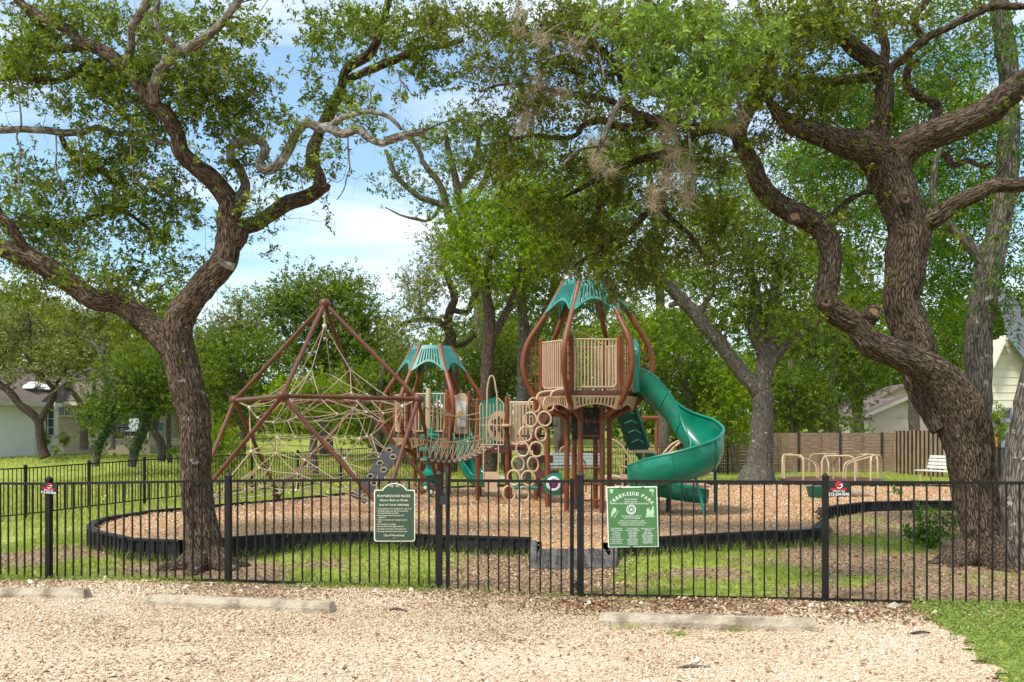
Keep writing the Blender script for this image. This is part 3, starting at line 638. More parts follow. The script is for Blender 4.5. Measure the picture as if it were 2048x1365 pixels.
k = rng.random(len(xx)) < np.clip((n2(xx, yy, 1.1, 31)-.36)*4, 0, 1)*np.where(gpx(xx, yy) > 860, .15, 1); xx = xx[k]; yy = yy[k]
blades('fence_foot_grass', xx, yy, ground(xx, yy), rng.uniform(.02, .09, len(xx)), np.full(len(xx), .003), grm, .6)
# clover and low weeds: small leaf discs
clm = rmat('clover_leaves', [(0, (.11, .155, .035)), (.5, (.23, .31, .07)), (1, (.40, .47, .15))], .5, .4, .3, posvar=.5, pscale=3)
def weeds(name, x, y, h, size):
    N = len(x); z = ground(x, y)+.01
    c = np.stack([x, y, z+h], 1); V, Q, r = sprays(c, np.tile([0, 0, 1.], (N, 1))+rng.normal(size=(N, 3))*.4, size, .7, 'oak')
    V[:, 2] = np.maximum(V[:, 2], np.repeat(z, 28)+.002)
    return tag(mesh_np(name, V, Q, clm, None, {'rnd': r}), kind='stuff')
x, y = rand_area(26000, 3, 7.5, 5.6, 10, lambda x, y: visible(x, y) & clover(x, y) & (y < fence_y(x)+.1))
weeds('clover', x, y, .005+.03*rng.random(len(x)), .016)
x = rng.uniform(-6.6, 7, 9000); y = fence_y(x)-.05+rng.normal(size=9000)*.13
k = rng.random(len(x)) < np.clip((n2(x, y, 1.4, 51)-.5)*4, 0, 1)*np.where((x < -1) | (x > 4.2), .8, .12); x = x[k]; y = y[k]
weeds('low_weeds', x, y, .005+.035*rng.random(len(x)), .016)
x, y = rand_area(9000, -8, 8, 9, 15, lambda x, y: visible(x, y) & ~inpoly(x, y, OUT) & (y > fence_y(x)))
k = rng.random(len(x)) < np.clip((n2(x, y, .8, 61)-.5)*5, 0, 1)*green(x, y); x = x[k]; y = y[k]
weeds('ground_weeds', x, y, .005+.02*rng.random(len(x)), .02)
# yellow wildflowers beyond the back fence, left
flm = rmat('wildflowers', [(0, (.6, .36, .04)), (.6, (.8, .55, .05)), (1, (.8, .75, .5))], .6, .2, .2)
x, y = rand_area(1500, -14, -3, 24, 36, lambda x, y: n2(x, y, .35, 71) > .5)
flakes('wildflowers', x, y, ground(x, y)+.18+.2*rng.random(len(x)), rng.uniform(.03, .07, len(x)), flm, .8, .6)

# ---------------------------------------------------------------- fences
def fence_run(name, label, pts, zt, zb, posts, m, group=None, pick=.105, pr=.008, postw=.032, railr=.016, cap=True, ext=0, posth=None, skip_posts=()):
    """pts: polyline [(x,y)]; zt(x,y), zb(x,y) heights of the top and bottom rails; posts: distances along"""
    b = pts[0]; root = empty(name, (b[0], b[1], gz(b[0], b[1])), label, 'fence', group)
    seg = [0.0]
    for a, c in zip(pts, pts[1:]): seg.append(seg[-1]+math.hypot(c[0]-a[0], c[1]-a[1]))
    def at(s):
        i = 0
        while i < len(pts)-2 and s > seg[i+1]: i += 1
        t = (s-seg[i])/(seg[i+1]-seg[i]); return (pts[i][0]+(pts[i+1][0]-pts[i][0])*t, pts[i][1]+(pts[i+1][1]-pts[i][1])*t)
    ss = sorted(set(posts))
    for s0, s1 in zip(ss, ss[1:]):
        a = at(s0); c = at(s1); mb = MB(); za, zc = zt(*a), zt(*c); ba, bc = zb(*a), zb(*c); off = (a[0]*0, 0)
        rz = math.atan2(c[1]-a[1], c[0]-a[0])
        mb.bar((a[0], a[1], za), (c[0], c[1], zc), .028, .03); mb.bar((a[0], a[1], ba), (c[0], c[1], bc), .026, .03)
        n = max(2, round((s1-s0)/pick))
        for i in range(1, n):
            t = i/n; x, y = a[0]+(c[0]-a[0])*t, a[1]+(c[1]-a[1])*t; t0 = za+(zc-za)*t; t1 = ba+(bc-ba)*t
            mb.box((x+random.gauss(0, .0015), y, (t0+t1)/2-.004), (pr*2, pr*2, t0-t1+.012), rz, ry=random.gauss(0, .0018))
        mb.build('picket_panel', m, root)
    for s0 in ss:
        if s0 in skip_posts: continue
        a = at(s0); mb = MB(); g = gz(*a)-.05; t = zt(*a)+.05; mb.box((a[0], a[1], (g+t)/2), (postw*2, postw*2, t-g), rz)
        p = mb.build('post', m, root); cb = MB(); cb.box((a[0], a[1], t+.004), (postw*2.25, postw*2.25, .018), rz); cb.box((a[0], a[1], t+.0285), (postw*2, postw*2, .03), rz, taper=.25); cb.build('post_cap', m, p)
    return root
def frt(x, y): return float(np.interp(x, [-7, -5.6, -3.34, -.81, .70, 3.15, 4.9, 6], [1.03, 1.05, 1.11, 1.152, 1.157, 1.17, 1.185, 1.19]))
def frb(x, y): return float(np.interp(x, [-7, -5.6, -3.34, -.81, .70, 3.15, 4.9, 6], [-.135, -.11, -.04, -.025, -.05, .0, .012, .015]))
Lx = [-7.75, -5.62, -3.28, -.80]; Rx = [.725, 3.13, 5.2]
def dist(xs): return [abs(x-xs[0])*math.sqrt(1+.233**2) for x in xs]
fl = fence_run('picket_fence', 'black metal picket fence left of the gate, in front of the thick forked oak', [(Lx[0], fence_y(Lx[0])), (Lx[-1], fence_y(Lx[-1]))], frt, frb, dist(Lx), M['black'], pick=.116)
fr = fence_run('picket_fence', 'black metal picket fence right of the gate, carrying the bright green park sign', [(Rx[0], fence_y(Rx[0])), (Rx[-1]+.0, fence_y(Rx[-1]))], frt, frb, dist(Rx), M['black'], pick=.119)
# gate
ga, gb = (-.70, fence_y(-.70)-.01), (.635, fence_y(.635)-.01)
gate = empty('gate', (ga[0], ga[1], gz(*ga)), 'closed black metal gate of pickets between two posts at the path', 'gate')
mb = MB(); zt_, zb_ = 1.145, -.06
mb.bar((ga[0]+.03, ga[1], zt_), (gb[0]-.03, gb[1], zt_+.004), .03, .032); mb.bar((ga[0]+.03, ga[1], zb_), (gb[0]-.03, gb[1], zb_-.012), .03, .032)
for p in (ga, gb): mb.bar((p[0], p[1], zb_-.04), (p[0], p[1], zt_+.035), .042, .042, up=(0, 1, 0))
mb.build('gate_frame', M['black'], gate)
mb = MB()
for i in range(1, 12):
    t = i/12; mb.box((ga[0]+(gb[0]-ga[0])*t, ga[1]+(gb[1]-ga[1])*t, (zt_+zb_)/2), (.017, .017, zt_-zb_-.03))
mb.build('pickets', M['black'], gate)
mb = MB(); mb.tube([(ga[0]-.012, ga[1]-.03, .80), (ga[0]-.012, ga[1]-.03, 1.28)], .014, 8); mb.box((ga[0]-.012, ga[1]-.03, 1.26), (.04, .04, .07)); mb.box((ga[0]-.045, ga[1]-.02, .93), (.075, .05, .09)); mb.tube([(ga[0]-.012, ga[1]-.03, 1.10), (ga[0]-.012, ga[1]-.03, 1.16)], .022, 8); mb.build('latch', M['rubber'], gate)
for z in (.93, .05):
    mb = MB(); mb.tube([(gb[0]+.045, gb[1]-.02, z-.05), (gb[0]+.045, gb[1]-.02, z+.05)], .014, 8); mb.box((gb[0]+.045, gb[1]-.01, z), (.10, .02, .05)); mb.build('hinge', M['rubber'], gate)

# back fence, running round behind the play area
bf = [(-12.5, 21.0)]
for px_, py_, d_ in ((0,1038,22.1),(205,1018,25.0),(312,1008,26.8),(487,992,29.4),(600,985,31.4),(760,968,34.5)):
    bf.append(((px_-CX)*d_/F, d_))
zt_b = [(.0, .72)]
def bzt(x, y): return float(np.interp(y, [22.1, 25, 29.4, 31.4, 34.5, 39], [.82, .90, 1.02, 1.05, 1.18, 1.15]))
def bzb(x, y): return bzt(x, y)-1.10
Ltot = sum(math.hypot(b[0]-a[0], b[1]-a[1]) for a, b in zip(bf, bf[1:]))
fence_run('picket_fence', 'black metal picket fence at the far left lawn, beyond the play area', bf, bzt, bzb, list(np.linspace(0, Ltot, 9)), M['black'], pick=.115, pr=.008)
bf2 = [bf[-1], (-1.5, 36.5), (4.0, 38.0), (9.2, 40.5)]
Lt2 = sum(math.hypot(b[0]-a[0], b[1]-a[1]) for a, b in zip(bf2, bf2[1:]))
fence_run('picket_fence', 'black metal picket fence crossing behind the towers under the trees', bf2, lambda x, y: 1.12, lambda x, y: .05, list(np.linspace(0, Lt2, 7)), M['black'], pick=.115, pr=.008)
fr3 = [(15.2, 31.0), (14.0, 26.5)]
fence_run('picket_fence', 'tall black picket fence beside the small grey shed at the right edge', fr3, lambda x, y: 1.25, lambda x, y: -.05, [0, 2.3, 4.65], M['black'], pick=.115)
# ---- wood fences
def plank_fence():
    y0 = 43.5; x0, x1 = (1432-CX)*y0/F, (1790-CX)*y0/F
    root = empty('plank_fence', (x0, y0, -.12), 'wooden fence of horizontal grey-brown planks between dark steel posts', 'fence')
    px = [1436, 1476, 1522, 1558, 1597, 1640, 1680, 1722, 1763, 1792]; zt_, zb_ = 1.72, -.12; nb = 13
    for a, b in zip(px, px[1:]):
        xa, xb = (a-CX)*y0/F, (b-CX)*y0/F; mb = MB(); h = (zt_-zb_)/nb
        for i in range(nb): mb.box(((xa+xb)/2, y0+random.uniform(-.004, .004), zb_+h*(i+.5)), (xb-xa-.02, .03, h-.012))
        mb.build('plank_panel', M['wood'], root)
    for i, a in enumerate(px):
        mb = MB(); xa = (a-CX)*y0/F; mb.box((xa, y0-.05, (zt_+zb_)/2+.01), (.09 if i % 2 == 0 else .05, .06, zt_-zb_+.02)); mb.build('post', M['postgapshade'] if i % 2 == 0 else M['wood'], root)
    return root
plank_fence()
yb = 42.0; vf = empty('board_fence', ((1790-CX)*yb/F, yb, -.1), 'weathered fence of upright boards with orange edges and dark gaps, right of the plank fence', 'fence')
A_ = np.array([(1789-CX)*42.5/F, 42.5]); B_ = np.array([(1888-CX)*37.5/F, 37.5]); nB = 12
d_ = (B_-A_)/np.linalg.norm(B_-A_); ang = math.atan2(d_[1], d_[0])
for mi, (m_, off, wd) in enumerate(((M['woodv'], 0, .20), (M['woodorange'], .155, .11), (M['postgapshade'], .26, .10))):
    mb = MB(); Lb = np.linalg.norm(B_-A_)/nB
    for i in range(nB):
        c = A_+d_*(Lb*i+off*Lb/.4+.1)+np.array([d_[1], -d_[0]])*(.025*mi)*(1 if d_[1] < 0 else 1); zt2 = 1.80+.01*(i % 3); mb.box((c[0], c[1], (zt2-.12)/2-.0), (wd*Lb/.4, .03+.004*mi, zt2+.12), ang)
    mb.build(('boards', 'edge_boards', 'gap_shade_strips')[mi], m_, vf)  # last set: dark strips standing in for shade between the boards
vf2 = empty('board_fence', ((1984-CX)*34/F, 34, -.05), 'short piece of orange-edged board fence between the big oak and the grey shed', 'fence')
mb = MB(); mb2 = MB()
for i in range(4):
    c = (1978-CX+i*7)*34/F; (mb if i % 2 == 0 else mb2).box((c, 34+.01*i, .87), (.12, .03, 1.78))
mb.build('boards', M['woodorange'], vf2); mb2.build('gap_shade_strips', M['postgapshade'], vf2)  # second set: dark strips painting the shaded gaps

# ---------------------------------------------------------------- play area border
bord = empty('play_border', (B1[0].x, B1[0].y, .0), 'low black plastic border of interlocking ribbed sections round the wood chips', 'border')
def border_piece(a, b, i):
    a = Vector((a[0], a[1], 0)); b = Vector((b[0], b[1], 0)); d = b-a; l = d.length
    if l < .12: return
    d.normalize(); n = Vector((d.y, -d.x, 0)); mb = MB(); th = .045
    za = min(gz(a.x, a.y)-.05, .06); zb2 = min(gz(b.x, b.y)-.05, .06); z0 = min(za, zb2); T = BZ+random.uniform(-.008, .006)
    a2 = a+d*.012; b2 = b-d*.012; m_ = (a2+b2)/2; an = math.atan2(d.y, d.x); L2 = (b2-a2).length
    mb.box((m_.x, m_.y, (T+z0)/2-.012), (L2, .05, T-z0-.028), an)          # web
    mb.box((m_.x, m_.y, T-.014), (L2, .10, .028), an)                     # top flange
    k = max(2, round(L2/.155))
    for j in range(k):
        c = a2+d*(L2*(j+.5)/k)+n*.0; mb.box((c.x, c.y, (T+z0)/2-.014), (.052, .098, T-z0-.031), an)   # ribs
    mb.build('border_section', M['border'], bord)
def border_line(pts):
    P2 = [Vector((p.x, p.y, 0)) for p in pts]; i = 0
    for a, b in zip(P2, P2[1:]):
        l = (b-a).length; n = max(1, round(l/1.22))
        for j in range(n): border_piece(a+(b-a)*(j/n), a+(b-a)*((j+1)/n), i); i += 1
border_line(B1); border_line([B1[-1]]+B2); border_line([B2[-1]]+B3); border_line([B3[-1]]+B4)
# entry mat and its two side curbs
wm = empty('wear_mat', tuple(G(1140, 1120)), 'dark grey ridged rubber ramp mat on the path inside the gate', 'mat')
c4 = [Vector((x_, y_, float(MZ([x_], [y_])[0])-.0)) for x_, y_ in ((.26, 11.75), (1.27, 11.75), (1.22, 12.55), (.36, 12.55))]
mb = MB()
def bil(u, v, dz=0):
    a = c4[0].lerp(c4[1], u); b = c4[3].lerp(c4[2], u); p = a.lerp(b, v); return (p.x, p.y, p.z+.022+dz)
mb.add([bil(0, 0), bil(1, 0), bil(1, 1), bil(0, 1), bil(0, 0, -.06), bil(1, 0, -.06), bil(1, 1, -.3), bil(0, 1, -.3)], [(0, 1, 2, 3), (7, 6, 5, 4), (0, 4, 5, 1), (1, 5, 6, 2), (2, 6, 7, 3), (3, 7, 4, 0)])
for i in range(11):
    v = .05+.09*i
    for j in range(16):
        if (j % 4) == 3: continue
        mb.bar(bil(.03+.06*j, v, .006), bil(.07+.06*j, v, .006), .035, .014)
mb.build('ramp_mat', M['mat'], wm)
for lab, a, b in (('left', (1066, 1137), (1064, 1092)), ('right', (1227, 1137), (1212, 1092))):
    p, q = G(*a), G(*b); q.y = 12.75; zz = lambda v: float(MZ([v.x], [v.y])[0]); m_ = (p+q)/2; mb = MB(); mb.tube([(p.x, p.y, zz(p)-.02), (p.x, p.y+.03, zz(p)+.05), (m_.x, m_.y, zz(m_)+.05), (q.x, q.y, zz(q)+.04)], [.03, .05, .05, .045], 8, step=.1)
    e = mb.build('ramp_curb', M['mat'], None, True); e['label'] = f'short grey plastic curb on the {lab} side of the rubber ramp mat'; e['category'] = 'curb'; e['group'] = 'curbs beside the entry mat'

# ---------------------------------------------------------------- parking stops
wx = []
for px_, py_ in ((1252, 1262), (1345, 1272), (1362, 1275), (1470, 1268), (1700, 1215), (1160, 1195), (1100, 1200), (8, 1190), (1240, 1205), (1290, 1208)):
    p = G(px_, py_); wx += [(p.x+random.gauss(0, .05), p.y+random.gauss(0, .03)) for _ in range(45)]
wx = np.array(wx); blades('gravel_weeds', wx[:, 0], wx[:, 1], ground(wx[:, 0], wx[:, 1])+.01, rng.uniform(.02, .07, len(wx)), np.full(len(wx), .003), grm, .8)
def stop(pa, pb, label, w=.15, h=.125):
    p = G(*pa); q = G(*pb); d = (q-p).normalized(); n = Vector((d.y, -d.x, 0)); 
    prof = [(-.075, 0), (-.072, .07), (-.045, h), (.045, h), (.072, .07), (.075, 0)]
    mb = MB(); V = []; N_ = 30; base = (p+q)/2
    for i in range(N_+1):
        t = i/N_; c = p.lerp(q, t)
        for j, (u, z) in enumerate(prof):
            e = .012*(random.random()-.5); ed = .03*(i in (0, N_))*(z/h)*(1 if i == 0 else -1)
            V.append((c.x+n.x*(u+e)+d.x*ed, c.y+n.y*(u+e)+d.y*ed, c.z-.01+z+e*.8))
    Fs = [(i*6+j, i*6+j+1, (i+1)*6+j+1, (i+1)*6+j) for i in range(N_) for j in range(5)]+[tuple(range(6)), tuple(range(N_*6+5, N_*6-1, -1))]
    mb.add(V, Fs); r = mb.build('parking_stop', M['concrete'], None); return tag(r, label, 'parking stop', 'parking stops')
stop((-190, 1196), (178, 1200), 'pale grey concrete parking stop cut off by the left edge of the lot')
stop((296, 1212), (669, 1229), 'long tan concrete parking stop slanting in front of the forked oak')
stop((1194, 1252), (1638, 1266), 'weathered concrete parking stop stained brown, right of the gate in the leaf litter')
for a, b, lab, s in (((1775, 1222), (1822, 1226), 'pale flat rock with a dark edge lying by the clover', .05), ((560, 1170), (566, 1172), 'small upright tan rock at the foot of the fence', .045)):
    p = G(*a); mb = MB(); o_, f_ = convex_template(0); V = o_*np.array([s*2.2 if s == .05 else s, s, s*.7 if s == .05 else s])+np.array([p.x+.05, p.y, p.z+.035]); mb.add(V, [tuple(q) for q in f_]); tag(mb.build('rock', M['boulder']), lab, 'rock')
for a, b, lab in (((1815, 1274), (1862, 1271), 'grey-brown fallen stick at the edge of the clover'), ((1345, 1344), (1420, 1340), 'reddish brown stick lying on the gravel in the foreground'), ((768, 1226), (815, 1228), 'short dark stick on the gravel near the middle')):
    p, q = G(*a), G(*b); mb = MB(); mb.tube([(p.x, p.y, p.z+.02), ((p.x+q.x)/2, p.y+.02, p.z+.035), (q.x, q.y, q.z+.022)], [.006, .012, .008], 6, step=.05, bk=True, disp=.003); tag(mb.build('stick', M['barkF'], None, True), lab, 'stick')
# ---------------------------------------------------------------- signs on the fence
def FS(px, py, off):
    "point on the front fence plane (off in front of it) seen at px, py"
    y = (10.22-off)/(1+.233*(px-CX)/F); return Vector(((px-CX)*y/F, y, EYE-(py-HY)*y/F))
def plate(mb, poly, o1, o2): mb.prism([tuple(q) for q in poly], lambda u, v: FS(u, v, o1), lambda u, v: FS(u, v, o2)); return mb
def tmap(x0, y0, off, rot=0):
    c, s = math.cos(rot), math.sin(rot)
    return lambda u, v, w: FS(x0+(u*c-v*s), y0-(u*s+v*c), off+w*.6)
def rules_poly(i):
    l, r, b, sh = 748+i, 830-i, 1083.5-i, 980+i; c = 4.5-i*.4; pts = []
    pts += [(l+c, b), (l+c*.3, b-c*.3), (l, b-c), (l, sh+3), (l+1, sh+.6), (l+3, sh), (l+11+i*.2, sh)]
    R0 = 26.5; cx, cy = 789, 993
    for a in np.linspace(R(208), R(332), 15): pts.append((cx+(R0-i)*1.06*math.cos(a)*1.0, cy+(R0-i)*math.sin(a)))
    pts += [(r-11-i*.2, sh), (r-3, sh), (r-1, sh+.6), (r, sh+3), (r, b-c), (r-c*.3, b-c*.3), (r-c, b)]
    return pts
p0 = FS(789, 1083, .05)
sg = empty('rules_sign', tuple(p0), 'dark green playground rules sign with cream border and rounded top, left of the gate', 'sign')
plate(MB(), rules_poly(0), .045, .035).build('sign_border', M['cream'], sg)
plate(MB(), rules_poly(2.0), .049, .044).build('sign_face', M['signgreen'], sg)
tb = MB(); O = .0505
for s_, x0, y0, sz_, wd, al in (("PLAYGROUND RULES", 787.6, 994.5, 6.4, 65.7, 'CENTER'), ("Hours 8am to Dusk", 787.6, 1002.9, 6.4, 55.7, 'CENTER'), ("PLAY AT YOUR OWN RISK", 788, 1012.2, 5.6, 60, 'CENTER'),
    ("• This playground is designed for ages 5-12", 752.9, 1019.2, 4.2, 70, 'LEFT'), ("• Children under the age of 12 must be", 752.9, 1023.8, 4.2, 62.5, 'LEFT'), ("accompanied by an adult.", 755.5, 1027.8, 4.2, 42, 'LEFT'),
    ("• Please keep noise level down for", 752.9, 1032.6, 4.2, 55, 'LEFT'), ("neighbors.", 755.5, 1036.4, 4.2, 16.5, 'LEFT'), ("• Only one person per swing seat at a", 752.9, 1041.4, 4.2, 61, 'LEFT'), ("time.", 755.5, 1045.2, 4.2, 7.8, 'LEFT'),
    ("• No standing on swings.", 752.9, 1050, 4.2, 39, 'LEFT'), ("• No alcoholic beverages allowed", 752.9, 1054.5, 4.2, 54, 'LEFT'), ("• No glass or bottles in the play area.", 752.9, 1059.5, 4.2, 60, 'LEFT'), ("• No dogs allowed inside fenced area", 752.9, 1064.4, 4.2, 61, 'LEFT'),
    ("City of Woodcreek", 788, 1073, 5.6, 41.5, 'CENTER')):
    text_into(tb, s_, sz_, tmap(x0, y0, O), al, .0 if sz_ < 5 else .02, wd, .002)
tb.build('lettering', M['cream'], sg)
sb_ = MB()
for sx in (-1, 1):
    for cx_, r_, tn in ((4.6, 2.3, 1.6), (9.0, 1.3, 1.2)):
        pts = [FS(789+sx*(cx_+r_*(1-t/16)*math.cos(t*tn*.42)), 973.2-r_*(1-t/16)*math.sin(t*tn*.42), .052) for t in range(15)]
        sb_.tube(pts, .0022, 4)
sb_.build('scroll_ornament', M['cream'], sg)
tb = MB(); tb.sphere(tuple(FS(788.5, 1076, .051)), .005, 8); tb.build('bolt', M['clamp'], sg)
# park sign
def QS(u, v):   # u 0..1, v 0..1 down; the slightly skewed plate
    a = (1212.5+(1314-1212.5)*u, 974+(973-974)*u); b = (1216.3+(1317.5-1216.3)*u, 1095.5+(1094-1095.5)*u); return (a[0]+(b[0]-a[0])*v, a[1]+(b[1]-a[1])*v)
def prect(i): return [QS(i, i), QS(1-i, i), QS(1-i, 1-i*.85), QS(i, 1-i*.85)]
ps = empty('park_sign', tuple(FS(1265, 1095, .05)), 'bright green square park sign with arched white title, right of the gate', 'sign')
plate(MB(), prect(0), .045, .038).build('sign_border', M['palewhite'], ps)
plate(MB(), prect(.017), .049, .044).build('sign_face', M['signgreen2'], ps)
tb = MB(); cx_, cy_, Rr = 1263.6, 1041.0, 50.2; T = "CREEKSIDE PARK"; wds = [1, .95, .95, .95, 1, .9, .6, 1, .95, .55, .95, 1, 1, 1]; tot = sum(wds); acc = 0; span = 1.86
for ch, wd_ in zip(T, wds):
    a = -span/2+span*(acc+wd_/2)/tot; acc += wd_
    if ch != ' ': text_into(tb, ch, 9.6, tmap(cx_+Rr*math.sin(a), cy_-Rr*math.cos(a), .0505, -a), 'CENTER', .07, 5.6*wd_ if ch != 'I' else 1.6, .002)
    if ch == 'I':
        for dy_ in (0, 6.2): text_into(tb, '-', 9, tmap(cx_+(Rr+dy_-2.3)*math.sin(a), cy_-(Rr+dy_-2.3)*math.cos(a), .0505, -a), 'CENTER', .05, 3.4, .002)
for s_, x0, y0, sz_, wd in (("Majority funding for", 1261.9, 1000.3, 4.4, 25.5), ("this park came from", 1261.9, 1004.8, 4.4, 25.5), ("HAYS COUNTY PARKS & OPEN SPACE BOND PROJECT", 1262.6, 1009.2, 4.3, 70), ("with supplementary funds from", 1262.8, 1033.8, 4.4, 40.5), ("THE CITY OF WOODCREEK", 1263.2, 1038.2, 4.2, 34),
    ("Precinct 3 County Commissioner - Lon Shell", 1264.4, 1043.4, 3.9, 49), ("Woodcreek Mayors - Jeff Rasco & Gloria Whitehead", 1264.4, 1047.4, 3.9, 57), ("City Managers - Brenton Lewis & Kevin Rule", 1264, 1051.4, 3.9, 48),
    ("Parks & Open Space", 1233.4, 1058.6, 4, 22), ("Advisory Committee", 1233.6, 1062.2, 4, 23), ("City of Woodcreek", 1265.2, 1058.6, 4, 20.5), ("Parks Board 2023-2024", 1265.5, 1062.2, 4, 27), ("Woodcreek City Council", 1295.5, 1058.6, 4, 27), ("2023-2024", 1295.8, 1062.2, 4, 12.5)):
    text_into(tb, s_, sz_, tmap(x0, y0, .0505), 'CENTER', .0, wd, .002)
tb.build('lettering', M['palewhite'], ps)
tb = MB()
for x0, rows, dy_ in ((1233, ["Todd Jay", "Mona Lopez", "Lori Oliver", "Scott Tomlin", "Carolyn Gonzales", "Julia Powell", "Kathryn Nichols"], 3.65), (1265.5, ["Pat Rawlings", "Debi Smith", "Cindy Berry", "Grant Fox", "Sara Cole", "Elizabeth Moore", "Caitlin Pruitt", "Marty Barnes", "Pamela Stone"], 3.03), (1295.5, ["Lydia Johns", "Debra Hines", "Chrys Grummer", "Bob Hambrick", "Cheryl Palmer", "Linnea Bailey", "Laura Mikulka", "Paula Richter"], 3.03)):
    for i, s_ in enumerate(rows): text_into(tb, s_, 3.6, tmap(x0, 1066+i*dy_, .0505), 'CENTER', .0, None, .002)
tb.build('name_list', M['palewhite'], ps)
# emblems: seal, acorn, oak sprig, bird on a branch, squirrel
def blob(mb, pts, off=.0515): plate(mb, pts, off, off-.002)
def circ(cx_, cy_, r_, n=20, ry=None): return [(cx_+r_*math.cos(a), cy_+(ry or r_)*math.sin(a)) for a in np.linspace(0, 2*math.pi, n, endpoint=False)]
mb = MB()
def ringp(mb, cx_, cy_, r_, wd_): mb.tube([FS(*q, .051) for q in circ(cx_, cy_, r_, 28)], wd_/2*.0056, 4, closed=True)
ringp(mb, 1262.4, 1019.8, 9.0, 1.4); ringp(mb, 1262.4, 1019.8, 5.9, .8)
for a in np.linspace(0, 2*math.pi, 22, endpoint=False): blob(mb, circ(1262.4+7.3*math.cos(a), 1019.8+7.3*math.sin(a), .62, 5))
star = []
for i in range(10): a = -math.pi/2+i*math.pi/5; rr = 3.6 if i % 2 == 0 else 1.6; star.append((1262.4+rr*math.cos(a), 1019.8+rr*math.sin(a)))
blob(mb, star); mb.build('state_seal', M['palewhite'], ps)
mb = MB(); blob(mb, circ(1223, 984, 3.0, 14, 3.6)); blob(mb, [(1218.8, 982), (1219.5, 979.5), (1223, 978.3), (1226.6, 979.8), (1227.2, 982.4)], .0535); mb.build('acorn_emblem', M['palegreen'], ps)
mb = MB()
for a in range(5): t = R(-150+a*40); blob(mb, circ(1303+3.2*math.cos(t), 983+3.2*math.sin(t), 2.0, 9, 2.2), .0515+a*.0004)
mb.tube([FS(1303, 983, .052), FS(1305, 989, .052), FS(1307, 993, .052)], .003, 4); mb.build('oak_leaf_emblem', M['palegreen'], ps)
mb = MB(); blob(mb, [(1222, 1034), (1223, 1026), (1225, 1019), (1228, 1015), (1231.5, 1017), (1233.5, 1021), (1230, 1026), (1226.5, 1030), (1224.5, 1035)]); blob(mb, [(1228, 1036), (1236, 1021), (1237, 1022), (1229.5, 1036.5)]); mb.build('bird_emblem', M['palegreen'], ps)
mb = MB(); blob(mb, [(1292, 1031), (1293.5, 1026), (1293, 1022), (1294, 1018), (1296, 1016), (1299, 1018), (1299.5, 1022), (1303, 1021), (1304, 1014), (1306, 1012.5), (1308, 1013.5), (1307, 1017), (1308.5, 1022), (1308, 1028), (1305.5, 1031)]); blob(mb, [(1291, 1032), (1309, 1031), (1309, 1034.5), (1291.5, 1035)]); mb.build('squirrel_emblem', M['palegreen'], ps)
for x_, y_ in ((1240, 976), (1285, 975.5), (1263, 1094)):
    mb = MB(); mb.tube([FS(x_-2.5, y_, .052), FS(x_+2.5, y_-.4, .052)], .005, 5); mb.build('wire_tie', M['rubber'], ps)
# contractor tags
def fence_tag(x0, y0, s, rot, label):
    def q(u, v): c, n = math.cos(rot), math.sin(rot); return (x0+(u*c-v*n)*s, y0+(u*n+v*c)*s)
    e = empty('fence_tag', tuple(FS(*q(0, 15), .05)), label, 'small sign', 'fence builder tags')
    plate(MB(), [q(-21, -15), (q(22, -15)), q(22, 15.5), q(-21, 15.5)], .048, .044).build('tag_plate', M['tagblack'], e)
    def tm(u0, v0): return lambda u, v, w_: FS(*q(u0+u, v0-v), .0495+w_*.5)
    a = MB(); text_into(a, "512-334-9546", 8.6, tm(.5, 13.6), 'CENTER', .25, 41, .002); text_into(a, "FENCE USA", 4.6, tm(.2, 6.2), 'CENTER', .1, 24, .002)
    a.tube([FS(*q(1+6.0*math.cos(t), -7+6.0*math.sin(t)), .050) for t in np.linspace(-.6, 2.7, 16)], .006*s, 5); a.bar(FS(*q(2, -8.5), .050), FS(*q(7, -8.5), .050), .012*s, .004, up=(0, 1, 0)); a.build('white_print', M['white'], e)
    a = MB(); text_into(a, "DISCOUNT", 5.6, tm(0, 2.6), 'CENTER', .3, 33, .002)
    a.tube([FS(*q(1+6.0*math.cos(t), -7+6.0*math.sin(t)), .0505) for t in np.linspace(2.4, 5.4, 14)], .009*s, 5); blob(a, [q(-4.5, -8), q(1.5, -12), q(2, -6), q(-3, -3)], .0505); a.build('red_print', M['red'], e)
fence_tag(1677.5, 978, 1.0, .0, 'black and red phone number tag on the fence post right of the bright green sign')
fence_tag(97.5, 977.5, .74, .09, 'small tilted black and red tag on the fence post at the far left')

# ---------------------------------------------------------------- net climber
nc = (-3.76, 19.11); 
NP = {'F': (-4.143, 17.131, 2.342), 'R': (-1.845, 18.657, 2.342), 'B': (-3.371, 20.955, 2.342), 'L': (-5.668, 19.429, 2.342), 'P3': (-2.28, 16.87, .30), 'P4': (-1.55, 20.45, .33), 'P2': (-5.24, 21.2, .34), 'P1': (-5.96, 17.6, .28), 'A': (-3.757, 19.043, 4.27)}
net = empty('net_climber', (-3.757, 19.043, .2), 'brown steel pyramid climbing frame with a web of tan ropes inside', 'climbing frame')
def V3(a): return np.array(a, float)
for a, b in [('A', k) for k in 'FRBL']+[('F', 'R'), ('R', 'B'), ('B', 'L'), ('L', 'F'), ('L', 'P1'), ('F', 'P1'), ('F', 'P3'), ('R', 'P3'), ('R', 'P4'), ('B', 'P4'), ('B', 'P2'), ('L', 'P2')]:
    mb = MB(); mb.tube([NP[a], NP[b]], .042, 10); mb.build('frame_tube', M['netpipe'], net, True)
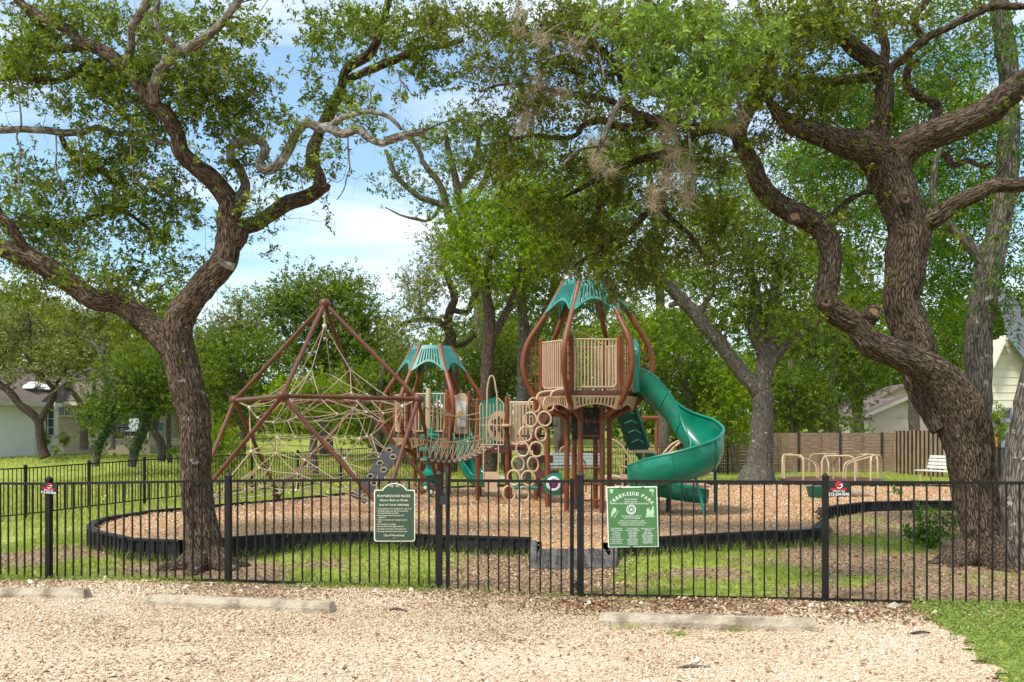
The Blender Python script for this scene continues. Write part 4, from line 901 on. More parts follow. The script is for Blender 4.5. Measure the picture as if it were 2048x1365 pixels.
for k, v in NP.items():
    mb = MB(); mb.sphere(v, .115 if k[0] != 'P' else .12, 16, (1, 1, .92)); mb.build('ball_joint', M['netpipe'], net, True)
    if k[0] == 'P': mb = MB(); mb.lathe((v[0], v[1], -.02), [(.05, 0), (.05, .15), (.10, v[2]-.0)], 12); mb.build('footing', M['netpipe'], net, True)
# ropes: rings of nodes tied to the frame
rp = MB(); FT = []
class _C:
    def sphere(s, p, r_, n): FT.append((p, r_, n))
cl = _C(); c0 = V3(NP['A'])[:2]; rot0 = -1.77
def node(z, r, a, j=.05): return np.array([c0[0]+r*math.cos(a), c0[1]+r*math.sin(a), z])+rng.normal(size=3)*j
def rope(a, b, r=.0092, sag=.02):
    m_ = (a+b)/2-np.array([0, 0, sag]); rp.tube([a, m_, b], r, 5, caps=False)
CL = []
def clampn(p): CL.append(tuple(p))
rings = []
for z, r, n, ph in ((2.92, .52, 4, .0), (2.40, .80, 8, .2), (1.98, 1.28, 12, .0), (1.62, 1.05, 8, .2), (1.25, 1.45, 12, .13), (.92, 1.25, 8, .0), (.62, 1.65, 12, .13)):
    rings.append([node(z, r, rot0+2*math.pi*i/n+ph, .06) for i in range(n)])
ap = V3(NP['A'])-[0, 0, .45]; rp.tube([V3(NP['A']), ap], .02, 6); cl.sphere(tuple(ap), .05, 8); clampn(ap-[0, 0, .25])
for q in rings[0]: rope(ap, q, .010, .0); clampn(q)
for rg in rings:
    n = len(rg)
    for i, q in enumerate(rg):
        if n > 4: rope(q, rg[(i+1) % n], .0092, .03)
        clampn(q)
for ra, rb in zip(rings, rings[1:]):
    for i, q in enumerate(rb):
        ds = sorted(ra, key=lambda p: np.linalg.norm(p-q)); rope(q, ds[0])
        if i % 2 == 0: rope(q, ds[1])
for k in 'FRBL':
    p = V3(NP[k]); dirn = c0-p[:2]; dirn /= np.linalg.norm(dirn); h = np.array([p[0]+dirn[0]*.32, p[1]+dirn[1]*.32, p[2]-.14]); rope(p, h, .02, 0); cl.sphere(tuple(h), .04, 6)
    for rg, m_ in ((rings[0], 1), (rings[1], 2), (rings[2], 3), (rings[4], 3)):
        for q in sorted(rg, key=lambda a: np.linalg.norm(a-h))[:m_]: rope(h, q, .0092, .03)
for k in ('P1', 'P2', 'P3', 'P4'):
    p = V3(NP[k])+[0, 0, .02]; dirn = c0-p[:2]; dirn /= np.linalg.norm(dirn); h = p+np.array([dirn[0]*.35, dirn[1]*.35, .10]); rope(p, h, .024, 0)
    for j in range(5): cl.sphere(tuple(p+(h-p)*(j/4)+rng.normal(size=3)*.03), .045, 6)
    for rg, m_ in ((rings[6], 4), (rings[4], 3), (rings[5], 2)):
        for q in sorted(rg, key=lambda a: np.linalg.norm(a-h))[:m_]: rope(h, q, .0092, .02)
rp.build('rope_web', M['rope'], net, True)
for p, r_, n_ in FT: mb = MB(); mb.sphere(p, r_, n_); mb.build('rope_fitting', M['clamp'], net, True)
for p in CL: mb = MB(); mb.sphere(p, .026, 6); mb.build('rope_clamp', M['clamp'], net, True)
# black rubber climbing strip with pale footholds leaning on the frame, toward the small tower
a = P(792, 895, 18.2); b = P(716, 1000, 17.6); st = MB(); st.bar(a, b, .30, .03, up=(0, -1, .3)); st.build('climbing_strip', M['rubber'], net)
hh = MB()
for i in range(8):
    c = a.lerp(b, (i+.5)/8)+Vector((.08 if i % 2 else -.08, -.035, .0)); hh.tube([(c.x+.06*math.cos(t), c.y, c.z+.05*math.sin(t)) for t in np.linspace(0, 6.28, 6, endpoint=False)], .016, 5, closed=True)
hh.build('footholds', M['rope'], net, True)

# ---------------------------------------------------------------- play structure
TX, TY, TZ = 1.45, 18.1, 2.45; SX, SY, SZ = -1.93, 22.9, 1.66
play = empty('play_structure', (TX, TY, .2), 'large brown, tan and green play structure with two bulb-shaped towers, slides and a rope bridge', 'play structure')
def hx(c, phi, r, z): return Vector((c[0]+r*math.sin(phi), c[1]-r*math.cos(phi), z))
PROF = [(-.53, .40), (-.44, .52), (-.36, .70), (-.20, .95), (.02, 1.10), (.24, 1.20), (.52, 1.245), (.80, 1.20), (1.00, 1.12), (1.24, .96), (1.52, .78), (1.82, .61), (2.12, .45)]
def slotted(mb, fn, nslot, nrm, th=.03, scal=.35, u0=.12, u1=.88, v0=.14, v1=.78, lift=.0):
    "fn(u,v) 3D; a plate with vertical slots and a scalloped lower edge"
    def q(u, v, k): p = Vector(fn(u, v))+Vector(nrm)*(k*th); return tuple(p)
    def cell(us, vs):
        (a, b), (c, d) = us, vs; c0 = c if not callable(c) else None
        ca, cb = (c(a), c(b)) if callable(c) else (c, c); da, db = (d(a), d(b)) if callable(d) else (d, d)
        mb.add([q(a, ca, 0), q(b, cb, 0), q(b, db, 0), q(a, da, 0), q(a, ca, 1), q(b, cb, 1), q(b, db, 1), q(a, da, 1)], [(0, 1, 2, 3), (7, 6, 5, 4), (0, 4, 5, 1), (1, 5, 6, 2), (2, 6, 7, 3), (3, 7, 4, 0)])
    low = lambda u: 1-scal*math.sin(math.pi*min(max((u-.06)/.88, 0), 1))**.8 if 0 < u < 1 else 1.0
    lv = lambda u: min(v1, low(u)-.09)
    N = 12; cell((0, u0), (0, lambda u: low(u))); cell((u1, 1), (0, lambda u: low(u)))
    for i in range(N):
        a, b = u0+(u1-u0)*i/N, u0+(u1-u0)*(i+1)/N; cell((a, b), (0, v0)); cell((a, b), (lv, low))
    w_ = (u1-u0)/(nslot*2-1+1)
    for i in range(nslot+1):
        a = u0+(u1-u0)*(i*2-.5)/(nslot*2); b = u0+(u1-u0)*(i*2+.5)/(nslot*2); a = max(a, u0); b = min(b, u1)
        if b > a: cell((a, b), (v0, lv))
def railing(p, q, z0, z1, nb, loop=False):
    "tan barrier of vertical bars between posts p and q"
    p = Vector(p); q = Vector(q); d = q-p; mb = MB(); a = p+d*.07; b = q-d*.07
    mb.tube([(p.x, p.y, z1), (q.x, q.y, z1)], .019, 7); e = a.lerp(b, .06); f = a.lerp(b, .94)
    mb.tube([(a.x, a.y, z1-.02), (a.x, a.y, z0+.10), (e.x, e.y, z0+.03), (f.x, f.y, z0+.03), (b.x, b.y, z0+.10), (b.x, b.y, z1-.02)], .017, 7)
    for i in range(nb):
        c = a.lerp(b, (i+1)/(nb+1)); mb.tube([(c.x, c.y, z0+.03), (c.x, c.y, z1)], .0145, 6, caps=False)
    return mb.build('railing', M['tan'], play, True)
def tower(cx_, cy_, zd, rot, ground_z, rail_faces, skirt_faces, nb=9):
    c = (cx_, cy_); ph = [rot+R(30+60*i) for i in range(6)]
    for f in ph:
        mb = MB(); mb.tube([hx(c, f, r_, zd+dz) for dz, r_ in PROF], .052, 10, step=.12); mb.build('curved_pole', M['pipe'], play, True)
        mb = MB(); mb.tube([hx(c, f, .41, ground_z-.1), hx(c, f, .41, zd-.1)], .048, 10); mb.build('leg', M['pipe'], play, True)
        mb = MB(); mb.tube([hx(c, f, .90, zd-.34), hx(c, f, .90, zd+1.0)], .05, 10); p = hx(c, f, .90, zd+1.0); mb.sphere(tuple(p), .05, 8, (1, 1, .5)); mb.build('post', M['pipe'], play, True)
        mb = MB()
        for r_, z0, z1 in ((1.0, -.05, 1.10), (1.09, .12, .98)): mb.tube([hx(c, f, r_, zd+z0), hx(c, f, r_, zd+z1)], .012, 5)
        for i in range(5): z = zd+.15+.17*i; mb.tube([hx(c, f, .93, z), hx(c, f, 1.19, z)], .010, 5)
        mb.build('pole_brace', M['pipe'], play)
    for i in range(6):
        f0, f1 = ph[i], ph[(i+1) % 6]; z0, z1 = zd+2.07, zd+1.43
        def fn(u, v, f0=f0, f1=f1, z0=z0, z1=z1):
            r_ = .47+(.86-.47)*v; a = hx(c, f0, r_, z0+(z1-z0)*v); b = hx(c, f1, r_, z0+(z1-z0)*v); p = a.lerp(b, u); k = .05*math.sin(math.pi*u); m_ = (f0+f1)/2 if f1 > f0 else (f0+f1+2*math.pi)/2; return (p.x+k*math.sin(m_)*0, p.y, p.z+.02*math.sin(math.pi*u))
        m_ = (f0+f1)/2 if f1 > f0 else (f0+f1+2*math.pi)/2
        mb = MB(); slotted(mb, fn, 8, (math.sin(m_)*.8, -math.cos(m_)*.8, .6), .028, .36); mb.build('roof_panel', M['roofgreen'], play)
    mb = MB(); top = [hx(c, f, .96, zd) for f in ph]; bot = [hx(c, f, .96, zd-.075) for f in ph]
    mb.add([tuple(v) for v in top+bot], [(0, 1, 2, 3, 4, 5), (11, 10, 9, 8, 7, 6)]+[(i, i+6, (i+1) % 6+6, (i+1) % 6) for i in range(6)]); mb.build('deck', M['maroon'], play)
    for i in rail_faces:
        a, b = hx(c, ph[i-1], .90, 0), hx(c, ph[i % 6], .90, 0); railing(a, b, zd+.03, zd+.93, nb)
    for i in skirt_faces:
        f0, f1 = ph[i-1], ph[i % 6]
        if f1 < f0: f1 += 2*math.pi
        m_ = (f0+f1)/2
        def fn(u, v, f0=f0, f1=f1): a = hx(c, f0, .95-.10*v, zd-.09-.26*v); b = hx(c, f1, .95-.10*v, zd-.09-.26*v); return a.lerp(b, .02+.96*u)
        mb = MB(); slotted(mb, fn, 11, (math.sin(m_), -math.cos(m_), 0), .03, .38, .08, .92, .16, .70); mb.build('skirt_panel', M['tan'], play)
    return c, ph
bc, bph = tower(TX, TY, TZ, R(-60)+R(5), .2, [1, 0, 3, 4, 5], [0, 1, 2, 5], 11)
scc, sph = tower(SX, SY, SZ, R(-60)+R(-2), .2, [1, 0, 3, 4], [0, 1, 2, 5, 4], 8)
def post(name, x, y, z0, z1, r_=.05, m_='pipe'):
    mb = MB(); mb.tube([(x, y, z0), (x, y, z1)], r_, 10); mb.sphere((x, y, z1), r_, 8, (1, 1, .5)); return mb.build(name, M[m_], play, True)
def tubep(name, pts, r_, m_='tan', n=8, step=None, closed=False, label=None):
    mb = MB(); mb.tube(pts, r_, n, step=step, closed=closed); ob = mb.build(name, M[m_], play, True)
    if label: ob['label'] = label
    return ob
for (x_, y2, yy) in ((1161, 780, 17.30), (1205, 780, 17.30)):
    mb = MB(); mb.sphere(tuple(P(x_, y2, yy-.01)), .018, 8); mb.build('bolt', M['clamp'], play, True)
for x_ in (978, 992): mb = MB(); mb.sphere(tuple(P(x_, 898, 20.84)), .018, 8); mb.build('bolt', M['clamp'], play, True)
# back arched barrier of the tall tower
a = hx(bc, bph[3], .9, 0); b = hx(bc, bph[4], .9, 0); pts = []
tubep('arched_rail', [(a.x, a.y, TZ+.9), (a.lerp(b, .05).x, a.y, TZ+1.0), (a.lerp(b, .5).x, a.y, TZ+1.22), (a.lerp(b, .85).x, a.y, TZ+1.26), (a.lerp(b, .9).x, a.y, TZ+1.1), (a.lerp(b, .9).x, a.y, TZ+.3)], .017, step=.08)
# ladder rungs and black hole-punched panel under the tall tower
for z in (.42, .72, 1.02, 1.32, 1.62, 1.9):
    p, q = hx(bc, bph[0], .41, z), hx(bc, bph[1], .41, z); tubep('rung', [p, q], .018, 'pipe')
mb = MB(); mb.box((TX+.02, TY+.30, 1.86), (.62, .04, .62)); mb.build('punched_panel', M['rubber'], play)
mb = MB()
for i in range(26): mb.sphere((TX+.02+rng.uniform(-.27, .27), TY+.275, 1.86+rng.uniform(-.28, .28)), .013, 6)
mb.build('panel_studs', M['rope'], play)
# mid deck between the towers
for px_, y_, zt_ in ((955, 20.9, 2.42), (1014, 20.9, 2.46), (1071, 20.6, 2.5), (1095, 19.0, 1.75)): post('post', (px_-CX)*y_/F, y_, .1, zt_)
for x_, y_ in ((-.76, 22.3), (-.05, 22.4), (.62, 22.0)): post('post', x_, y_, .1, 2.45)
mb = MB(); mb.box((-.10, 21.6, 1.34), (1.45, 1.40, .09)); mb.build('deck', M['maroon'], play)
mb = MB(); mb.box((-.44, 20.87, 1.30), (.72, .05, .13)); mb.build('deck_edge', M['maroon'], play)
railing((-.07, 20.9, 0), (.50, 20.7, 0), 1.40, 2.35, 6); railing((-.76, 22.3, 0), (-.05, 22.4, 0), 1.40, 2.35, 6); railing((-.05, 22.4, 0), (.62, 22.0, 0), 1.40, 2.35, 6)
# tan loop gate with tall arch, in front of the green gear panel
y_ = 20.86
def q_(px, py, y=20.86): return tuple(P(px, py, y))
mb = MB(); mb.tube([q_(960, 890), q_(960, 812), q_(963, 806)], .016, 7); mb.tube([q_(1007, 890), q_(1007, 808), q_(1000, 800), q_(993, 795)], .016, 7)
mb.tube([q_(973, 890), q_(974, 800), q_(975, 775), q_(979, 756), q_(983.5, 752), (q_(988, 757)), q_(992, 780), q_(994, 800), q_(994, 890)], .017, 7, step=.06)
for x_ in (966, 980, 987, 1001): mb.tube([q_(x_, 889), q_(x_, 808)], .010, 6)
mb.tube([q_(958, 851), q_(1004, 851)], .012, 6); mb.tube([q_(960, 890), q_(1007, 890)], .014, 6); mb.build('loop_gate', M['tan'], play, True)
def flatpanel(name, pts, y, th, m_, label=None, parent=play):
    mb = MB(); mb.prism(pts, lambda u, v: tuple(P(u, v, y)), lambda u, v: tuple(P(u, v, y)+Vector((0, th, 0)))); ob = mb.build(name, M[m_], parent)
    if label: ob['label'] = label
    return ob
gp = flatpanel('gear_panel', [(962, 890), (962, 804), (966, 800), (973, 803), (980, 798), (990, 795), (1000, 799), (1008, 806), (1016, 806), (1024, 799), (1024, 892), (966, 894)], 21.4, .05, 'green', 'green play panel with a tan gear maze disc')
flatpanel('gear_disc', circ(999, 853, 24, 24, 31), 21.36, .03, 'tan', parent=gp)
mb = MB()
for cx_, cy_, r_ in ((988, 843, 4), (997, 838, 4), (996, 850, 4), (1005, 842, 3.5), (985, 856, 4), (990, 866, 4), (1000, 860, 3.5), (1008, 853, 4), (1004, 870, 4)):
    mb.tube([tuple(P(cx_+r_*math.cos(t), cy_+r_*math.sin(t), 21.34)) for t in np.linspace(0, 6.28, 10, endpoint=False)], .012, 4, closed=True); mb.sphere(tuple(P(cx_, cy_, 21.34)), .015, 6)
mb.build('gears', M['rubber'], gp)
# tan telescope-like tube with hood panel on the small tower, green and flower panels
gpp = flatpanel('arch_panel', [(838, 865), (838, 800), (843, 788), (855, 783), (875, 783), (889, 789), (897, 800), (897, 866), (887, 866), (887, 815), (880, 800), (868, 797), (852, 800), (848, 812), (848, 865)], 22.3, .06, 'green', 'green arched doorway panel on the low tower')
fp = flatpanel('flower_panel', [(911, 868), (911, 800), (913, 790), (920, 786), (930, 787), (935, 795), (936, 868)], 22.5, .05, 'tan', 'tan panel with a white window and yellow flower')
flatpanel('panel_window', [(915, 854), (915, 806), (920, 802), (929, 803), (932, 808), (932, 854)], 22.46, .03, 'white', parent=fp)
mb = MB()
for t in range(6): a = t*1.047; mb.sphere(tuple(P(921+3.4*math.cos(a), 827+3.4*math.sin(a), 22.4)), .03, 6, (1, .4, 1))
mb.build('yellow_flower', M['yellow'], fp)
tubep('periscope', [tuple(P(857, 858, 22.0)), tuple(P(856.5, 800, 22.0)), tuple(P(857, 777, 22.0))], .055, 'tan')
# green corkscrew climber
mb = MB(); cx_ = (861-CX)*21.6/F; cy_ = 21.6; prof = [(.10, -.9)]
def zc(py): return EYE-(py-HY)*21.6/F
prf = [(985, .06), (975, .17), (967, .18), (963, .12), (955, .13), (951, .24), (946, .24), (942, .14), (930, .10), (922, .24), (917, .24), (914, .15), (906, .10), (901, .27), (896, .27), (893, .13), (884, .10), (875, .24), (870, .24), (867, .10), (858, .09)]
mb.lathe((cx_, cy_, 0), [(r_, zc(py)) for py, r_ in prf], 18); mb.build('corkscrew_climber', M['green'], play, True)
tubep('climber_pole', [(cx_, cy_, .1), (cx_, cy_, 1.75)], .045, 'green')
# ---- slides: trough swept along a path
def sweep(name, path, wd, hl, hr, m_, label=None, rimr=.028, rib=0, step=.12):
    P4 = cat_rom(np.array([(*p, 0.0) for p in path]), step)[:, :3]; n = len(P4); T = np.gradient(P4, axis=0); V = []; K = 15; wl = np.linspace(0, 1, n)
    hl = np.interp(wl, np.linspace(0, 1, len(hl)), hl); hr = np.interp(wl, np.linspace(0, 1, len(hr)), hr)
    sec = []; rims = [[], []]
    for i in range(n):
        t = T[i]/np.linalg.norm(T[i]); s = np.cross(t, (0, 0, 1.)); s /= np.linalg.norm(s); up = np.cross(s, t); row = []
        for shell in (0, 1):
            w2 = wd/2+.018*shell
            for j in range(K):
                a = -1+2*j/(K-1); h = hl[i] if a < 0 else hr[i]; x = w2*math.copysign(min(1, abs(a)*1.35)**.8, a); z = h*max(0, (abs(a)-.35)/.65)**1.6-(.02*shell)
                row.append(P4[i]+s*x+up*z*.6+np.array([0, 0, z*.4]))
        V += row; rims[0].append(row[0]); rims[1].append(row[K-1])
    Fs = []; W_ = 2*K
    for i in range(n-1):
        for j in range(K-1):
            Fs.append((i*W_+j, i*W_+j+1, (i+1)*W_+j+1, (i+1)*W_+j)); Fs.append((i*W_+K+j+1, i*W_+K+j, (i+1)*W_+K+j, (i+1)*W_+K+j+1))
        for j in (0, K-1): Fs.append((i*W_+j, (i+1)*W_+j, (i+1)*W_+K+j, i*W_+K+j))
    for i in (0, n-1):
        for j in range(K-1): Fs.append((i*W_+j, i*W_+j+1, i*W_+K+j+1, i*W_+K+j))
    mb = MB(); mb.add(V, Fs); ob = mb.build(name, M[m_], play, True)
    if label: ob['label'] = label
    mb = MB(); [mb.tube(r_, rimr, 8) for r_ in rims]; mb.build('rim', M[m_], ob, True)
    if rib:
        va = np.array(V).reshape(n, W_, 3)
        for i in range(rib, n-2, rib): mb = MB(); mb.tube(list(va[i, K:]), .017, 6); mb.build('joint_flange', M[m_], ob, True)
    return ob
sl = sweep('slide', [(2.28, 18.05, 2.45), (2.50, 18.10, 2.36), (2.90, 18.12, 1.97), (3.20, 18.02, 1.62), (3.44, 17.75, 1.34), (3.55, 17.35, 1.15), (3.42, 16.98, 1.0), (3.10, 16.82, .87), (2.68, 16.88, .76), (2.42, 17.2, .66), (2.50, 17.58, .56), (2.85, 17.75, .48), (3.25, 17.70, .42), (3.62, 17.60, .39)],
      .58, [.42, .40, .44, .62, .62, .55, .50, .42, .34, .26, .20], [.42, .40, .36, .34, .34, .34, .34, .32, .30, .26, .20], 'green', 'bright green spiral slide leaving the right side of the tall tower', rib=6)
mb = MB(); hd = [(2.33, 17.72, 2.45), (2.33, 17.70, 2.9), (2.33, 17.76, 3.20), (2.33, 17.95, 3.38), (2.33, 18.15, 3.38), (2.33, 18.34, 3.20), (2.33, 18.40, 2.9), (2.33, 18.38, 2.45)]
mb.tube(hd, .055, 8, step=.1); mb.box((2.30, 17.78, 2.85), (.05, .16, .75)); mb.box((2.30, 18.32, 2.85), (.05, .16, .75)); mb.box((2.30, 18.05, 3.25), (.05, .45, .18)); mb.build('hood', M['green'], sl, True)
mb = MB(); mb.tube([P(1384, 930, 16.9), P(1399, 985, 16.8), P(1415, 1054, 16.7)], .026, 8); mb.build('support_leg', M['green'], sl, True)
mb = MB(); mb.tube([P(1430, 905, 17.5), P(1431, 1040, 17.5)], .03, 8); mb.build('support_leg', M['dgreen'], sl, True)
mb = MB(); mb.tube([(2.9, 17.65, .1), (2.9, 17.65, .45)], .04, 8); mb.build('support_leg', M['rubber'], sl, True)
sweep('slide', [(-1.25, 22.5, 1.60), (-1.18, 22.3, 1.40), (-1.10, 22.2, 1.0), (-1.0, 22.1, .70), (-.85, 22.0, .52), (-.62, 21.8, .47), (-.50, 21.7, .50)], .46, [.2, .24, .26, .24, .2], [.2, .24, .26, .24, .2], 'green', 'short green slide curving down from the low tower')
# green climbing ladder behind the spiral slide, resting on a tan step
gl = MB(); a = [P(1245, 800, 19.2), P(1262, 850, 19.4), P(1278, 895, 19.6)]
gl.tube([tuple(v+Vector((-.20, 0, 0))) for v in a], .04, 8); gl.tube([tuple(v+Vector((.20, 0, 0))) for v in a], .04, 8)
for i in range(9): c = a[0].lerp(a[2], i/8); gl.box(tuple(c+Vector((0, .05, 0))), (.40, .03, .13)); 
g_ = gl.build('climbing_ladder', M['dgreen'], play, True)
mb = MB()
for i in range(5): c = a[0].lerp(a[2], (i+.5)/5); mb.tube([tuple(c+Vector((-.13, -.04, 0))), tuple(c+Vector((0, -.07, .06))), tuple(c+Vector((.13, -.04, 0)))], .026, 6)
mb.build('grip', M['green'], g_, True)
mb = MB(); mb.box(tuple(P(1289, 903, 19.6)), (.44, .35, .06)); mb.build('step', M['tan'], play); tubep('step_post', [tuple(P(1287, 906, 19.6)), tuple(P(1287, 960, 19.6))], .03, 'tan')
b = [P(1288, 905, 20.0), P(1308, 935, 20.0), P(1322, 962, 20.0)]; mb = MB(); mb.tube([tuple(v+Vector((-.16, 0, 0))) for v in b], .045, 8); mb.tube([tuple(v+Vector((.16, 0, 0))) for v in b], .045, 8)
for i in range(5): c = b[0].lerp(b[2], (i+.5)/5); mb.box(tuple(c), (.34, .05, .11))
mb.build('climbing_ladder', M['dgreen'], play, True)
# tan arch ladders at the back
def arch_ladder(l1, l2, y):
    mb = MB(); A1 = [tuple(P(x, yy, y)) for x, yy in l1]; A2 = [tuple(P(x, yy, y+.35)) for x, yy in l2]; mb.tube(A1, .022, 7, step=.15); mb.tube(A2, .022, 7, step=.15)
    c1 = cat_rom(np.array([(*p, 0) for p in A1]), .3); c2 = cat_rom(np.array([(*p, 0) for p in A2]), .3)
    for i in range(1, 7): u = i/7; mb.tube([c1[int(u*(len(c1)-1))][:3], c2[int(u*(len(c2)-1))][:3]], .016, 6)
    mb.build('arch_ladder', M['tan'], play, True)
arch_ladder([(1225, 879), (1242, 890), (1258, 915), (1268, 940), (1275, 968)], [(1218, 892), (1229, 905), (1238, 930), (1243, 950), (1246, 975)], 20.5)
arch_ladder([(1362, 880), (1345, 888), (1330, 903), (1322, 915)], [(1362, 884), (1350, 893), (1338, 906), (1331, 920)], 22)
arch_ladder([(1120, 905), (1122, 897), (1130, 893), (1140, 897), (1145, 912), (1146, 990)], [(1158, 925), (1164, 917), (1170, 925), (1172, 940), (1172, 960), (1172, 985)], 18.9)
# ring ladder
mb = MB(); mb.tube([P(1125, 783, 17.35), P(1095, 783, 17.35), P(1078, 788, 17.32), P(1073, 800, 17.3)], .022, 8, step=.06); mb.tube([P(1135, 779, 17.3), P(1115, 780, 17.3), P(1104, 786, 17.3), P(1101, 797, 17.3)], .022, 8, step=.06)
rl = mb.build('ring_ladder', M['tan'], play, True); rl['label'] = 'two leaning chains of tan rings in front of the tall tower'
ch1 = [(1068.5, 810.6), (1061, 839.6), (1051, 868.6), (1045, 898.5), (1036, 928), (1027.6, 955.7), (1018, 987)]; ch2 = [(1097.5, 808.5), (1089, 838), (1081.7, 868.6), (1073, 899), (1066, 929), (1056.6, 957), (1047, 989)]
for ci, ch in enumerate((ch1, ch2)):
    for i, (x_, y2) in enumerate(ch):
        yy = 17.3-.10*i-.12*ci; tw = (.42 if i % 2 == 0 else -.30)+(.2*ci); r_ = .118; c = P(x_, y2, yy); tl = .22; mb = MB()
        mb.tube([(c.x+r_*math.cos(t)*math.cos(tw)-tl*.3*r_*math.sin(t), c.y+r_*math.cos(t)*math.sin(tw), c.z+r_*1.10*math.sin(t)) for t in np.linspace(0, 2*math.pi, 20, endpoint=False)], .0175, 7, closed=True); mb.build('ring', M['tan'], rl, True)
mb = MB(); mb.tube([P(1046, 1003, 16.6), P(1041, 1036, 16.5)], .017, 7); mb.tube([P(1018, 1002, 16.6), P(1014, 1028, 16.5)], .017, 7); mb.build('stem', M['tan'], rl, True)
# purple steering wheel panel
wp = flatpanel('wheel_panel', [(1123, 947), (1123, 990), (1108, 991), (1096, 988), (1089, 980), (1086, 970), (1088, 959), (1095, 951), (1106, 947)], 17.5, .05, 'green', 'green panel with a white ring and purple bubble')
mb = MB(); mb.tube([tuple(P(1107+11.5*math.cos(t), 968+11.5*math.sin(t), 17.46)) for t in np.linspace(0, 6.28, 24, endpoint=False)], .032, 6, closed=True); mb.build('white_ring', M['white'], wp, True)
mb = MB(); c = P(1107, 968, 17.46); mb.sphere(tuple(c), .095, 16, (1, .5, 1)); mb.build('purple_bubble', M['purple'], wp, True)
tubep('balance_beam', [tuple(P(1022, 975, 18.9)), tuple(P(1075, 977, 18.9))], .04, 'green'); 
tubep('table_post', [tuple(P(1020, 975, 18.9)), tuple(P(1020, 1003, 18.9))], .03, 'pipe')
mb = MB(); mb.prism([(969, 944), (995, 944), (994, 984), (970, 984)], lambda u, v: tuple(P(u, v, 19.6)), lambda u, v: tuple(P(u, v, 19.66))); mb.tube([P(967, 890, 19.6), P(967, 965, 19.6)], .014, 6); mb.tube([P(997, 890, 19.6), P(997, 975, 19.6), P(993, 984, 19.6)], .014, 6); mb.build('store_counter', M['tan'], play)
mb = MB(); c = P(1014, 852, 20.8); mb.lathe((c.x, c.y, c.z-.03), [(.08, 0), (.125, .02), (.125, .06), (.06, .07)], 12); mb.build('post_collar', M['tan'], play, True)
# brown stairs up to the tall tower
st = MB(); n_ = 5
for i in range(n_):
    t = i/(n_-1); x_ = .30+.62*t; yy = 20.6-1.5*t; z = 1.40+.85*t; st.box((x_, yy, z), (.62, .34, .05), -.35)
st.build('stairs', M['maroon'], play)
mb = MB(); mb.bar((.30, 20.1, 1.38), (.80, 18.85, 2.15), .05, .16, up=(0, 0, 1)); mb.bar((1.0, 20.3, 1.4), (1.35, 18.95, 2.2), .05, .16); mb.build('stair_stringers', M['maroon'], play)
# lower transfer steps to the mid deck
mb = MB()
for i in range(3): mb.box((.62+.12*i, 20.3-.1*i, 1.12-.32*i), (.5, .45, .16), -.1)
mb.build('transfer_steps', M['maroon'], play)
# swing-like bar behind
tubep('crossbar', [tuple(P(1284, 836, 24)), tuple(P(1316, 836, 24)), tuple(P(1313, 850, 24)), tuple(P(1313, 955, 24))], .05, 'pipe')
# rope bridge between the net climber and the mid deck
br = MB(); JN = []; s0 = Vector((-1.90, 18.75, 0)); s1 = Vector((-.72, 20.88, 0)); n_ = 12; perp = Vector((.36, -.2, 0))
for side, (za, zb_, off) in enumerate(((2.28, 2.12, -.0), (2.20, 2.05, 1))):
    A_ = [s0.lerp(s1, t)+perp*off+Vector((0, 0, za+(zb_-za)*t-.16*math.sin(math.pi*t))) for t in np.linspace(0, 1, n_+1)]
    Bm = [s0.lerp(s1, t)+perp*(off*.9)+Vector((0, 0, 1.58+(1.62-1.58)*t-.12*math.sin(math.pi*t))) for t in np.linspace(0, 1, n_+1)]
    C_ = [s0.lerp(s1, t)+perp*(.15+off*.6)+Vector((0, 0, 1.15+(1.38-1.15)*t-.16*math.sin(math.pi*t))) for t in np.linspace(0, 1, n_+1)]
    br.tube(A_, .013, 6); br.tube(Bm, .011, 6); br.tube(C_, .02, 6)
    for i in range(n_):
        br.tube([Bm[i], C_[i]], .008, 5); br.tube([Bm[i+1], C_[i]], .008, 5); (br.tube([A_[i], Bm[i]], .007, 5) if i % 2 == 0 else 0)
        JN.append(tuple(C_[i]))
for i in range(n_*2):
    t = i/(n_*2-1); c = s0.lerp(s1, t)+perp*.45+Vector((0, 0, 1.15+.23*t-.16*math.sin(math.pi*t))); br.tube([c-perp*.42, c+perp*.42], .009, 5)
rb = br.build('rope_bridge', M['rope'], play, True); [(lambda m_: (m_.sphere(p, .045, 6), m_.build('joint', M['rubber'], rb, True)))(MB()) for p in JN]

# ---------------------------------------------------------------- merry-go-round, benches, cup seat, logs
wy = 29.0; wc = P(1662, 950, wy); wz = .26
wh = empty('merry_go_round', (wc.x, wy, .2), 'merry-go-round with tan bent handrails on a low brown disc', 'merry-go-round')
mb = MB(); mb.lathe((wc.x, wy, wz), [(.3, -.1), (1.46, -.05), (1.5, 0), (1.46, .04), (.2, .05)], 32); mb.build('platform', M['maroon'], wh, True)
for i in range(6):
    a = i*math.pi/3+.35; mb = MB(); pts = []
    for u, z in ((-.46, .03), (-.46, .60), (-.40, .72), (-.30, .76), (.30, .76), (.40, .72), (.46, .60), (.46, .03)):
        rr = 1.36 if abs(u) > .42 else 1.36-.0; pts.append((wc.x+rr*math.cos(a)-u*math.sin(a)*1.0, wy+rr*math.sin(a)+u*math.cos(a), wz+z))
    mb.tube(pts, .028, 8); ic = (wc.x+.45*math.cos(a), wy+.45*math.sin(a), wz+.03); mb.tube([(wc.x+1.36*math.cos(a), wy+1.36*math.sin(a), wz+.76), (wc.x+.8*math.cos(a), wy+.8*math.sin(a), wz+.60), (wc.x+.5*math.cos(a), wy+.5*math.sin(a), wz+.45), ic], .024, 8, step=.12); mb.build('handrail', M['tan'], wh, True)
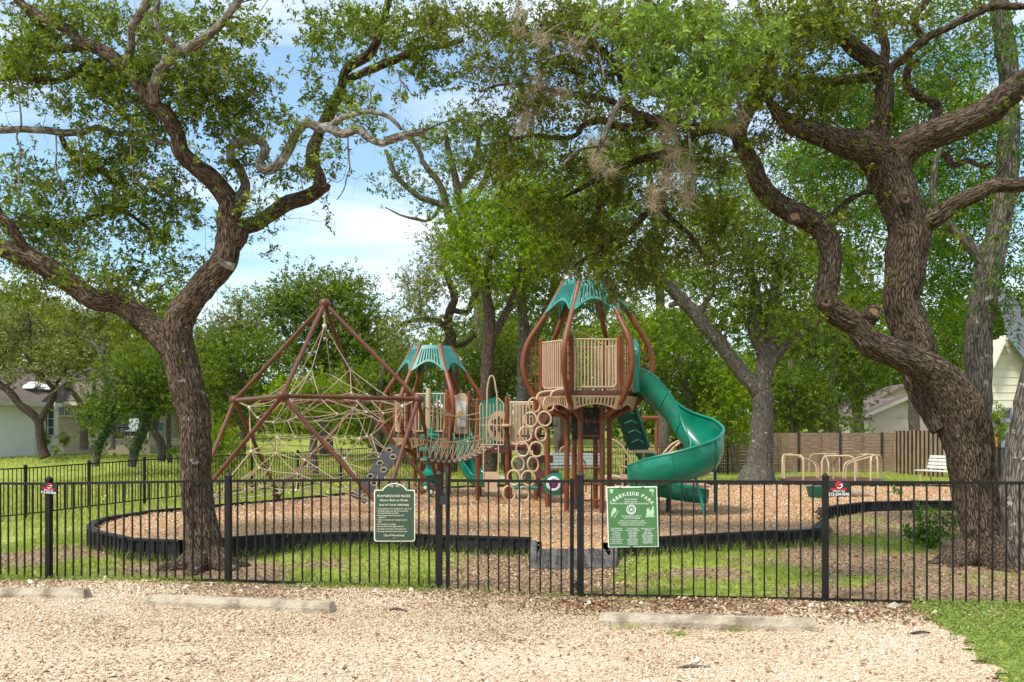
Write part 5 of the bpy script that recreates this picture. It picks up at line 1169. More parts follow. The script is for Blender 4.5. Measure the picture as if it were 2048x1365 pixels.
def bench(pos, rz, label):
    b = empty('park_bench', pos, label, 'bench', 'pale slatted benches'); b.rotation_euler.z = 0
    def T(x, y, z): c, s = math.cos(rz), math.sin(rz); return (pos[0]+x*c-y*s, pos[1]+x*s+y*c, pos[2]+z)
    mb = MB()
    for i in range(4): mb.bar(T(-.85, -.22+.12*i, .44), T(.85, -.22+.12*i, .44), .10, .03)
    mb.build('seat', M['white'], b); mb = MB()
    for i in range(4): mb.bar(T(-.85, .24+.03*i, .55+.11*i), T(.85, .24+.03*i, .55+.11*i), .03, .085)
    mb.build('backrest', M['white'], b)
    for s in (-.65, .65):
        mb = MB(); mb.tube([T(s, -.22, 0), T(s, -.20, .40), T(s, .18, .42), T(s, .26, .50), T(s, .36, .92)], .025, 6); mb.tube([T(s, .25, 0), T(s, .15, .40)], .025, 6); mb.build('leg', M['tan'], b)
bench((P(1880, 950, 30).x, 30, .05), R(-74), 'pale slatted bench seen end-on beside the leaning oak trunk')
bench((P(1152, 940, 32).x, 32, .1), R(4), 'pale slatted bench behind the ladder of the tall tower')
cs = empty('cup_seat', tuple(P(1634, 993, 21.6)), 'dark teal spinning cup seat sunk in the wood chips', 'spinning seat')
mb = MB(); c = P(1634, 996, 21.6); mb.lathe((c.x, c.y, c.z), [(.12, -.1), (.18, .0), (.24, .22), (.25, .26), (.22, .26), (.16, .04), (.02, .02)], 20); mb.build('cup', M['dgreen'], cs, True); mb = MB(); mb.tube([(c.x, c.y, .1), (c.x, c.y, c.z)], .05, 8); mb.build('post', M['pipe'], cs, True)
for px0, py0, px1, py1, Y, r_, lab in ((1343, 967, 1420, 972, 24.5, .075, 'pale driftwood log lying behind the spiral slide'), (1207, 957, 1262, 958, 25, .075, 'short pale log lying behind the arch ladder'), (1680, 985, 1745, 992, 22.0, .09, 'dark half-buried log beside the teal cup seat')):
    mb = MB(); p, q = P(px0, py0, Y), P(px1, py1, Y+.3); mb.tube([p, p.lerp(q, .3)+Vector((0, 0, .03)), p.lerp(q, .7), q], [r_*.9, r_, r_*.9, r_*.5], 10, step=.15, bk=True, disp=.02); tag(mb.build('log', M['log'], None, True), lab, 'log')
for px0, py0, Y, s, lab in ((1392, 948, 27, .35, 'grey boulder half hidden behind the foot of the spiral slide'), (985, 955, 26.5, .38, 'layered grey boulder behind the tan counter'), (1345, 962, 24, .22, 'flat pale boulder beside the driftwood log')):
    p = P(px0, py0, Y); mb = MB(); o_, f_ = convex_template(0); V = o_*np.array([s*1.4, s, s*.7])+np.array([p.x, p.y, p.z]); mb.add(V, [tuple(q) for q in f_]); tag(mb.build('boulder', M['boulder']), lab, 'boulder')
# ---------------------------------------------------------------- houses
def wall_quad(mb, a, b, z0, z1, th=.15):
    mb.bar((a[0], a[1], (z0+z1)/2), (b[0], b[1], (z0+z1)/2), th, z1-z0)
def gable_roof(mb, x0, x1, y0, y1, ze, zr, along='x', over=.4, th=.12):
    if along == 'x':
        ym = (y0+y1)/2
        for ya, s in ((y0-over, 1), (y1+over, -1)):
            mb.add([(x0-over, ya, ze-.12), (x1+over, ya, ze-.12), (x1+over, ym, zr), (x0-over, ym, zr), (x0-over, ya, ze-.12+th), (x1+over, ya, ze-.12+th), (x1+over, ym, zr+th), (x0-over, ym, zr+th)], [(0, 1, 2, 3), (7, 6, 5, 4), (0, 4, 5, 1), (1, 5, 6, 2), (2, 6, 7, 3), (3, 7, 4, 0)])
    else:
        xm = (x0+x1)/2
        for xa in (x0-over, x1+over):
            mb.add([(xa, y0-over, ze-.12), (xa, y1+over, ze-.12), (xm, y1+over, zr), (xm, y0-over, zr), (xa, y0-over, ze-.12+th), (xa, y1+over, ze-.12+th), (xm, y1+over, zr+th), (xm, y0-over, zr+th)], [(0, 1, 2, 3), (7, 6, 5, 4), (0, 4, 5, 1), (1, 5, 6, 2), (2, 6, 7, 3), (3, 7, 4, 0)])
def window(root, c, w_, h_, nx, ny, frame, off=-.1):
    mb = MB(); x, y, z = c
    for s in (-1, 1): mb.box((x+s*w_/2, y+off, z), (.07, .06, h_+.14)); mb.box((x, y+off, z+s*h_/2), (w_+.0, .06, .07))
    for i in range(1, nx): mb.box((x-w_/2+w_*i/nx, y+off, z), (.04, .05, h_))
    for i in range(1, ny): mb.box((x, y+off, z-h_/2+h_*i/ny), (w_, .045, .03))
    f = mb.build('window', frame, root); mb = MB(); mb.box((x, y+off+.05, z), (w_, .03, h_)); mb.build('pane', M['glass'], f)
# white house, left
Yh = 48; wx0, wx1 = P(-110, 0, Yh).x, P(68, 0, Yh).x
hw = empty('white_house', (P(40, 910, Yh).x, Yh, .5), 'white sided house wing with a brown roof and skylights at the left edge', 'house')
zE = P(0, 812, Yh).z; mb = MB(); xa = P(66, 0, 46).x; xb = P(114, 0, 48.6).x
wall_quad(mb, (P(-130, 0, 41).x, 41), (xa, 46), .2, zE); mb.build('side_wall', M['housewhite'], hw); mb = MB(); wall_quad(mb, (xa, 46), (xb, 48.6), .2, zE+.02); mb.build('end_wall', M['housewhite'], hw)
mb = MB()
for i in range(14):
    t = i/14; a = (P(-130, 0, 41).x+(xa-P(-130, 0, 41).x)*t, 41+5*t-.09); mb.box((a[0], a[1]-.0, (.2+zE)/2), (.03, .03, zE-.25))
mb.build('siding_seams', M['trim'], hw)
mb = MB(); e0 = Vector((P(-130, 0, 41).x+.3, 40.6, zE-.05)); e1 = Vector((xa+.5, 45.7, zE-.05)); r0 = e0+Vector((-1.5, 6.5, 1.9)); r1 = e1+Vector((-1.2, 6.0, 1.75)); e2 = Vector((xb+.3, 48.5, zE)); 
mb.add([tuple(e0), tuple(e1), tuple(r1), tuple(r0), tuple(e0+Vector((0, 0, .15))), tuple(e1+Vector((0, 0, .15))), tuple(r1+Vector((0, 0, .15))), tuple(r0+Vector((0, 0, .15)))], [(0, 1, 2, 3), (7, 6, 5, 4), (0, 4, 5, 1), (1, 5, 6, 2), (2, 6, 7, 3), (3, 7, 4, 0)])
mb.add([tuple(e1), tuple(e2), tuple(r1), tuple(e1+Vector((0, 0, .15))), tuple(e2+Vector((0, 0, .15))), tuple(r1+Vector((0, 0, .151)))], [(0, 1, 2), (5, 4, 3), (0, 3, 4, 1), (1, 4, 5, 2)])
rf = mb.build('roof', M['shingle'], hw)
for a in (.70, .88):
    mb = MB(); c = e0.lerp(e1, a).lerp(r0.lerp(r1, a), .45)+Vector((0, 0, .22)); mb.box(tuple(c), (1.0, 1.3, .06), 0, R(16)); mb.build('skylight', M['white'], rf)
wc_ = (P(93, 0, 47.4).x, 47.35, P(0, 838, 47.4).z); window(hw, wc_, 1.0, 1.7, 3, 4, M['white'], -.15)
# stone house
hs_ = empty('stone_house', (P(140, 885, 50).x, 50, .7), 'low house of pale limestone blocks with a long brown shingle roof', 'house')
x0, x1 = P(112, 0, 50).x, P(300, 0, 50).x; z0 = .3; zE2 = P(0, 806, 50).z; mb = MB(); mb.box(((x0+x1)/2, 53.5, (z0+zE2)/2), (x1-x0, 7, zE2-z0)); mb.build('wall', M['stone'], hs_)
mb = MB(); gable_roof(mb, x0-3, x1, 50, 57, zE2+.1, zE2+2.0, 'x', .7); mb.build('roof', M['shingle'], hs_)
window(hs_, (P(133, 0, 50).x, 49.95, P(0, 823, 50).z), .95, .5, 2, 1, M['trim']); window(hs_, (P(178, 0, 50).x, 49.95, P(0, 825, 50).z), 1.2, .9, 2, 1, M['trim']); window(hs_, (P(262, 0, 50).x, 49.95, P(0, 838, 50).z), 1.9, 1.9, 2, 1, M['trim'])
mb = MB(); mb.box(((x0+x1)/2-1.5, 49.28, zE2-.06), (x1-x0+3, .06, .2)); mb.build('fascia', M['trim'], hs_)
mb = MB(); mb.bar(tuple(e0+Vector((0, -.05, .05))), tuple(e1+Vector((0, -.05, .05))), .05, .2); mb.bar(tuple(e1+Vector((.02, -.05, .05))), tuple(e2+Vector((0, -.05, .05))), .05, .2); mb.build('fascia', M['white'], hw)
# tan garage
Yg = 62; hg = empty('tan_garage', (P(1813, 900, Yg).x, Yg, 0), 'small tan sided building with a low gable above the board fence', 'house')
gx0, gx1 = P(1733, 0, Yg).x, P(1893, 0, Yg).x; ze = P(0, 835, Yg).z; zr = P(0, 800, Yg).z; mb = MB(); xm = (gx0+gx1)/2
mb.add([(gx0, Yg, -.2), (gx1, Yg, -.2), (gx1, Yg, ze), (xm, Yg, zr), (gx0, Yg, ze), (gx0, Yg+7, -.2), (gx1, Yg+7, -.2), (gx1, Yg+7, ze), (xm, Yg+7, zr), (gx0, Yg+7, ze)], [(0, 1, 2, 3, 4), (9, 8, 7, 6, 5), (0, 5, 6, 1), (1, 6, 7, 2), (2, 7, 8, 3), (3, 8, 9, 4), (4, 9, 5, 0)]); mb.build('wall', M['housetan'], hg)
mb = MB(); gable_roof(mb, gx0, gx1, Yg, Yg+7, ze, zr+.1, 'y', .5, .14); mb.build('roof', M['shingle'], hg)
mb = MB(); mb.bar((gx0-.55, Yg-.53, ze-.05), (xm, Yg-.53, zr+.16), .05, .22); mb.bar((gx1+.55, Yg-.53, ze-.05), (xm, Yg-.53, zr+.16), .05, .22); mb.box((xm, Yg-.03, ze+.02), (gx1-gx0, .04, .06))
mb.build('trim_boards', M['trim'], hg); mb = MB()
for i in range(1, 24): x_ = gx0+(gx1-gx0)*i/24; mb.box((x_, Yg-.008, (ze+.2)/2+.3), (.02, .012, ze-.5+1.6*(1-abs(x_-xm)/(xm-gx0))))
mb.build('siding_grooves', M['trim'], hg)
hb_ = empty('brown_roofed_house', (P(1790, 860, 75).x, 75, 0), 'house with a pinkish gable rising behind the small tan building', 'house')
bx0, bx1 = P(1715, 0, 75).x, P(1900, 0, 75).x; mb = MB(); ze3 = P(0, 826, 75).z; zr3 = P(0, 776, 75).z; xm = (bx0+bx1)/2
mb.add([(bx0, 75, -.2), (bx1, 75, -.2), (bx1, 75, ze3), (xm, 75, zr3), (bx0, 75, ze3), (bx0, 84, -.2), (bx1, 84, -.2), (bx1, 84, ze3), (xm, 84, zr3), (bx0, 84, ze3)], [(0, 1, 2, 3, 4), (9, 8, 7, 6, 5), (0, 5, 6, 1), (1, 6, 7, 2), (2, 7, 8, 3), (3, 8, 9, 4), (4, 9, 5, 0)]); mb.build('wall', M['housetan'], hb_)
mb = MB(); gable_roof(mb, bx0, bx1, 75, 84, ze3, zr3+.1, 'y', .6, .2); mb.build('roof', M['shingle'], hb_)
lw = empty('low_shed', (P(1710, 860, 60).x, 60, 0), 'low pale shed with a green window left of the tan building', 'shed')
mb = MB(); mb.box((P(1712, 0, 60).x, 61, 1.2), (1.6, 2, 2.9)); mb.build('wall', M['housecream'], lw); mb = MB(); mb.box((P(1712, 0, 60).x, 61, 2.72), (1.9, 2.4, .12), 0, R(4)); mb.build('roof', M['shingle'], lw); window(lw, (P(1711, 0, 60).x, 59.98, P(0, 859, 60).z), .55, .55, 1, 2, M['shedgrey'], -.04)
# cream house, right edge
Yc = 40; hc = empty('cream_house', (P(2040, 900, Yc).x, Yc, 0), 'cream clapboard house with a steep grey roof at the right edge', 'house')
cx0 = P(1977, 0, Yc).x; pk = P(1992, 690, Yc); lowr = P(2120, 885, Yc)
mb = MB(); mb.add([(cx0, Yc, -.2), (lowr.x+6, Yc, -.2), (lowr.x+6, Yc, lowr.z-1), (pk.x+.4, Yc, pk.z+.3), (cx0, Yc, pk.z-.6), (cx0, Yc+1.2, -.2), (lowr.x+6, Yc+1.2, -.2), (lowr.x+6, Yc+1.2, lowr.z-1), (pk.x+.4, Yc+1.2, pk.z+.3), (cx0, Yc+1.2, pk.z-.6)], [(0, 1, 2, 3, 4), (9, 8, 7, 6, 5), (0, 5, 6, 1), (1, 6, 7, 2), (2, 7, 8, 3), (3, 8, 9, 4), (4, 9, 5, 0)]); mb.build('wall', M['housecream'], hc)
mb = MB()
for i in range(18):
    z = -.1+.32*i; xr = min(lowr.x+5.8, pk.x+.4+(pk.z+.3-z)*1.0); mb.box(((cx0+xr)/2, Yc-.012, z), (max(.2, xr-cx0-.1), .02, .022))
mb.build('clapboard_laps', M['trim'], hc)
mb = MB(); s0_ = Vector((pk.x+.1, Yc-.6, pk.z+.55)); s1_ = Vector((lowr.x+2, Yc-.6, lowr.z-1.4)); n_ = Vector((.10, 0, .12)); hi_ = Vector((1.6, 4.2, 3.0))
mb.add([tuple(s0_), tuple(s1_), tuple(s1_+hi_), tuple(s0_+hi_), tuple(s0_+n_), tuple(s1_+n_), tuple(s1_+hi_+n_), tuple(s0_+hi_+n_)], [(0, 1, 2, 3), (7, 6, 5, 4), (0, 4, 5, 1), (1, 5, 6, 2), (2, 6, 7, 3), (3, 7, 4, 0)]); mb.build('roof', M['shinglegrey'], hc)
mb = MB(); mb.bar(tuple(s0_+Vector((0, -.03, -.05))), tuple(s1_+Vector((0, -.03, -.05))), .05, .20); mb.build('rake_board', M['shedgrey'], hc)
mb = MB(); mb.bar((cx0-.1, Yc-.3, pk.z-1.0), (pk.x+.2, Yc-.3, pk.z+.35), .6, .08); mb.build('soffit', M['housecream'], hc)
window(hc, (P(2012, 0, Yc).x, Yc-.02, P(0, 829, Yc).z), .35, .4, 1, 1, M['shedgrey'], -.04)
sh = empty('grey_shed', (P(2016, 908, 36).x, 36, 0), 'narrow pale shed with grey trim and a door by the tall black fence', 'shed'); mb = MB(); x_ = P(2016, 0, 36).x; zt_ = P(0, 846, 36).z; mb.box((x_+.15, 36.8, zt_/2), (.75, 1.5, zt_)); mb.build('wall', M['shed'], sh)
mb = MB(); mb.box((x_+.15, 36.7, zt_+.06), (1.0, 1.9, .08), 0, R(4)); mb.build('roof', M['shinglegrey'], sh); mb = MB()
for s in (-.22, .52): mb.box((x_+s, 36.02, zt_/2), (.09, .06, zt_))
mb.build('corner_trim', M['shedgrey'], sh); mb = MB(); mb.box((x_+.15, 36.02, zt_/2-.15), (.42, .05, zt_-.5)); mb.box((x_+.15, 35.98, zt_/2-.15), (.30, .03, zt_-.7)); mb.build('door', M['shedgrey'], sh)
# orange-brown fence and far bits on the left
of_ = empty('board_fence', tuple(P(465, 865, 55)), 'orange-brown board fence seen through the climbing frame at the left', 'fence'); mb = MB(); a, b = P(418, 850, 55), P(500, 850, 58)
for i in range(22): c = a.lerp(b, i/21); mb.box((c.x, c.y, c.z+.1), (.13, .03, 1.5+.0*i))
mb.build('boards', M['woodorange'], of_)
rw = empty('retaining_wall', tuple(P(260, 888, 47)), 'low dry stone retaining wall in front of the stone house', 'wall'); mb = MB(); a, b = P(165, 884, 47), P(372, 884, 47)
for i in range(40):
    for j in range(3): t = (i+.5*(j % 2))/40; c = a.lerp(b, t); mb.box((c.x, c.y+random.uniform(-.03, .03), c.z-.12+.12*j), (.125*(b-a).length/5.2, .3, .105), random.uniform(-.04, .04))
mb.build('stones', M['stone'], rw)
pc = empty('patio_chair', tuple(P(264, 866, 48)), 'pale patio chair under the trees by the stone house', 'chair'); c = P(264, 862, 48); mb = MB(); mb.box(tuple(c), (.5, .5, .06)); mb.build('seat', M['white'], pc); mb = MB(); mb.box((c.x, c.y+.25, c.z+.32), (.5, .06, .6), 0, R(-15)); mb.build('backrest', M['white'], pc); 
for sx in (-.22, .22):
    for sy in (-.2, .2): mb = MB(); mb.box((c.x+sx, c.y+sy, c.z-.22), (.04, .04, .42)); mb.build('leg', M['rubber'], pc)
bt = empty('patio_table', tuple(P(238, 868, 48)), 'dark metal patio table beside the pale chair', 'table'); c = P(238, 856, 48); mb = MB(); mb.lathe(tuple(c), [(.5, 0), (.5, .04)], 16); mb.build('tabletop', M['black'], bt); mb = MB(); mb.tube([(c.x, c.y, c.z-.5), tuple(c)], .03, 6); mb.lathe((c.x, c.y, c.z-.5), [(.25, 0), (.22, .04)], 12); mb.build('base', M['black'], bt)
bc_ = MB(); c = P(318, 853, 47); bc_.lathe((c.x, c.y, c.z-.2), [(.18, 0), (.24, .35), (.25, .36), (.2, .38)], 14); tag(bc_.build('barrel', M['blue'], None, True), 'small blue barrel among the trees left of the climbing frame', 'barrel')
def bush(name, label, px, py, Y, r, leafm, leaf=.06, lai=3.0, dy=None, cat='bush', tm='oak', group=None, ry=None):
    b = P(px, py+ (ry or r), Y); b.z = gz(b.x, b.y) if Y < 60 else b.z; root = empty(name, tuple(b), label, cat, group); g = Grow(); l3 = [(b.x, b.y, b.z-.05, .02*Y/14), (b.x+.02, b.y, b.z+.15*r*Y/F*2, .012*Y/14)]; g.limb(l3, .1)
    k = F/Y; la = .5*leaf*leaf*.42*k*k*7*.75; ns = int(lai*math.pi*r*(ry or r)/la); na = max(6, ns//8); A = clump_points((px, py, r, ry or r), Y, na, r/k); A[:, 2] = np.maximum(A[:, 2], b.z+.03); g.reach(A, wig=.15, rmax=.01, k=.006, r0=.003)
    m_ = rng.integers(0, na, ns); p = A[m_]+rng.normal(size=(ns, 3))*r/k*.16; p[:, 2] = np.maximum(p[:, 2], b.z+.02); bb = MB(); bb.tube([q[:3] for q in l3], [q[3] for q in l3], 6, bk=True)
    for pts, rr in g.chains: bb.tube(pts, rr, 4, caps=False, bk=True)
    bb.build('stem', M['barkF'], root); V, Q, rnd = sprays(p, p-np.array(b)+rng.normal(size=(ns, 3))*.4, leaf, .5, tm); mesh_np('leaves', V, Q, leafm, root, {'rnd': rnd}); return root
bush('leafy_shrub', 'loose leafy green shrub growing against the leaning oak behind the fence', 1862, 1062, 13.6, 52, M['leafP'], .055, 2.2, ry=48)
bush('seedling', 'small seedling in the wood chips near the teal cup seat', 1797, 982, 20.5, 12, M['leafP'], .05, 1.2)
bush('clipped_shrub', 'dark clipped round shrub against the white house', 91, 882, 44.5, 12, M['leafA'], .07, 3.5, ry=15)
bush('clipped_shrub', 'dark clipped round shrub in front of the stone house wall', 128, 879, 46, 13, M['leafA'], .07, 3.5)
bush('bright_shrub', 'bright green shrub at the left end of the retaining wall', 184, 868, 47.5, 11, M['leafG'], .09, 3.5)
bush('bright_shrub', 'wide bright green shrub spreading behind the retaining wall', 228, 872, 47.5, 24, M['leafG'], .09, 3.5, ry=9)
bush('young_tree', 'bright yellow-green sapling just left of the climbing frame', 440, 900, 34, 45, M['leafG'], .09, 2.4, cat='shrub', ry=60)
bush('young_tree', 'small yellow-green sapling at the edge of the far lawn', 352, 910, 36, 18, M['leafG'], .09, 1.8, cat='shrub', ry=22)
bush('young_tree', 'small bright sapling behind the back fence, seen through the rope web', 520, 925, 40, 16, M['leafG'], .09, 1.6, cat='shrub', ry=18)
bush('young_tree', 'pale leafy shrub beside the cream house', 1992, 845, 33, 24, M['leafG'], .07, 1.8, cat='shrub', ry=50)
bush('grass_clump', 'low dark weeds at the foot of the left oak on the far lawn', 112, 900, 42, 16, M['leafM'], .08, 2, cat='shrub', ry=6)
bush('low_shrub', 'low green shrub behind the rope bridge and back fence', 850, 940, 38, 30, M['leafM'], .09, 1.2, cat='shrub', ry=14)

# ---------------------------------------------------------------- near trees
# left forked oak
OY = 12.2
L_tr = [(424,1160,54),(418,1128,40),(411,1095,33),(403,1050,30),(395,1000,29),(391,950,29),(390,900,29),(388,850,30),(381,800,31),(369,745,31),(358,700,30),(352,668,28),(361,630,27),(384,600,25),(418,557,25),(450,522,25),(456,483,23),(457,445,23),(464,405,23,-.05)]
L_A = [(462,410,20),(431,368,19,-.1),(391,332,18,-.2),(361,300,16,-.3),(353,266,15,-.35),(332,232,15,-.4),(306,210,14,-.4),(283,177,13,-.4),(250,138,13,-.35),(219,110,14,-.3),(187,95,12,-.3),(156,84,10,-.2),(141,62,8,-.1),(103,44,9,0),(62,22,8,.1),(30,-5,7,.2),(5,-60,5,.3)]
L_A1 = [(306,210,12,-.4),(309,175,11,-.6),(325,138,10,-.8),(347,110,10,-.9),(397,84,9,-1.1),(437,53,8,-1.2),(475,6,7,-1.3),(500,-50,5,-1.4)]
L_A1b = [(347,108,7,-.9),(343,88,7,-1.0),(319,62,5,-1.1),(312,37,5,-1.1),(316,0,4,-1.1),(318,-40,3,-1.1)]
L_A2b = [(190,97,9,-.3),(156,97,9,-.1),(109,94,8,.1),(87,56,7,.2),(53,19,6,.3),(20,-30,4,.4)]
L_A3 = [(250,138,8,-.35),(262,90,8,-.6),(262,50,8,-.8),(290,20,9,-.9),(300,-30,7,-1)]
L_B = [(468,405,15),(481,398,14,.05),(491,369,10,.1),(478,337,9,0),(462,316,8,-.1),(466,291,8,-.2),(500,278,8,-.3),(525,284,8,-.35),(528,306,8,-.4),(517,325,7,-.45),(531,341,9,-.5),(556,328,9,-.55),(581,291,9,-.6),(596,264,9,-.65),(616,247,9,-.7),(640,256,10,-.75),(662,256,10,-.8),(684,269,8,-.85),(715,259,8,-.95),(740,275,7,-1),(765,287,7,-1.1),(790,275,7,-1.2),(815,269,6,-1.3),(849,262,5,-1.4)]
L_B2 = [(662,254,8,-.8),(684,237,6,-.9),(715,228,5,-1.0),(737,223,5,-1.0),(768,231,4,-1.1),(787,241,4,-1.15),(802,259,2.5,-1.2)]
L_C = [(462,490,20),(487,456,18,.1),(516,447,15,.2),(547,424,15,.3),(578,405,15,.4),(609,396,14,.5),(637,382,13,.55),(642,362,12,.6),(628,331,12,.6),(625,297,11,.6),(636,268,10,.6),(652,237,11,.6),(679,187,10,.5),(688,150,9,.4),(706,128,9,.3),(740,106,9,.2),(759,62,7,.1),(771,31,6,0),(777,0,6,-.1),(790,-60,4,-.2)]
L_C2 = [(688,165,7,.4),(715,150,8,.5),(752,137,8,.6),(799,116,7,.7),(846,97,7,.8),(884,94,5,.9),(925,80,4,1.0)]
L_C3 = [(637,382,10,.55),(652,375,9,.5),(655,368,7,.5)]
L_D = [(350,700,27),(331,677,26,.05),(300,650,24,.1),(262,617,23,.15),(225,602,21,.1),(187,599,20,0),(141,568,20,-.1),(103,540,19,-.2),(72,521,18,-.25),(31,505,16,-.3),(-5,492,15,-.35),(-60,470,12,-.4),(-150,430,9,-.5)]
L_E = [(352,290,6,-.3),(320,283,5,0),(275,268,5,.2),(237,268,6,.3),(200,256,6,.3),(175,262,6,.35),(131,267,7,.4),(100,262,7,.4),(62,260,7,.4),(0,260,7,.4),(-60,262,6,.4)]
L_F = [(225,115,8,-.3),(200,122,6,0),(162,137,6,.2),(125,158,6,.3),(94,162,7,.3),(47,153,8,.3),(-5,156,8,.3),(-60,150,6,.3)]
L_G = [(180,170,5,.5),(200,190,5,.5),(232,215,5,.5),(262,245,4,.5),(300,260,3,.5)]
L_H = [(72,515,9,-.25),(40,480,8,-.4),(15,445,8,-.5),(0,430,7,-.5),(-20,380,5,-.6)]
L_I = [(120,268,5,.4),(135,300,6,.6),(165,330,6,.8),(205,345,5,1),(250,380,5,1.1),(300,410,4,1.2)]
L_J = [(30,450,6,.3),(90,452,6,.6),(150,450,5,.8),(200,430,5,.9),(240,420,4,1),(300,460,3,1.2)]
lo_cl = [(60,70,90,70,.2),(170,40,90,50,.2),(190,170,85,55,.3),(60,150,80,40,.3),(300,60,60,55,.2,.8),(270,130,60,45,.2),(380,40,60,40,-.3,.8),(430,130,65,60,-.3),(480,80,35,70,-.6,.8),(480,160,35,40,-.3),(400,200,75,60,.2),(300,230,65,50,.4),(330,150,60,40,-.2),(455,230,50,40,.1,.8),
 (130,215,65,35,.4,.7),(215,225,50,35,.3,.6),(530,225,50,30,-.3,.55),(560,270,38,26,-.4,.5),(490,260,40,30,0,.8),(470,310,45,30,.1,.7),(180,310,80,45,.5,.8),(270,330,55,40,.6,.9),(220,400,90,50,.7,.9),(330,400,60,45,.8,.9),(100,360,90,45,.5,.75),(40,420,70,45,.4,.9),(370,430,40,28,.9,.8),(310,470,75,40,.9,.7),(160,480,90,50,.6,.8),(50,500,60,40,.3,.8),(130,530,80,35,.0,1.0),(200,560,60,32,.1,1.0),(290,540,70,35,.6,.6),(370,540,32,26,.8,.5),(345,575,40,20,.3,.5),(300,620,30,26,.2,.8),(245,650,45,28,.2,.55),(60,600,60,45,.2,.3),(130,640,60,30,.2,.25),
 (520,430,34,38,.1,.45),(560,370,30,22,.4,.4),(620,345,38,40,.5,.35),(660,300,30,30,.5,.3),(700,60,75,55,.2,.75),(640,110,48,40,.2,.5),(665,190,48,50,.3,.55),(760,40,60,40,.1,.8),(790,110,60,45,.4,.7),(720,230,30,25,.3,.45),(860,60,70,45,.6,.8),(880,140,60,40,.6,.5),(620,30,40,30,.1,.35),(530,160,26,30,-.5,.3)]
b_ = P(418, 1145, OY); oakL, gL, _ = grow_tree('oak_tree', 'thick furrowed oak forking low into two big limbs, left behind the black fence', (b_.x, OY, gz(b_.x, OY)), [L_tr, L_A, L_A1, L_A1b, L_A2b, L_A3, L_B, L_B2, L_C, L_C2, L_C3, L_D, L_E, L_F, L_G, L_H, L_I, L_J], lo_cl, OY, M['barkA'], M['leafA'], .060, .48, 'oak', 0.9, 3.3, .115, 22, hero=True, roots=7, lich=(2, 3, 5, 6, 7, 12), sprigs=300, wig=.30, rmax=.028, maxn=120)
st_ = np.array([p for p in gL.pos if p[2] > 3.2]); st_ = st_[rng.integers(0, len(st_), 900)]
strands('twigs', st_, M['twig'], oakL, 2, .30, .0022, .5, .6)
# long hanging dead twigs
for pts in ([(35,150,3),(40,250,3),(42,300,3.5),(38,380,3),(30,425,2)], [(110,270,2.5),(115,340,2.5),(122,400,2)], [(425,110,3),(432,200,3.5),(445,240,3),(462,290,2.5)], [(160,255,2.5),(163,340,2.5),(150,400,2)], [(700,265,2.5),(698,310,3),(690,360,2.5),(674,400,1.5)], [(655,358,2),(675,365,1.2),(690,350,1),(700,300,.8)], [(745,170,3),(742,200,2.5),(735,225,2)], [(800,140,3),(803,160,3.5),(818,183,2.5)], [(258,250,2.5),(262,310,3),(265,365,2.5),(290,340,2)], [(250,540,1.5),(180,590,2),(160,600,1.5)]):
    hb2 = MB(); pj = [(a+random.gauss(0, 2), b, c) for t in range(len(pts)-1) for a, b, c in (pts[t], tuple((u+v)/2+(random.gauss(0, 3) if q == 0 else 0) for q, (u, v) in enumerate(zip(pts[t], pts[t+1]))))]+[pts[-1]]
    hb2.tube([tuple(P(a, b, OY-.2)) for a, b, c in pj], [c*OY/F*.62 for a, b, c in pj], 5, step=.08, bk=True, disp=.002); hb2.build('hanging_twig', M['barkL'], oakL, True)
mb = MB(); mb.tube([tuple(P(468, 535, OY-.3)), tuple(P(447, 527, OY-.36)), tuple(P(436, 515, OY-.42)), tuple(P(422, 497, OY-.45))], [.05, .045, .02, .008], 8, step=.05, bk=True, disp=.004); mb.build('broken_stub', M['barkL'], oakL, True)

# right leaning oak
RY = 12.0
R_tr = [(1985,1150,78),(1978,1118,62),(1968,1070,53),(1958,1020,47),(1950,960,45),(1940,900,48),(1926,855,51),(1915,818,52),(1895,778,44,-.05),(1862,745,36,-.1),(1826,722,32,-.15),(1790,706,30,-.2),(1750,690,28,-.2),(1728,668,26,-.2),(1712,648,25,-.2),(1690,640,25,-.2),(1665,622,25,-.2),(1650,595,23,-.2),(1657,565,22,-.15),(1661,533,22,-.1),(1659,492,22,0),(1645,458,22,.05),(1615,437,23,.1),(1581,422,23,.1),(1545,399,21,.1),(1516,361,20,.05),(1505,330,18,0),(1480,275,15,-.1),(1492,231,14,-.2),(1519,187,14,-.2),(1540,120,11,-.2),(1532,60,9,-.2),(1500,-20,7,-.2)]
R_M = [(1900,850,44,.1),(1872,800,46,.2),(1850,745,43,.3),(1832,695,41,.3),(1815,640,39,.3),(1803,600,39,.3),(1806,560,41,.3),(1813,515,43,.3),(1818,461,43,.3),(1803,410,43,.3),(1780,350,45,.3),(1768,310,45,.25)]
R_Ml = [(1765,320,36,.25),(1735,298,31,.15),(1704,287,27,.05),(1651,272,22,-.1),(1607,258,18,-.2),(1572,242,14,-.3),(1545,212,10,-.4),(1530,190,7,-.4)]
R_Mu = [(1762,320,36,.25),(1756,270,24,.25),(1765,211,18,.2),(1768,154,16,.15),(1743,123,15,.1),(1704,92,14,0),(1677,62,12,-.1),(1660,26,10,-.2),(1640,-40,8,-.3)]
R_Mu2 = [(1768,160,10,.15),(1785,135,9,.1),(1805,119,8,0),(1849,79,8,-.1),(1901,53,8,-.2),(1959,22,8,-.3),(1994,13,7,-.3),(2070,12,6,-.3)]
R_Mu3 = [(1768,130,9,.15),(1770,88,8,.1),(1756,44,7,.1),(1748,0,6,.1),(1745,-40,5,.1)]
R_Mu4 = [(1762,160,10,.15),(1726,156,10,.3),(1690,160,9,.4),(1660,165,9,.5),(1616,158,7,.6),(1570,165,5,.7)]
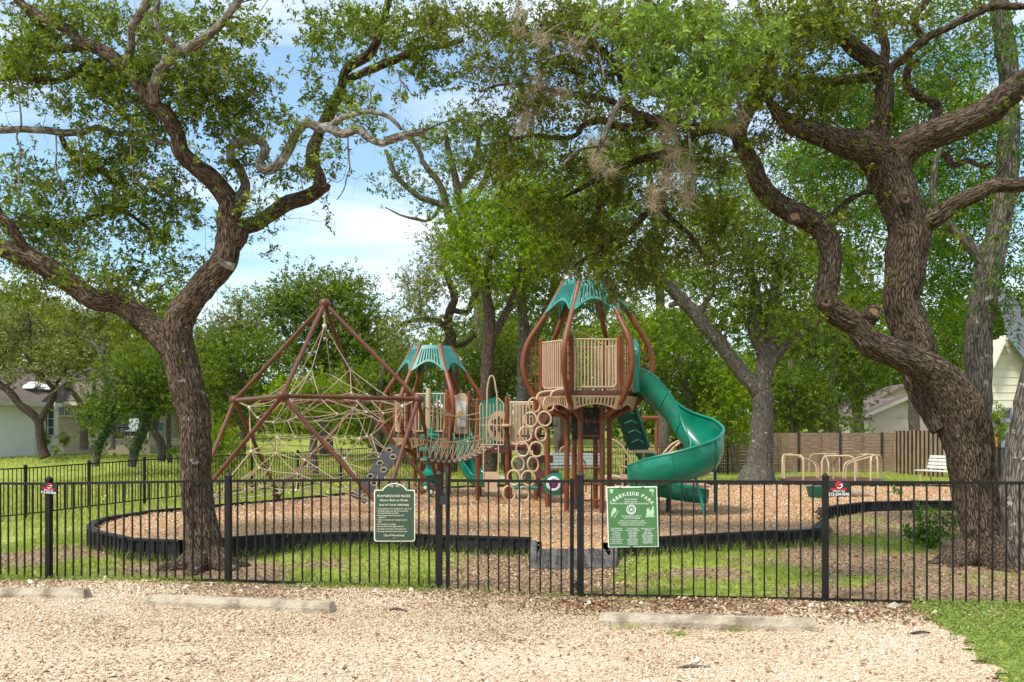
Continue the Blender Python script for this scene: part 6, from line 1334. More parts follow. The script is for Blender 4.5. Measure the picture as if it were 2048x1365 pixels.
R_Mu5 = [(1849,79,8,-.1),(1832,55,8,-.1),(1830,30,9,-.1),(1850,5,8,-.1),(1870,-40,6,-.1)]
R_Mr = [(1780,345,38,.3),(1805,310,31,.2),(1836,284,28,.1),(1870,268,27,0),(1901,254,27,-.1),(1967,229,25,-.2),(2011,194,24,-.3),(2048,165,22,-.4),(2120,115,20,-.5)]
R_Mr2 = [(1875,262,12,.3),(1866,240,10,.4),(1875,215,9,.4),(1844,196,9,.4),(1820,180,9,.4),(1814,149,8,.4),(1835,120,6,.4)]
R_Mr3 = [(1900,262,10,.2),(1920,230,8,.3),(1950,212,7,.4),(1975,205,5,.4)]
R_N = [(1835,440,24,.3),(1862,440,18,.2),(1901,413,15,.1),(1945,391,14,0),(1994,371,14,-.1),(2048,368,13,-.2),(2110,355,10,-.2)]
R_N2 = [(1775,385,8,.35),(1743,384,6,.4),(1704,396,5,.45),(1677,422,5,.5),(1650,440,4,.5)]
R_N3 = [(1890,305,8,.1),(1905,330,6,.1),(1935,322,5,.1),(1965,335,4,.1),(1985,325,3,.1)]
Q1 = [(1492,240,10,-.1),(1450,248,9,-.2),(1420,250,9,-.3),(1380,255,8,-.4),(1330,240,8,-.4),(1290,235,8,-.4),(1250,215,7,-.4),(1200,195,6,-.4),(1150,190,5,-.4),(1060,172,4,-.3),(1000,170,3,-.3),(960,185,2.5,-.3)]
Q2 = [(1482,275,10,-.1),(1440,258,10,.1),(1416,262,9,.2),(1384,272,9,.3),(1362,297,8,.4),(1322,309,8,.5),(1275,322,7,.6),(1228,341,6,.7),(1172,372,5,.8),(1120,400,3,.9)]
Q3 = [(1330,242,7,-.2),(1253,256,7,.1),(1212,241,7,.2),(1175,247,6,.3),(1150,272,5,.4),(1119,278,5,.5),(1056,272,4,.6),(1000,290,3,.7)]
Q4 = [(1269,225,7,-.2),(1252,200,8,-.2),(1244,162,8,-.3),(1228,131,8,-.4),(1206,103,7,-.4),(1181,94,6,-.5),(1130,70,5,-.5),(1080,50,4,-.5)]
Q5 = [(1362,297,7,.4),(1335,330,7,.4),(1326,390,7,.5),(1319,417,8,.6),(1287,433,7,.7),(1256,467,5,.8),(1194,505,4,.9),(1150,530,3,.9)]
Q6 = [(1228,341,5,.7),(1200,352,5,.8),(1200,402,5,.9),(1190,445,4,1),(1147,492,3,1)]
Q7 = [(1319,417,6,.6),(1345,440,5,.6),(1380,470,5,.7),(1400,500,4,.8),(1420,530,3,.9)]
Q8 = [(1519,187,8,-.2),(1490,150,8,-.5),(1440,110,8,-.8),(1390,70,7,-1.0),(1340,30,6,-1.2),(1290,0,5,-1.3)]
ro_cl = [(1640,60,60,50,-.2,1.2),(1560,160,60,40,-.6,1.1),(1470,190,50,35,-.7,1.0),(1250,250,60,35,.2,.7),(1180,200,60,40,.1,.7),(1400,150,70,50,-.3,1),(1300,130,60,40,.1,.9),(1380,250,60,30,.3,.8),(900,40,60,40,.2,.8),(1060,180,60,40,.1,.7),(1590,240,50,30,.2,1),(1660,210,40,30,.4,1),(1760,40,50,40,.4,.8),(1000,60,70,45,.2,.9),(960,140,60,40,.1,.6),(1080,120,80,50,-.2,.8),(1090,40,80,40,-.3,1.0),(1190,50,80,45,-.5,1.1),(1180,140,70,45,-.3,.7),(1290,60,80,50,-.8,1.1),(1560,50,70,50,-.4,1.1),(1500,110,60,50,-.5,1.2),(1600,110,50,40,-.2,.8),(1590,190,60,40,.1,.9),(1400,40,70,40,-.6,1.0),
 (1010,230,60,50,.4,.55),(1100,230,70,45,.2,.5),(960,330,40,40,.6,.35),(1040,330,70,50,.7,.7),(1150,330,60,40,.7,.55),(1230,380,60,50,.8,.8),(1130,430,80,45,.9,.85),(1060,400,50,40,.9,.6),(1220,470,70,40,1,.95),(1300,370,50,40,.6,.6),(1320,480,60,40,.9,.8),(1200,540,75,30,.8,.8),(1110,510,55,30,.9,.6),(1290,545,60,30,.9,.7),(1400,400,60,50,.6,.6),(1410,310,50,40,.3,.5),(1390,500,55,35,.9,.6),(1440,450,40,40,.6,.5),(1240,590,45,20,1,.45),(1195,615,25,16,1,.3),
 (1700,20,60,30,.1,.6),(1820,20,50,25,.1,.3),(1960,60,40,30,-.2,.3),(1600,260,30,30,0,.5),(1520,290,30,30,0,.6)]
b_ = P(1980, 1135, RY); R_tr = [(a[0], a[1], a[2]*.90)+tuple(a[3:]) for a in R_tr]; R_M = [(a[0], a[1], a[2]*.88)+tuple(a[3:]) for a in R_M]
oakR, gR, _ = grow_tree('oak_tree', 'massive leaning oak with an S-shaped left limb, right behind the black fence', (b_.x, RY, gz(b_.x, RY)), [R_tr, R_M, R_Ml, R_Mu, R_Mu2, R_Mu3, R_Mu4, R_Mu5, R_Mr, R_Mr2, R_Mr3, R_N, R_N2, R_N3, Q1, Q2, Q3, Q4, Q5, Q6, Q7, Q8], ro_cl, RY, M['barkB'], M['leafB'], .055, .46, 'oak', 1.0, 3.5, .12, 20, hero=True, roots=7, sprigs=650, wig=.36, rmax=.026, maxn=130)
# near glossy leaves hanging at the top centre, on the same oak
nb_ = []; na_ = []; ngr = Grow(); ngr.limb(limb([(1440,110,8,-.8),(1390,70,7,-1.6),(1340,60,6,-2.4)], RY), .2)
for (x_, y2, rx, ry, n_) in ((1380,40,130,45,210),(1330,110,80,40,150),(1450,110,80,55,150),(1370,180,85,35,190),(1300,165,45,25,90),(1430,205,50,30,90),(1360,225,35,12,30),(1240,40,90,40,90),(1520,60,70,50,110),(1290,130,60,30,60)):
    A = clump_points((x_, y2, rx, ry), 8.7, 40, .35); ngr.reach(A, wig=.3, rmax=.012); m_ = rng.integers(0, 40, n_); p = A[m_]+rng.normal(size=(n_, 3))*.05; nb_.append(p); na_.append(rng.normal(size=(n_, 3))*.6+[0, -.3, -.1])
V, Q, rnd = sprays(np.vstack(nb_), np.vstack(na_), .062, .40, 'oak'); mesh_np('near_leaves', V, Q, M['leafNear'], oakR, {'rnd': rnd})
mb = MB(); [mb.tube(p, r_, 5, caps=False, bk=True) for p, r_ in ngr.chains]; mb.build('near_branches', M['twig'], oakR)
# twigs and ball moss
gp_ = np.array([p for p, r_ in zip(gR.pos, gR.rad) if r_ < .035 and p[2] > 3.2 and p[0] < 3.4]); w_ = gp_[rng.integers(0, len(gp_), 2600)]
strands('twigs', w_, M['twig'], oakR, 2, .32, .0022, .7, .7)
nt_ = P(0, 0, 1); cs_ = []
for (x_, y2, yy, n_) in ((1048,190,11.6,3),(1060,240,11.5,5),(1075,170,11.5,5),(1110,190,11.5,3),(1045,255,11.5,3),(1130,190,11.4,3),(1150,100,10.5,3),(1035,30,11,3),(1180,310,11.3,3),(1200,330,11,3),(1195,290,11.2,3),(1345,310,9.2,4),(1345,270,9,3),(1330,360,9.2,3),(1310,390,9.2,3),(1380,390,9.3,3),(1385,350,9.3,2),(1440,230,9,3),(1470,240,9,3),(1455,205,9,3),(1090,80,10.5,3),(1040,60,10.8,3),(1320,405,9.2,2),(1375,330,9.3,2),(1210,345,11,2)):
    for _ in range(n_): cs_.append(tuple(P(x_+random.gauss(0, 9), y2+random.gauss(0, 9), yy+random.gauss(0, .1))))
tufts(cs_, .05, 60, .13, .0022, oakR)
for pts, Y_ in (([(1330,180,4),(1345,240,4),(1352,290,5),(1340,340,4),(1320,400,3)],9.2), ([(1365,200,3),(1378,260,3),(1383,330,3),(1388,400,2)],9.3), ([(1440,180,4),(1455,215,4),(1475,245,3)],9), ([(1472,165,3),(1480,215,4),(1500,240,3)],9), ([(1250,190,7),(1225,230,6),(1205,280,7),(1195,320,5),(1210,352,4)],11), ([(1215,290,5),(1160,300,4),(1125,330,3)],11), ([(1200,40,4),(1180,70,4),(1150,100,3),(1060,125,2)],10.5), ([(1180,70,3),(1195,100,3),(1210,160,2)],10.5), ([(1190,40,2),(1130,45,2),(1080,75,2),(1040,110,1.5)],10.8), ([(1060,130,3),(1030,165,2.5),(1010,200,2)],11), ([(1065,230,3),(1068,290,3),(1075,320,2)],11.5), ([(1000,120,2.5),(985,160,2),(960,200,1.5)],11)):
    dt = MB(); dt.tube([tuple(P(a, b, Y_+random.uniform(-.1, .1))) for a, b, c in pts], [c*Y_/F*.8 for a, b, c in pts], 6, step=.06, bk=True, disp=.003); dt.build('dead_branch', M['barkL'], oakR, True)
# pruned stubs and hollows
def knot(px, py, Y, r_, nrm, hollow_shade=False):
    c = P(px, py, Y); n_ = Vector(nrm).normalized(); u = n_.cross(Vector((0, 0, 1))).normalized(); v = n_.cross(u); mb = MB(); rp_ = r_*Y/F
    mb.tube([tuple(c+(u*math.cos(t)+v*math.sin(t))*rp_*random.uniform(.92, 1.08)) for t in np.linspace(0, 2*math.pi, 16, endpoint=False)], rp_*.28, 7, closed=True, bk=True, disp=.01); k_ = mb.build('pruned_knot', M['barkB'], oakR, True)
    mb = MB(); mb.tube([tuple(c-n_*rp_*.6), tuple(c+n_*rp_*(.0 if hollow_shade else .12))], rp_*.98, 14); mb.build('cut_face', M['cut'], k_)
    if hollow_shade: mb = MB(); mb.tube([tuple(c-n_*.02), tuple(c+n_*rp_*.04)], rp_*.45, 12); mb.build('hollow_shade', M['hole'], k_)  # solid dark disc in place of a cavity, its shade put into the colour
knot(1590, 434, RY-.14, 13, (-.1, -1, .1)); knot(1652, 603, RY-.36, 11, (-.2, -1, .0), True); knot(1747, 625, RY-.32, 13, (.1, -1, .1)); knot(1811, 398, RY+.0, 9, (.1, -1, 0), True)
mb = MB(); mb.tube([tuple(P(1722, 652, RY-.15)), tuple(P(1747, 625, RY-.27))], [.13, .10], 12, step=.05, bk=True, disp=.015); mb.build('pruned_stub', M['barkB'], oakR, True)

# grey trees behind the leaning oak
GY = 14.5
g1 = [(1990,1060,34),(1968,980,30),(1957,900,27),(1955,800,26),(1957,700,24),(1964,620,25),(1975,555,26),(1984,500,23),(1994,461,20),(2011,373,19),(2020,264,19),(2016,132,18),(2002,44,17),(2000,-60,14)]
g2 = [(1975,555,16),(1958,519,12),(1932,483,10),(1888,440,8),(1868,400,7),(1866,350,6),(1880,300,4)]
pec = [(1700,40,60,35,.5,.8),(1890,30,70,35,.3,1.0),(1960,110,60,45,.3,.8),(1880,150,60,40,.6,1.0),(1700,210,55,45,1,1.3),(1650,320,50,35,1,1.1),(1690,340,50,30,1,1.0),(1940,290,60,40,.8,.9),(1860,350,50,35,1,1.0),(2000,330,50,50,.5,.5),(1750,240,60,40,1.2,1),(1700,450,40,40,1,.9),(1830,250,60,40,1.2,1),(1900,470,70,40,.9,.8),(1990,450,50,50,.6,.6),(1900,560,70,50,1.2,.9),(2020,560,50,50,.3,.7),(1720,520,40,50,1.2,.6),(1880,640,60,40,1.2,.7),(2030,640,40,40,-.2,.7),(2040,240,30,60,.2,.5),(1590,330,40,30,1.2,.7)]
b_ = P(1992, 1075, GY); pcn, gP, _ = grow_tree('pecan_tree', 'tall grey lichened tree rising straight behind the massive leaning oak', (b_.x, GY, gz(b_.x, GY)), [g1, g2], pec, GY, M['barkC'], M['leafP'], .095, .30, 'pecan', 1.2, 4.0, .22, 9, hero=True, wig=.2, rmax=.022, maxn=70)
g3 = [(2056,1140,44),(2044,1100,36),(2036,1040,32),(2034,980,30),(2042,900,28),(2056,820,26),(2080,720,24),(2120,600,20),(2140,480,16)]
b_ = P(2050, 1125, 11.6); grow_tree('grey_tree', 'grey trunk leaning out of the picture at the right edge', (b_.x, 11.6, gz(b_.x, 11.6)), [g3], [(2110,470,40,50,0,.6),(2130,380,40,50,0,.6)], 11.6, M['barkC'], M['leafP'], .09, .3, 'pecan', .6, 1.2, .15, 9, hero=True, rmax=.02, maxn=30)
# ---------------------------------------------------------------- middle and far trees
def bt(name, label, base, Y, limbs, clumps, leafm, barkm='barkF', leaf=.12, lai=2.3, dy=2.0, spread=.35, per=9, wig=.2, group=None, rmax=.10, tm='oak', maxn=90, wid=.5):
    b = P(base[0], base[1], Y); z = gz(b.x, b.y)
    return grow_tree(name, label, (b.x, Y, z), limbs, clumps, Y, M[barkm], M[leafm], leaf, wid, tm, dy, lai*1.5, spread, per, group, trunkn=14, wig=wig, rmax=rmax, maxn=maxn)
# dark forked tree right of the slide
bt('oak_tree', 'stout two-stemmed tree with a long limb reaching left, right of the spiral slide', (1515, 962), 30, [
 [(1512,985,42),(1513,962,36),(1516,930,26),(1522,890,22),(1525,840,20),(1525,800,20),(1524,775,18),(1526,740,15),(1528,705,13),(1515,685,12),(1509,667,12),(1509,627,12),(1512,590,9),(1500,540,7),(1490,480,5)],
 [(1524,790,18),(1505,768,16),(1490,755,15),(1459,714,14),(1430,675,14),(1397,636,13),(1375,611,13),(1344,580,10),(1319,549,8),(1300,500,6),(1290,450,4)],
 [(1528,760,14),(1545,715,12),(1569,695,9),(1600,670,7),(1640,640,5)], [(1397,636,7),(1415,600,6),(1430,575,4)], [(1375,615,7),(1355,605,6),(1340,612,5)], [(1545,720,12),(1540,660,11),(1545,600,9),(1560,520,7),(1570,440,5)]],
 [(1500,520,110,60,0,1),(1600,560,90,60,0,1),(1460,590,70,50,0,.8),(1590,470,80,50,1,.9),(1440,470,90,60,0,.8),(1560,640,80,45,0,.8),(1340,530,70,50,0,.7),(1500,420,90,50,1,.9),(1640,680,60,45,0,.6),(1600,740,60,40,1,.35),(1400,680,50,40,1,.4)], 'leafM', 'barkC', .10, 2.0, 2.2, .3, 9)
# grey trunk left of the tall tower
bt('oak_tree', 'straight grey trunk with a full dark crown, just left of the tall tower', (1047, 955), 31, [[(1050,985,16),(1048,940,13),(1046,880,12),(1047,820,12),(1045,760,12),(1050,700,12),(1046,640,10),(1040,580,8),(1050,500,6)], [(1047,720,8),(1075,660,7),(1100,600,5)]],
 [(1060,560,80,60,0,.9),(1120,640,60,50,0,.7),(1000,600,60,50,1,.6),(1080,480,70,50,0,.8),(1180,600,80,50,3,.7),(1110,720,35,40,2,.4)], 'leafM', 'barkC', .10, 2.0, 2.0, .3)
# bright tree with the forked dark trunk, centre
bt('oak_tree', 'bright yellow-green crowned tree with a dark forked trunk behind the loop gate', (980, 955), 28, [[(976,985,18),(978,950,14),(974,900,13),(976,850,12),(972,800,12),(974,740,12),(978,690,12),(980,640,11),(975,600,9),(970,560,8),(985,500,6)], [(978,690,9),(1000,650,8),(1020,610,7),(1030,580,5),(1045,520,4)], [(974,780,6),(966,760,5),(967,735,6)], [(972,560,5),(940,500,5),(930,450,4)]],
 [(960,500,60,60,0,1.1),(930,440,40,40,0,1),(1010,450,70,50,0,1.1),(1060,500,60,50,0,.9),(990,400,60,35,0,.9),(920,520,35,35,0,.9),(990,560,60,35,0,.8),(1050,420,60,50,1,1),(1110,450,50,60,1,.8),(900,470,26,26,0,.6),(1030,360,50,30,1,.7)], 'leafG', 'barkB', .085, 2.1, 1.8, .25)
# twisted live oak, left of it
bt('oak_tree', 'twisted live oak with olive leaves and a dark crooked trunk above the low tower', (900, 700), 40, [[(902,985,17),(898,940,16),(902,800,15),(902,740,14),(896,700,13),(903,675,11),(895,650,8),(900,620,8),(910,600,7),(905,580,6),(895,555,5),(880,530,4)], [(895,660,7),(880,645,6),(860,640,5),(830,640,4),(800,650,3)], [(905,620,6),(935,625,5),(945,600,6),(955,580,5),(960,540,4)], [(898,690,6),(925,690,5),(950,670,4)]],
 [(850,560,55,45,0,.75),(890,510,55,40,0,.8),(820,600,50,40,0,.65),(860,640,50,30,0,.5),(930,570,45,40,0,.6),(870,480,35,25,0,.6),(800,650,40,30,0,.6),(920,650,40,25,0,.4),(810,700,40,30,2,.6)], 'leafO', 'barkB', .10, 2.0, 2.2, .28, wig=.4)
# tall airy tree reaching into the sky
bt('elm_tree', 'tall airy tree with upswept open branches against the blue sky', (960, 900), 46, [[(985,960,15),(975,800,14),(960,620,12),(940,520,11),(920,470,10),(900,440,9),(893,410,7),(880,370,6),(850,330,5),(838,300,4),(820,270,3)], [(893,415,7),(870,405,6),(840,395,6),(815,375,5),(790,350,5),(780,320,4),(770,300,3)], [(940,520,9),(925,440,8),(915,380,8),(905,330,6),(895,290,5),(890,260,4)], [(915,380,6),(940,350,6),(955,300,5),(960,250,4)], [(925,440,7),(945,400,6),(975,350,6),(990,280,4)], [(893,400,4),(860,440,3),(830,438,3),(800,430,2),(770,415,1)]],
 [(840,280,40,30,0,.45),(800,320,30,30,0,.4),(780,370,30,25,0,.4),(830,340,35,25,0,.4),(890,270,50,35,0,.6),(930,250,50,35,0,.7),(860,380,35,25,0,.3),(900,330,40,30,0,.5),(950,320,45,35,0,.6),(980,270,45,40,0,.8),(870,420,30,20,0,.4),(930,400,45,30,0,.6),(1010,330,50,40,0,.7),(900,230,35,20,0,.5),(815,380,30,22,0,.35)], 'leafM', 'barkF', .13, 1.8, 2.5, .32, per=8, wig=.25)
# big round tree behind the climbing frame
bt('oak_tree', 'big round-crowned green tree behind the peak of the climbing frame', (650, 900), 50, [[(655,930,14),(652,860,13),(650,780,13),(645,720,11),(640,660,9),(635,610,7),(640,570,5)], [(648,750,8),(690,700,7),(710,660,5),(720,620,4)], [(648,770,8),(610,720,7),(580,680,5),(560,640,4)]],
 [(600,580,55,40,0,1),(660,570,55,35,0,1),(700,600,50,45,0,1),(560,620,45,40,0,1),(630,640,70,45,0,1),(710,660,60,45,0,1),(560,680,50,40,0,.9),(640,700,60,40,0,.9),(740,640,35,35,0,.8),(530,600,25,25,0,.7),(700,720,60,40,0,.8),(760,700,35,40,1,.7)], 'leafM', 'barkF', .17, 2.4, 3, .45)
bt('oak_tree', 'mid-green tree low behind the right tubes of the climbing frame', (760, 890), 44, [[(757,960,12),(756,890,10),(758,820,10),(762,770,8),(770,720,6)], [(758,810,6),(730,770,5),(715,750,4)]],
 [(740,770,60,45,0,.9),(690,780,50,40,1,.8),(790,790,50,45,0,.8),(800,740,45,40,1,.7),(720,840,60,40,1,.7),(790,850,45,30,2,.5)], 'leafM', 'barkF', .14, 2.3, 2.5, .4)
bt('small_tree', 'small yellow-green tree inside the outline of the climbing frame', (640, 900), 36, [[(628,950,9),(626,900,8),(630,850,7),(632,810,5),(630,780,4)], [(630,860,5),(600,820,4)]],
 [(600,790,60,30,0,1),(640,780,60,30,0,1),(560,810,35,25,0,.8),(650,830,50,25,0,.7),(690,800,35,25,0,.7),(590,840,40,22,0,.6)], 'leafG', 'barkF', .11, 2.1, 2, .3)
bt('oak_tree', 'dark green bushy tree left of the climbing frame, behind the forked oak', (500, 900), 46, [[(480,930,12),(482,880,10),(485,800,9),(490,740,7)], [(484,820,6),(450,780,5)], [(486,790,6),(520,750,5)]],
 [(470,700,50,40,0,1),(520,720,50,40,0,1),(440,760,45,40,0,1),(500,790,55,40,0,.9),(450,830,40,35,0,.8),(540,830,45,30,0,.5),(420,700,40,35,1,.9),(410,850,40,30,0,.6),(590,730,40,40,2,.8)], 'leafM', 'barkF', .15, 2.3, 2.5, .4)
bt('small_tree', 'pale thin-leaved tree standing against the sky beside the forked oak', (478, 700), 60, [[(470,900,8),(472,760,7),(476,680,6),(478,630,4),(480,600,3)]],
 [(478,600,28,24,0,.7),(485,640,40,30,0,.9),(450,650,40,28,0,.9),(430,680,40,30,0,.9),(510,670,40,30,0,.9)], 'leafO', 'barkF', .17, 2.2, 2.5, .4)
bt('small_tree', 'yellowish tree peeking between the limbs of the forked oak', (345, 700), 60, [[(345,900,8),(345,760,7),(345,680,5),(345,620,4)]], [(345,610,40,30,0,1.1),(320,640,40,30,0,1.1),(400,700,40,40,0,1.1),(300,690,40,30,0,1.1),(350,660,40,30,0,1)], 'leafG', 'barkF', .17, 2.2, 2.5, .4)
# left group
bt('oak_tree', 'live oak with a dark curved trunk leaning in front of the white house', (82, 898), 42, [[(90,915,11),(84,898,9),(80,870,8),(78,845,8),(60,825,7),(40,810,7),(20,785,7),(0,770,6),(-30,740,5)], [(78,845,7),(95,815,6),(108,795,6),(105,775,5),(85,755,5),(65,735,4),(50,700,3)], [(108,785,4),(120,755,3),(140,730,2.5)], [(55,700,4),(58,660,4),(55,620,3)]],
 [(40,700,60,35,0,.8),(110,700,55,40,0,.8),(60,650,60,40,1,.8),(0,740,50,35,0,.8),(140,740,40,35,0,.7),(20,630,50,40,1,.7),(90,745,45,20,0,.7),(-30,690,50,50,0,.8)], 'leafO', 'barkB', .11, 2.0, 2, .3, wig=.35)
bt('oak_tree', 'olive-green oak behind the low left limb of the forked oak', (170, 890), 44, [[(168,900,8),(168,860,7),(165,820,6),(150,790,5),(130,775,4)], [(167,850,5),(185,800,4),(190,760,3)]],
 [(150,660,60,40,0,.8),(200,690,55,45,0,.8),(230,640,50,40,1,.7),(170,730,50,35,0,.7),(100,620,60,35,2,.7),(280,700,45,40,1,.7)], 'leafO', 'barkF', .12, 2.1, 2, .32)
bt('dead_tree', 'pale nearly bare tree with tangled grey branches left of the forked oak', (215, 830), 41, [[(225,900,6),(222,850,5),(218,800,5),(210,760,5),(205,720,5),(210,680,4),(205,640,3)], [(218,790,4),(235,740,3),(265,700,3),(300,695,2)], [(210,760,3.5),(180,740,3),(140,760,2.5),(100,790,2)], [(213,740,3),(230,720,3),(250,735,2)], [(205,720,3),(190,690,2.5),(170,680,2)]],
 [(200,700,40,30,0,.15),(160,760,45,25,0,.15),(240,720,30,25,0,.15)], 'leafO', 'barkC', .09, 1.5, 1.5, .25, wig=.6)
for (lab, x0, tp, cl_) in (('ivy-wrapped trunk with bright leaves left of the pair on the far lawn', 193, [(190,932,8),(194,905,7),(203,880,7),(215,860,6),(225,830,5),(235,800,4)], [(210,800,50,30,0,1),(250,770,50,35,0,1),(190,840,40,22,0,.7),(260,820,40,25,0,.7),(235,740,45,25,0,.8)]), ('leaning ivy-covered trunk nearest the forked oak on the far lawn', 268, [(263,934,9),(268,905,9),(280,880,8),(293,850,7),(300,815,6),(305,780,5)], [(300,760,50,35,0,1),(340,790,40,35,0,.9),(310,820,40,25,0,.6),(320,720,40,30,0,.9),(270,720,40,30,1,.9)])):
    r_, g_, _ = bt('ivy_tree', lab, (x0, 930), 36, [tp], cl_, 'leafM', 'barkC', .10, 2.2, 1.8, .3)
    p = np.array([P(a, b, 36-.15) for a, b, c in tp[1:]]); ii = rng.integers(0, len(p)-1, 420); t_ = rng.random((420, 1)); q = p[ii]*(1-t_)+p[ii+1]*t_+rng.normal(size=(420, 3))*[.14, .10, .1]; V, Q, rnd = sprays(q, rng.normal(size=(420, 3))+[0, -.8, 0], .06, .8, 'oak'); mesh_np('ivy', V, Q, M['ivy'], r_, {'rnd': rnd})
for (lab, x0, tp) in (('short dark leaning trunk just left of the forked oak', 322, [(322,922,8),(325,900,8),(318,880,8),(308,860,6),(315,830,5),(325,800,4)]), ('thin pale trunk close beside the dark leaning one', 339, [(340,926,5),(339,900,5),(337,870,4.5),(338,830,4),(342,790,3)])):
    bt('small_tree', lab, (x0, 925), 38, [tp], [(330,770,35,25,0,.7),(300,800,25,20,0,.5)], 'leafM', 'barkC', .11, 2, 1.5, .3)
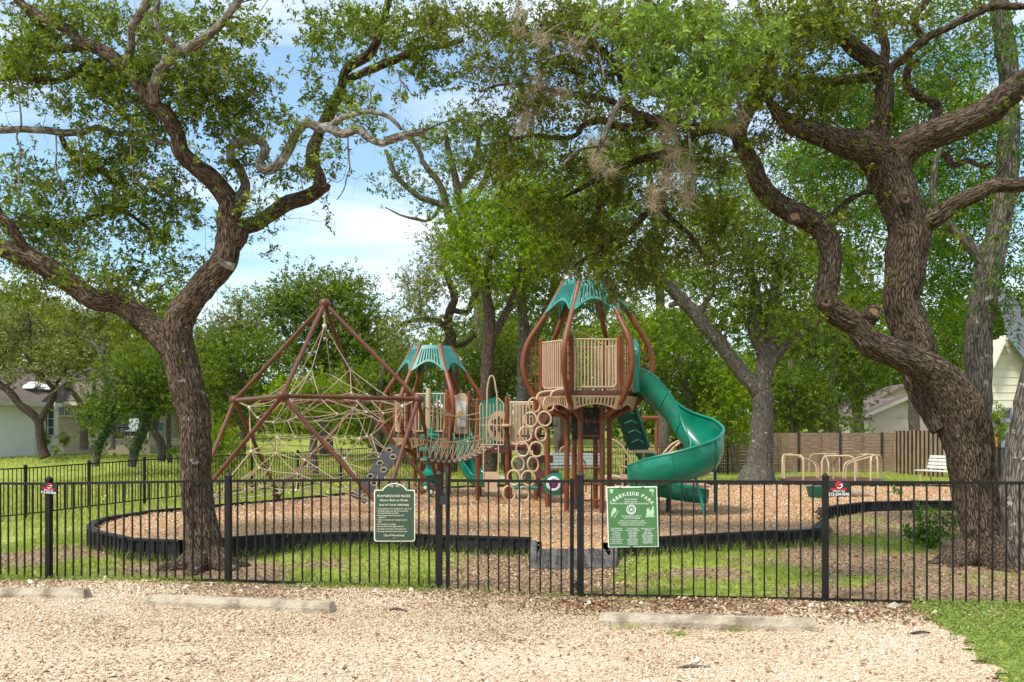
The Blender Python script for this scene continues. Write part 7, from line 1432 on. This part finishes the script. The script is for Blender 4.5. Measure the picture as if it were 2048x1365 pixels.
# trees behind the towers and over the right-hand fence
spec = [('slim grey trunk under the green slide bend', 1197, 905, 40, [(1197,950,8),(1200,880,8),(1195,800,8),(1200,740,7),(1205,680,6)], [(1190,680,70,50),(1250,640,60,50),(1160,760,40,40),(1250,740,50,40),(1290,700,50,40)], 'leafG'),
 ('grey leaning trunk showing between the slide and the stout tree', 1385, 850, 42, [(1392,930,8),(1388,860,8),(1378,800,8),(1368,760,7),(1350,700,6)], [(1350,660,60,45),(1400,730,50,45),(1330,740,45,45),(1420,780,40,45),(1380,820,30,30)], 'leafM'),
 ('dark slim trunk standing left of the two beyond the plank fence', 1625, 860, 50, [(1628,900,9),(1626,850,8),(1624,800,8),(1622,740,7),(1620,680,5)], [(1620,660,70,45),(1570,700,60,45),(1660,720,50,40),(1540,760,50,40),(1590,800,45,35)], 'leafM'),
 ('dark slim trunk standing right of the two beyond the plank fence', 1666, 860, 49, [(1668,900,11),(1667,850,10),(1665,800,9),(1668,740,8),(1672,680,6)], [(1680,640,60,45),(1720,700,60,45),(1740,760,50,30),(1700,800,35,22),(1640,780,40,30)], 'leafM'),
 ('dark trunk directly behind the stairs of the tall tower', 1130, 900, 45, [(1132,940,9),(1130,880,9),(1128,820,8),(1126,760,7)], [(1120,740,60,45),(1070,760,50,45),(1020,740,50,50),(1150,690,50,40)], 'leafO'),
 ('leafy tree hanging over the left end of the plank fence', 1455, 900, 41, [(1470,945,6),(1465,900,6),(1450,850,5),(1440,810,4)], [(1440,830,45,35),(1480,800,45,40),(1420,870,30,25),(1490,870,22,20),(1460,750,50,40)], 'leafG'),
 ('green tree filling the gap between the two towers', 1000, 880, 44, [(1010,930,8),(1008,870,8),(1005,800,7),(1003,740,6)], [(1000,690,50,45),(940,730,45,45),(1010,780,40,40),(950,800,40,40),(880,760,40,40),(900,850,50,40)], 'leafM'),
 ('tree beyond the low tower with leaves over the back fence', 840, 880, 47, [(845,940,8),(842,880,8),(838,800,7),(836,740,6)], [(830,740,50,45),(780,760,40,40),(870,700,45,40),(830,820,55,40),(880,880,35,22),(790,890,40,20)], 'leafG'),
 ('tall bright tree behind the S-shaped limb of the leaning oak', 1700, 840, 55, [(1720,900,10),(1715,820,10),(1710,720,9),(1700,600,8),(1695,480,6)], [(1690,520,70,50),(1740,420,70,50),(1640,400,60,50),(1720,600,60,45),(1870,480,60,50),(1900,600,60,50),(1760,680,45,40)], 'leafG'),
 ('tall dark green tree behind the upper centre branches', 1330, 840, 52, [(1330,940,11),(1328,860,11),(1325,760,10),(1320,600,9),(1310,450,7),(1300,350,5)], [(1290,300,90,50),(1380,330,80,50),(1300,420,90,50),(1200,420,80,60),(1420,420,70,50),(1270,540,80,50),(1380,560,60,50),(1480,340,50,50),(1230,330,60,50)], 'leafG'),
 ('tall green tree behind the dead twigs at the upper centre', 1130, 840, 58, [(1120,940,11),(1118,860,11),(1115,760,10),(1110,600,9),(1100,450,7),(1090,350,5)], [(1100,380,80,50),(1030,430,60,50),(1180,340,70,50),(1120,500,80,50),(1060,560,60,50),(1190,500,60,50),(1060,300,60,40)], 'leafG'),
 ('leafy tree filling the upper right behind the pecan leaves', 1830, 840, 50, [(1830,900,10),(1828,820,10),(1825,700,9),(1820,560,8),(1815,420,6),(1810,300,5)], [(1700,300,60,50),(1780,230,60,50),(1860,330,70,50),(1940,220,60,60),(1960,380,60,60),(1700,180,50,40),(1880,180,50,40),(1640,500,50,60),(1740,330,60,40),(1880,420,60,50),(1600,330,50,50)], 'leafG'),
 ('dense tree low between the stout tree and the plank fence', 1600, 850, 47, [(1590,900,9),(1588,840,8),(1585,780,7),(1580,720,5)], [(1580,820,50,35),(1500,840,40,30),(1640,840,40,25),(1700,850,30,15),(1550,770,50,40),(1620,780,50,40)], 'leafM'),
 ('leafy tree behind the tan building at the right', 1850, 830, 80, [(1850,900,10),(1850,830,9),(1850,760,8),(1850,700,6)], [(1820,740,60,30),(1880,700,60,40),(1760,740,50,35),(1700,760,50,35),(1930,650,60,45)], 'leafM'),
 ('pale tree rising over the stone house roof', 250, 800, 70, [(250,900,10),(250,820,9),(248,760,8),(245,700,6)], [(230,680,50,35),(290,650,45,35),(180,640,50,35),(250,740,45,35)], 'leafO'),
 ('pale far tree at the extreme left behind the white house', 20, 760, 75, [(20,880,10),(20,800,9),(22,720,7),(25,660,5)], [(10,600,50,35),(70,610,50,35),(30,660,60,40),(-30,640,50,50),(110,640,50,35)], 'leafO'),
 ('mid-green tree low behind the forked oak trunk', 380, 860, 55, [(385,920,9),(383,860,8),(380,800,7),(378,740,5)], [(370,740,45,40),(420,760,40,40),(330,760,40,40),(390,800,45,35),(340,690,35,30)], 'leafM'),
 ('leafy tree closing the gap right of the round-crowned tree', 775, 820, 62, [(780,900,9),(778,820,8),(775,760,7),(772,700,5)], [(770,680,35,35),(800,720,40,35),(760,740,40,30),(720,700,30,30)], 'leafM')]
for lab, bx_, by_, Y_, tr_, cl_, lf in spec:
    bt('leafy_tree', lab, (bx_, by_), Y_, [tr_], [(a, b, c, d, 0, 1) for a, b, c, d in cl_], lf, 'barkF', .14*Y_/48, 2.0, 2.6, .4*Y_/48, per=10)
# distant wood: one mass, thinner toward the sky line
def woods():
    V = []; Q = []; rn = []; off = 0
    for i in range(240):
        px = rng.uniform(-250, 2300); Y_ = rng.uniform(72, 125); top = np.interp(px, [-200, 0, 330, 430, 560, 770, 860, 1000, 1300, 1700, 2300], [600, 620, 640, 690, 720, 700, 660, 600, 560, 560, 560]) if Y_ < 200 else 0
        cy_ = rng.uniform(top+45, 900); rx = rng.uniform(55, 95); ns = 150; c = P(px, cy_, Y_)
        e = rng.normal(size=(ns, 3)); e /= np.linalg.norm(e, axis=1)[:, None]; e *= rng.random((ns, 1))**.4; p = np.array(c)+e*np.array([rx*Y_/F, 3.5, 42*Y_/F])
        a, b, r_ = sprays(p, e+rng.normal(size=(ns, 3))*.4, .42, .55, 'oak'); V.append(a); Q.append(b+off); off += len(a); rn.append(np.clip(r_*.8+.25*(px < 500), 0, 1))
    tag(mesh_np('distant_woodland', np.vstack(V), np.vstack(Q), M['leafM'], None, {'rnd': np.concatenate(rn)}), kind='stuff')
woods()
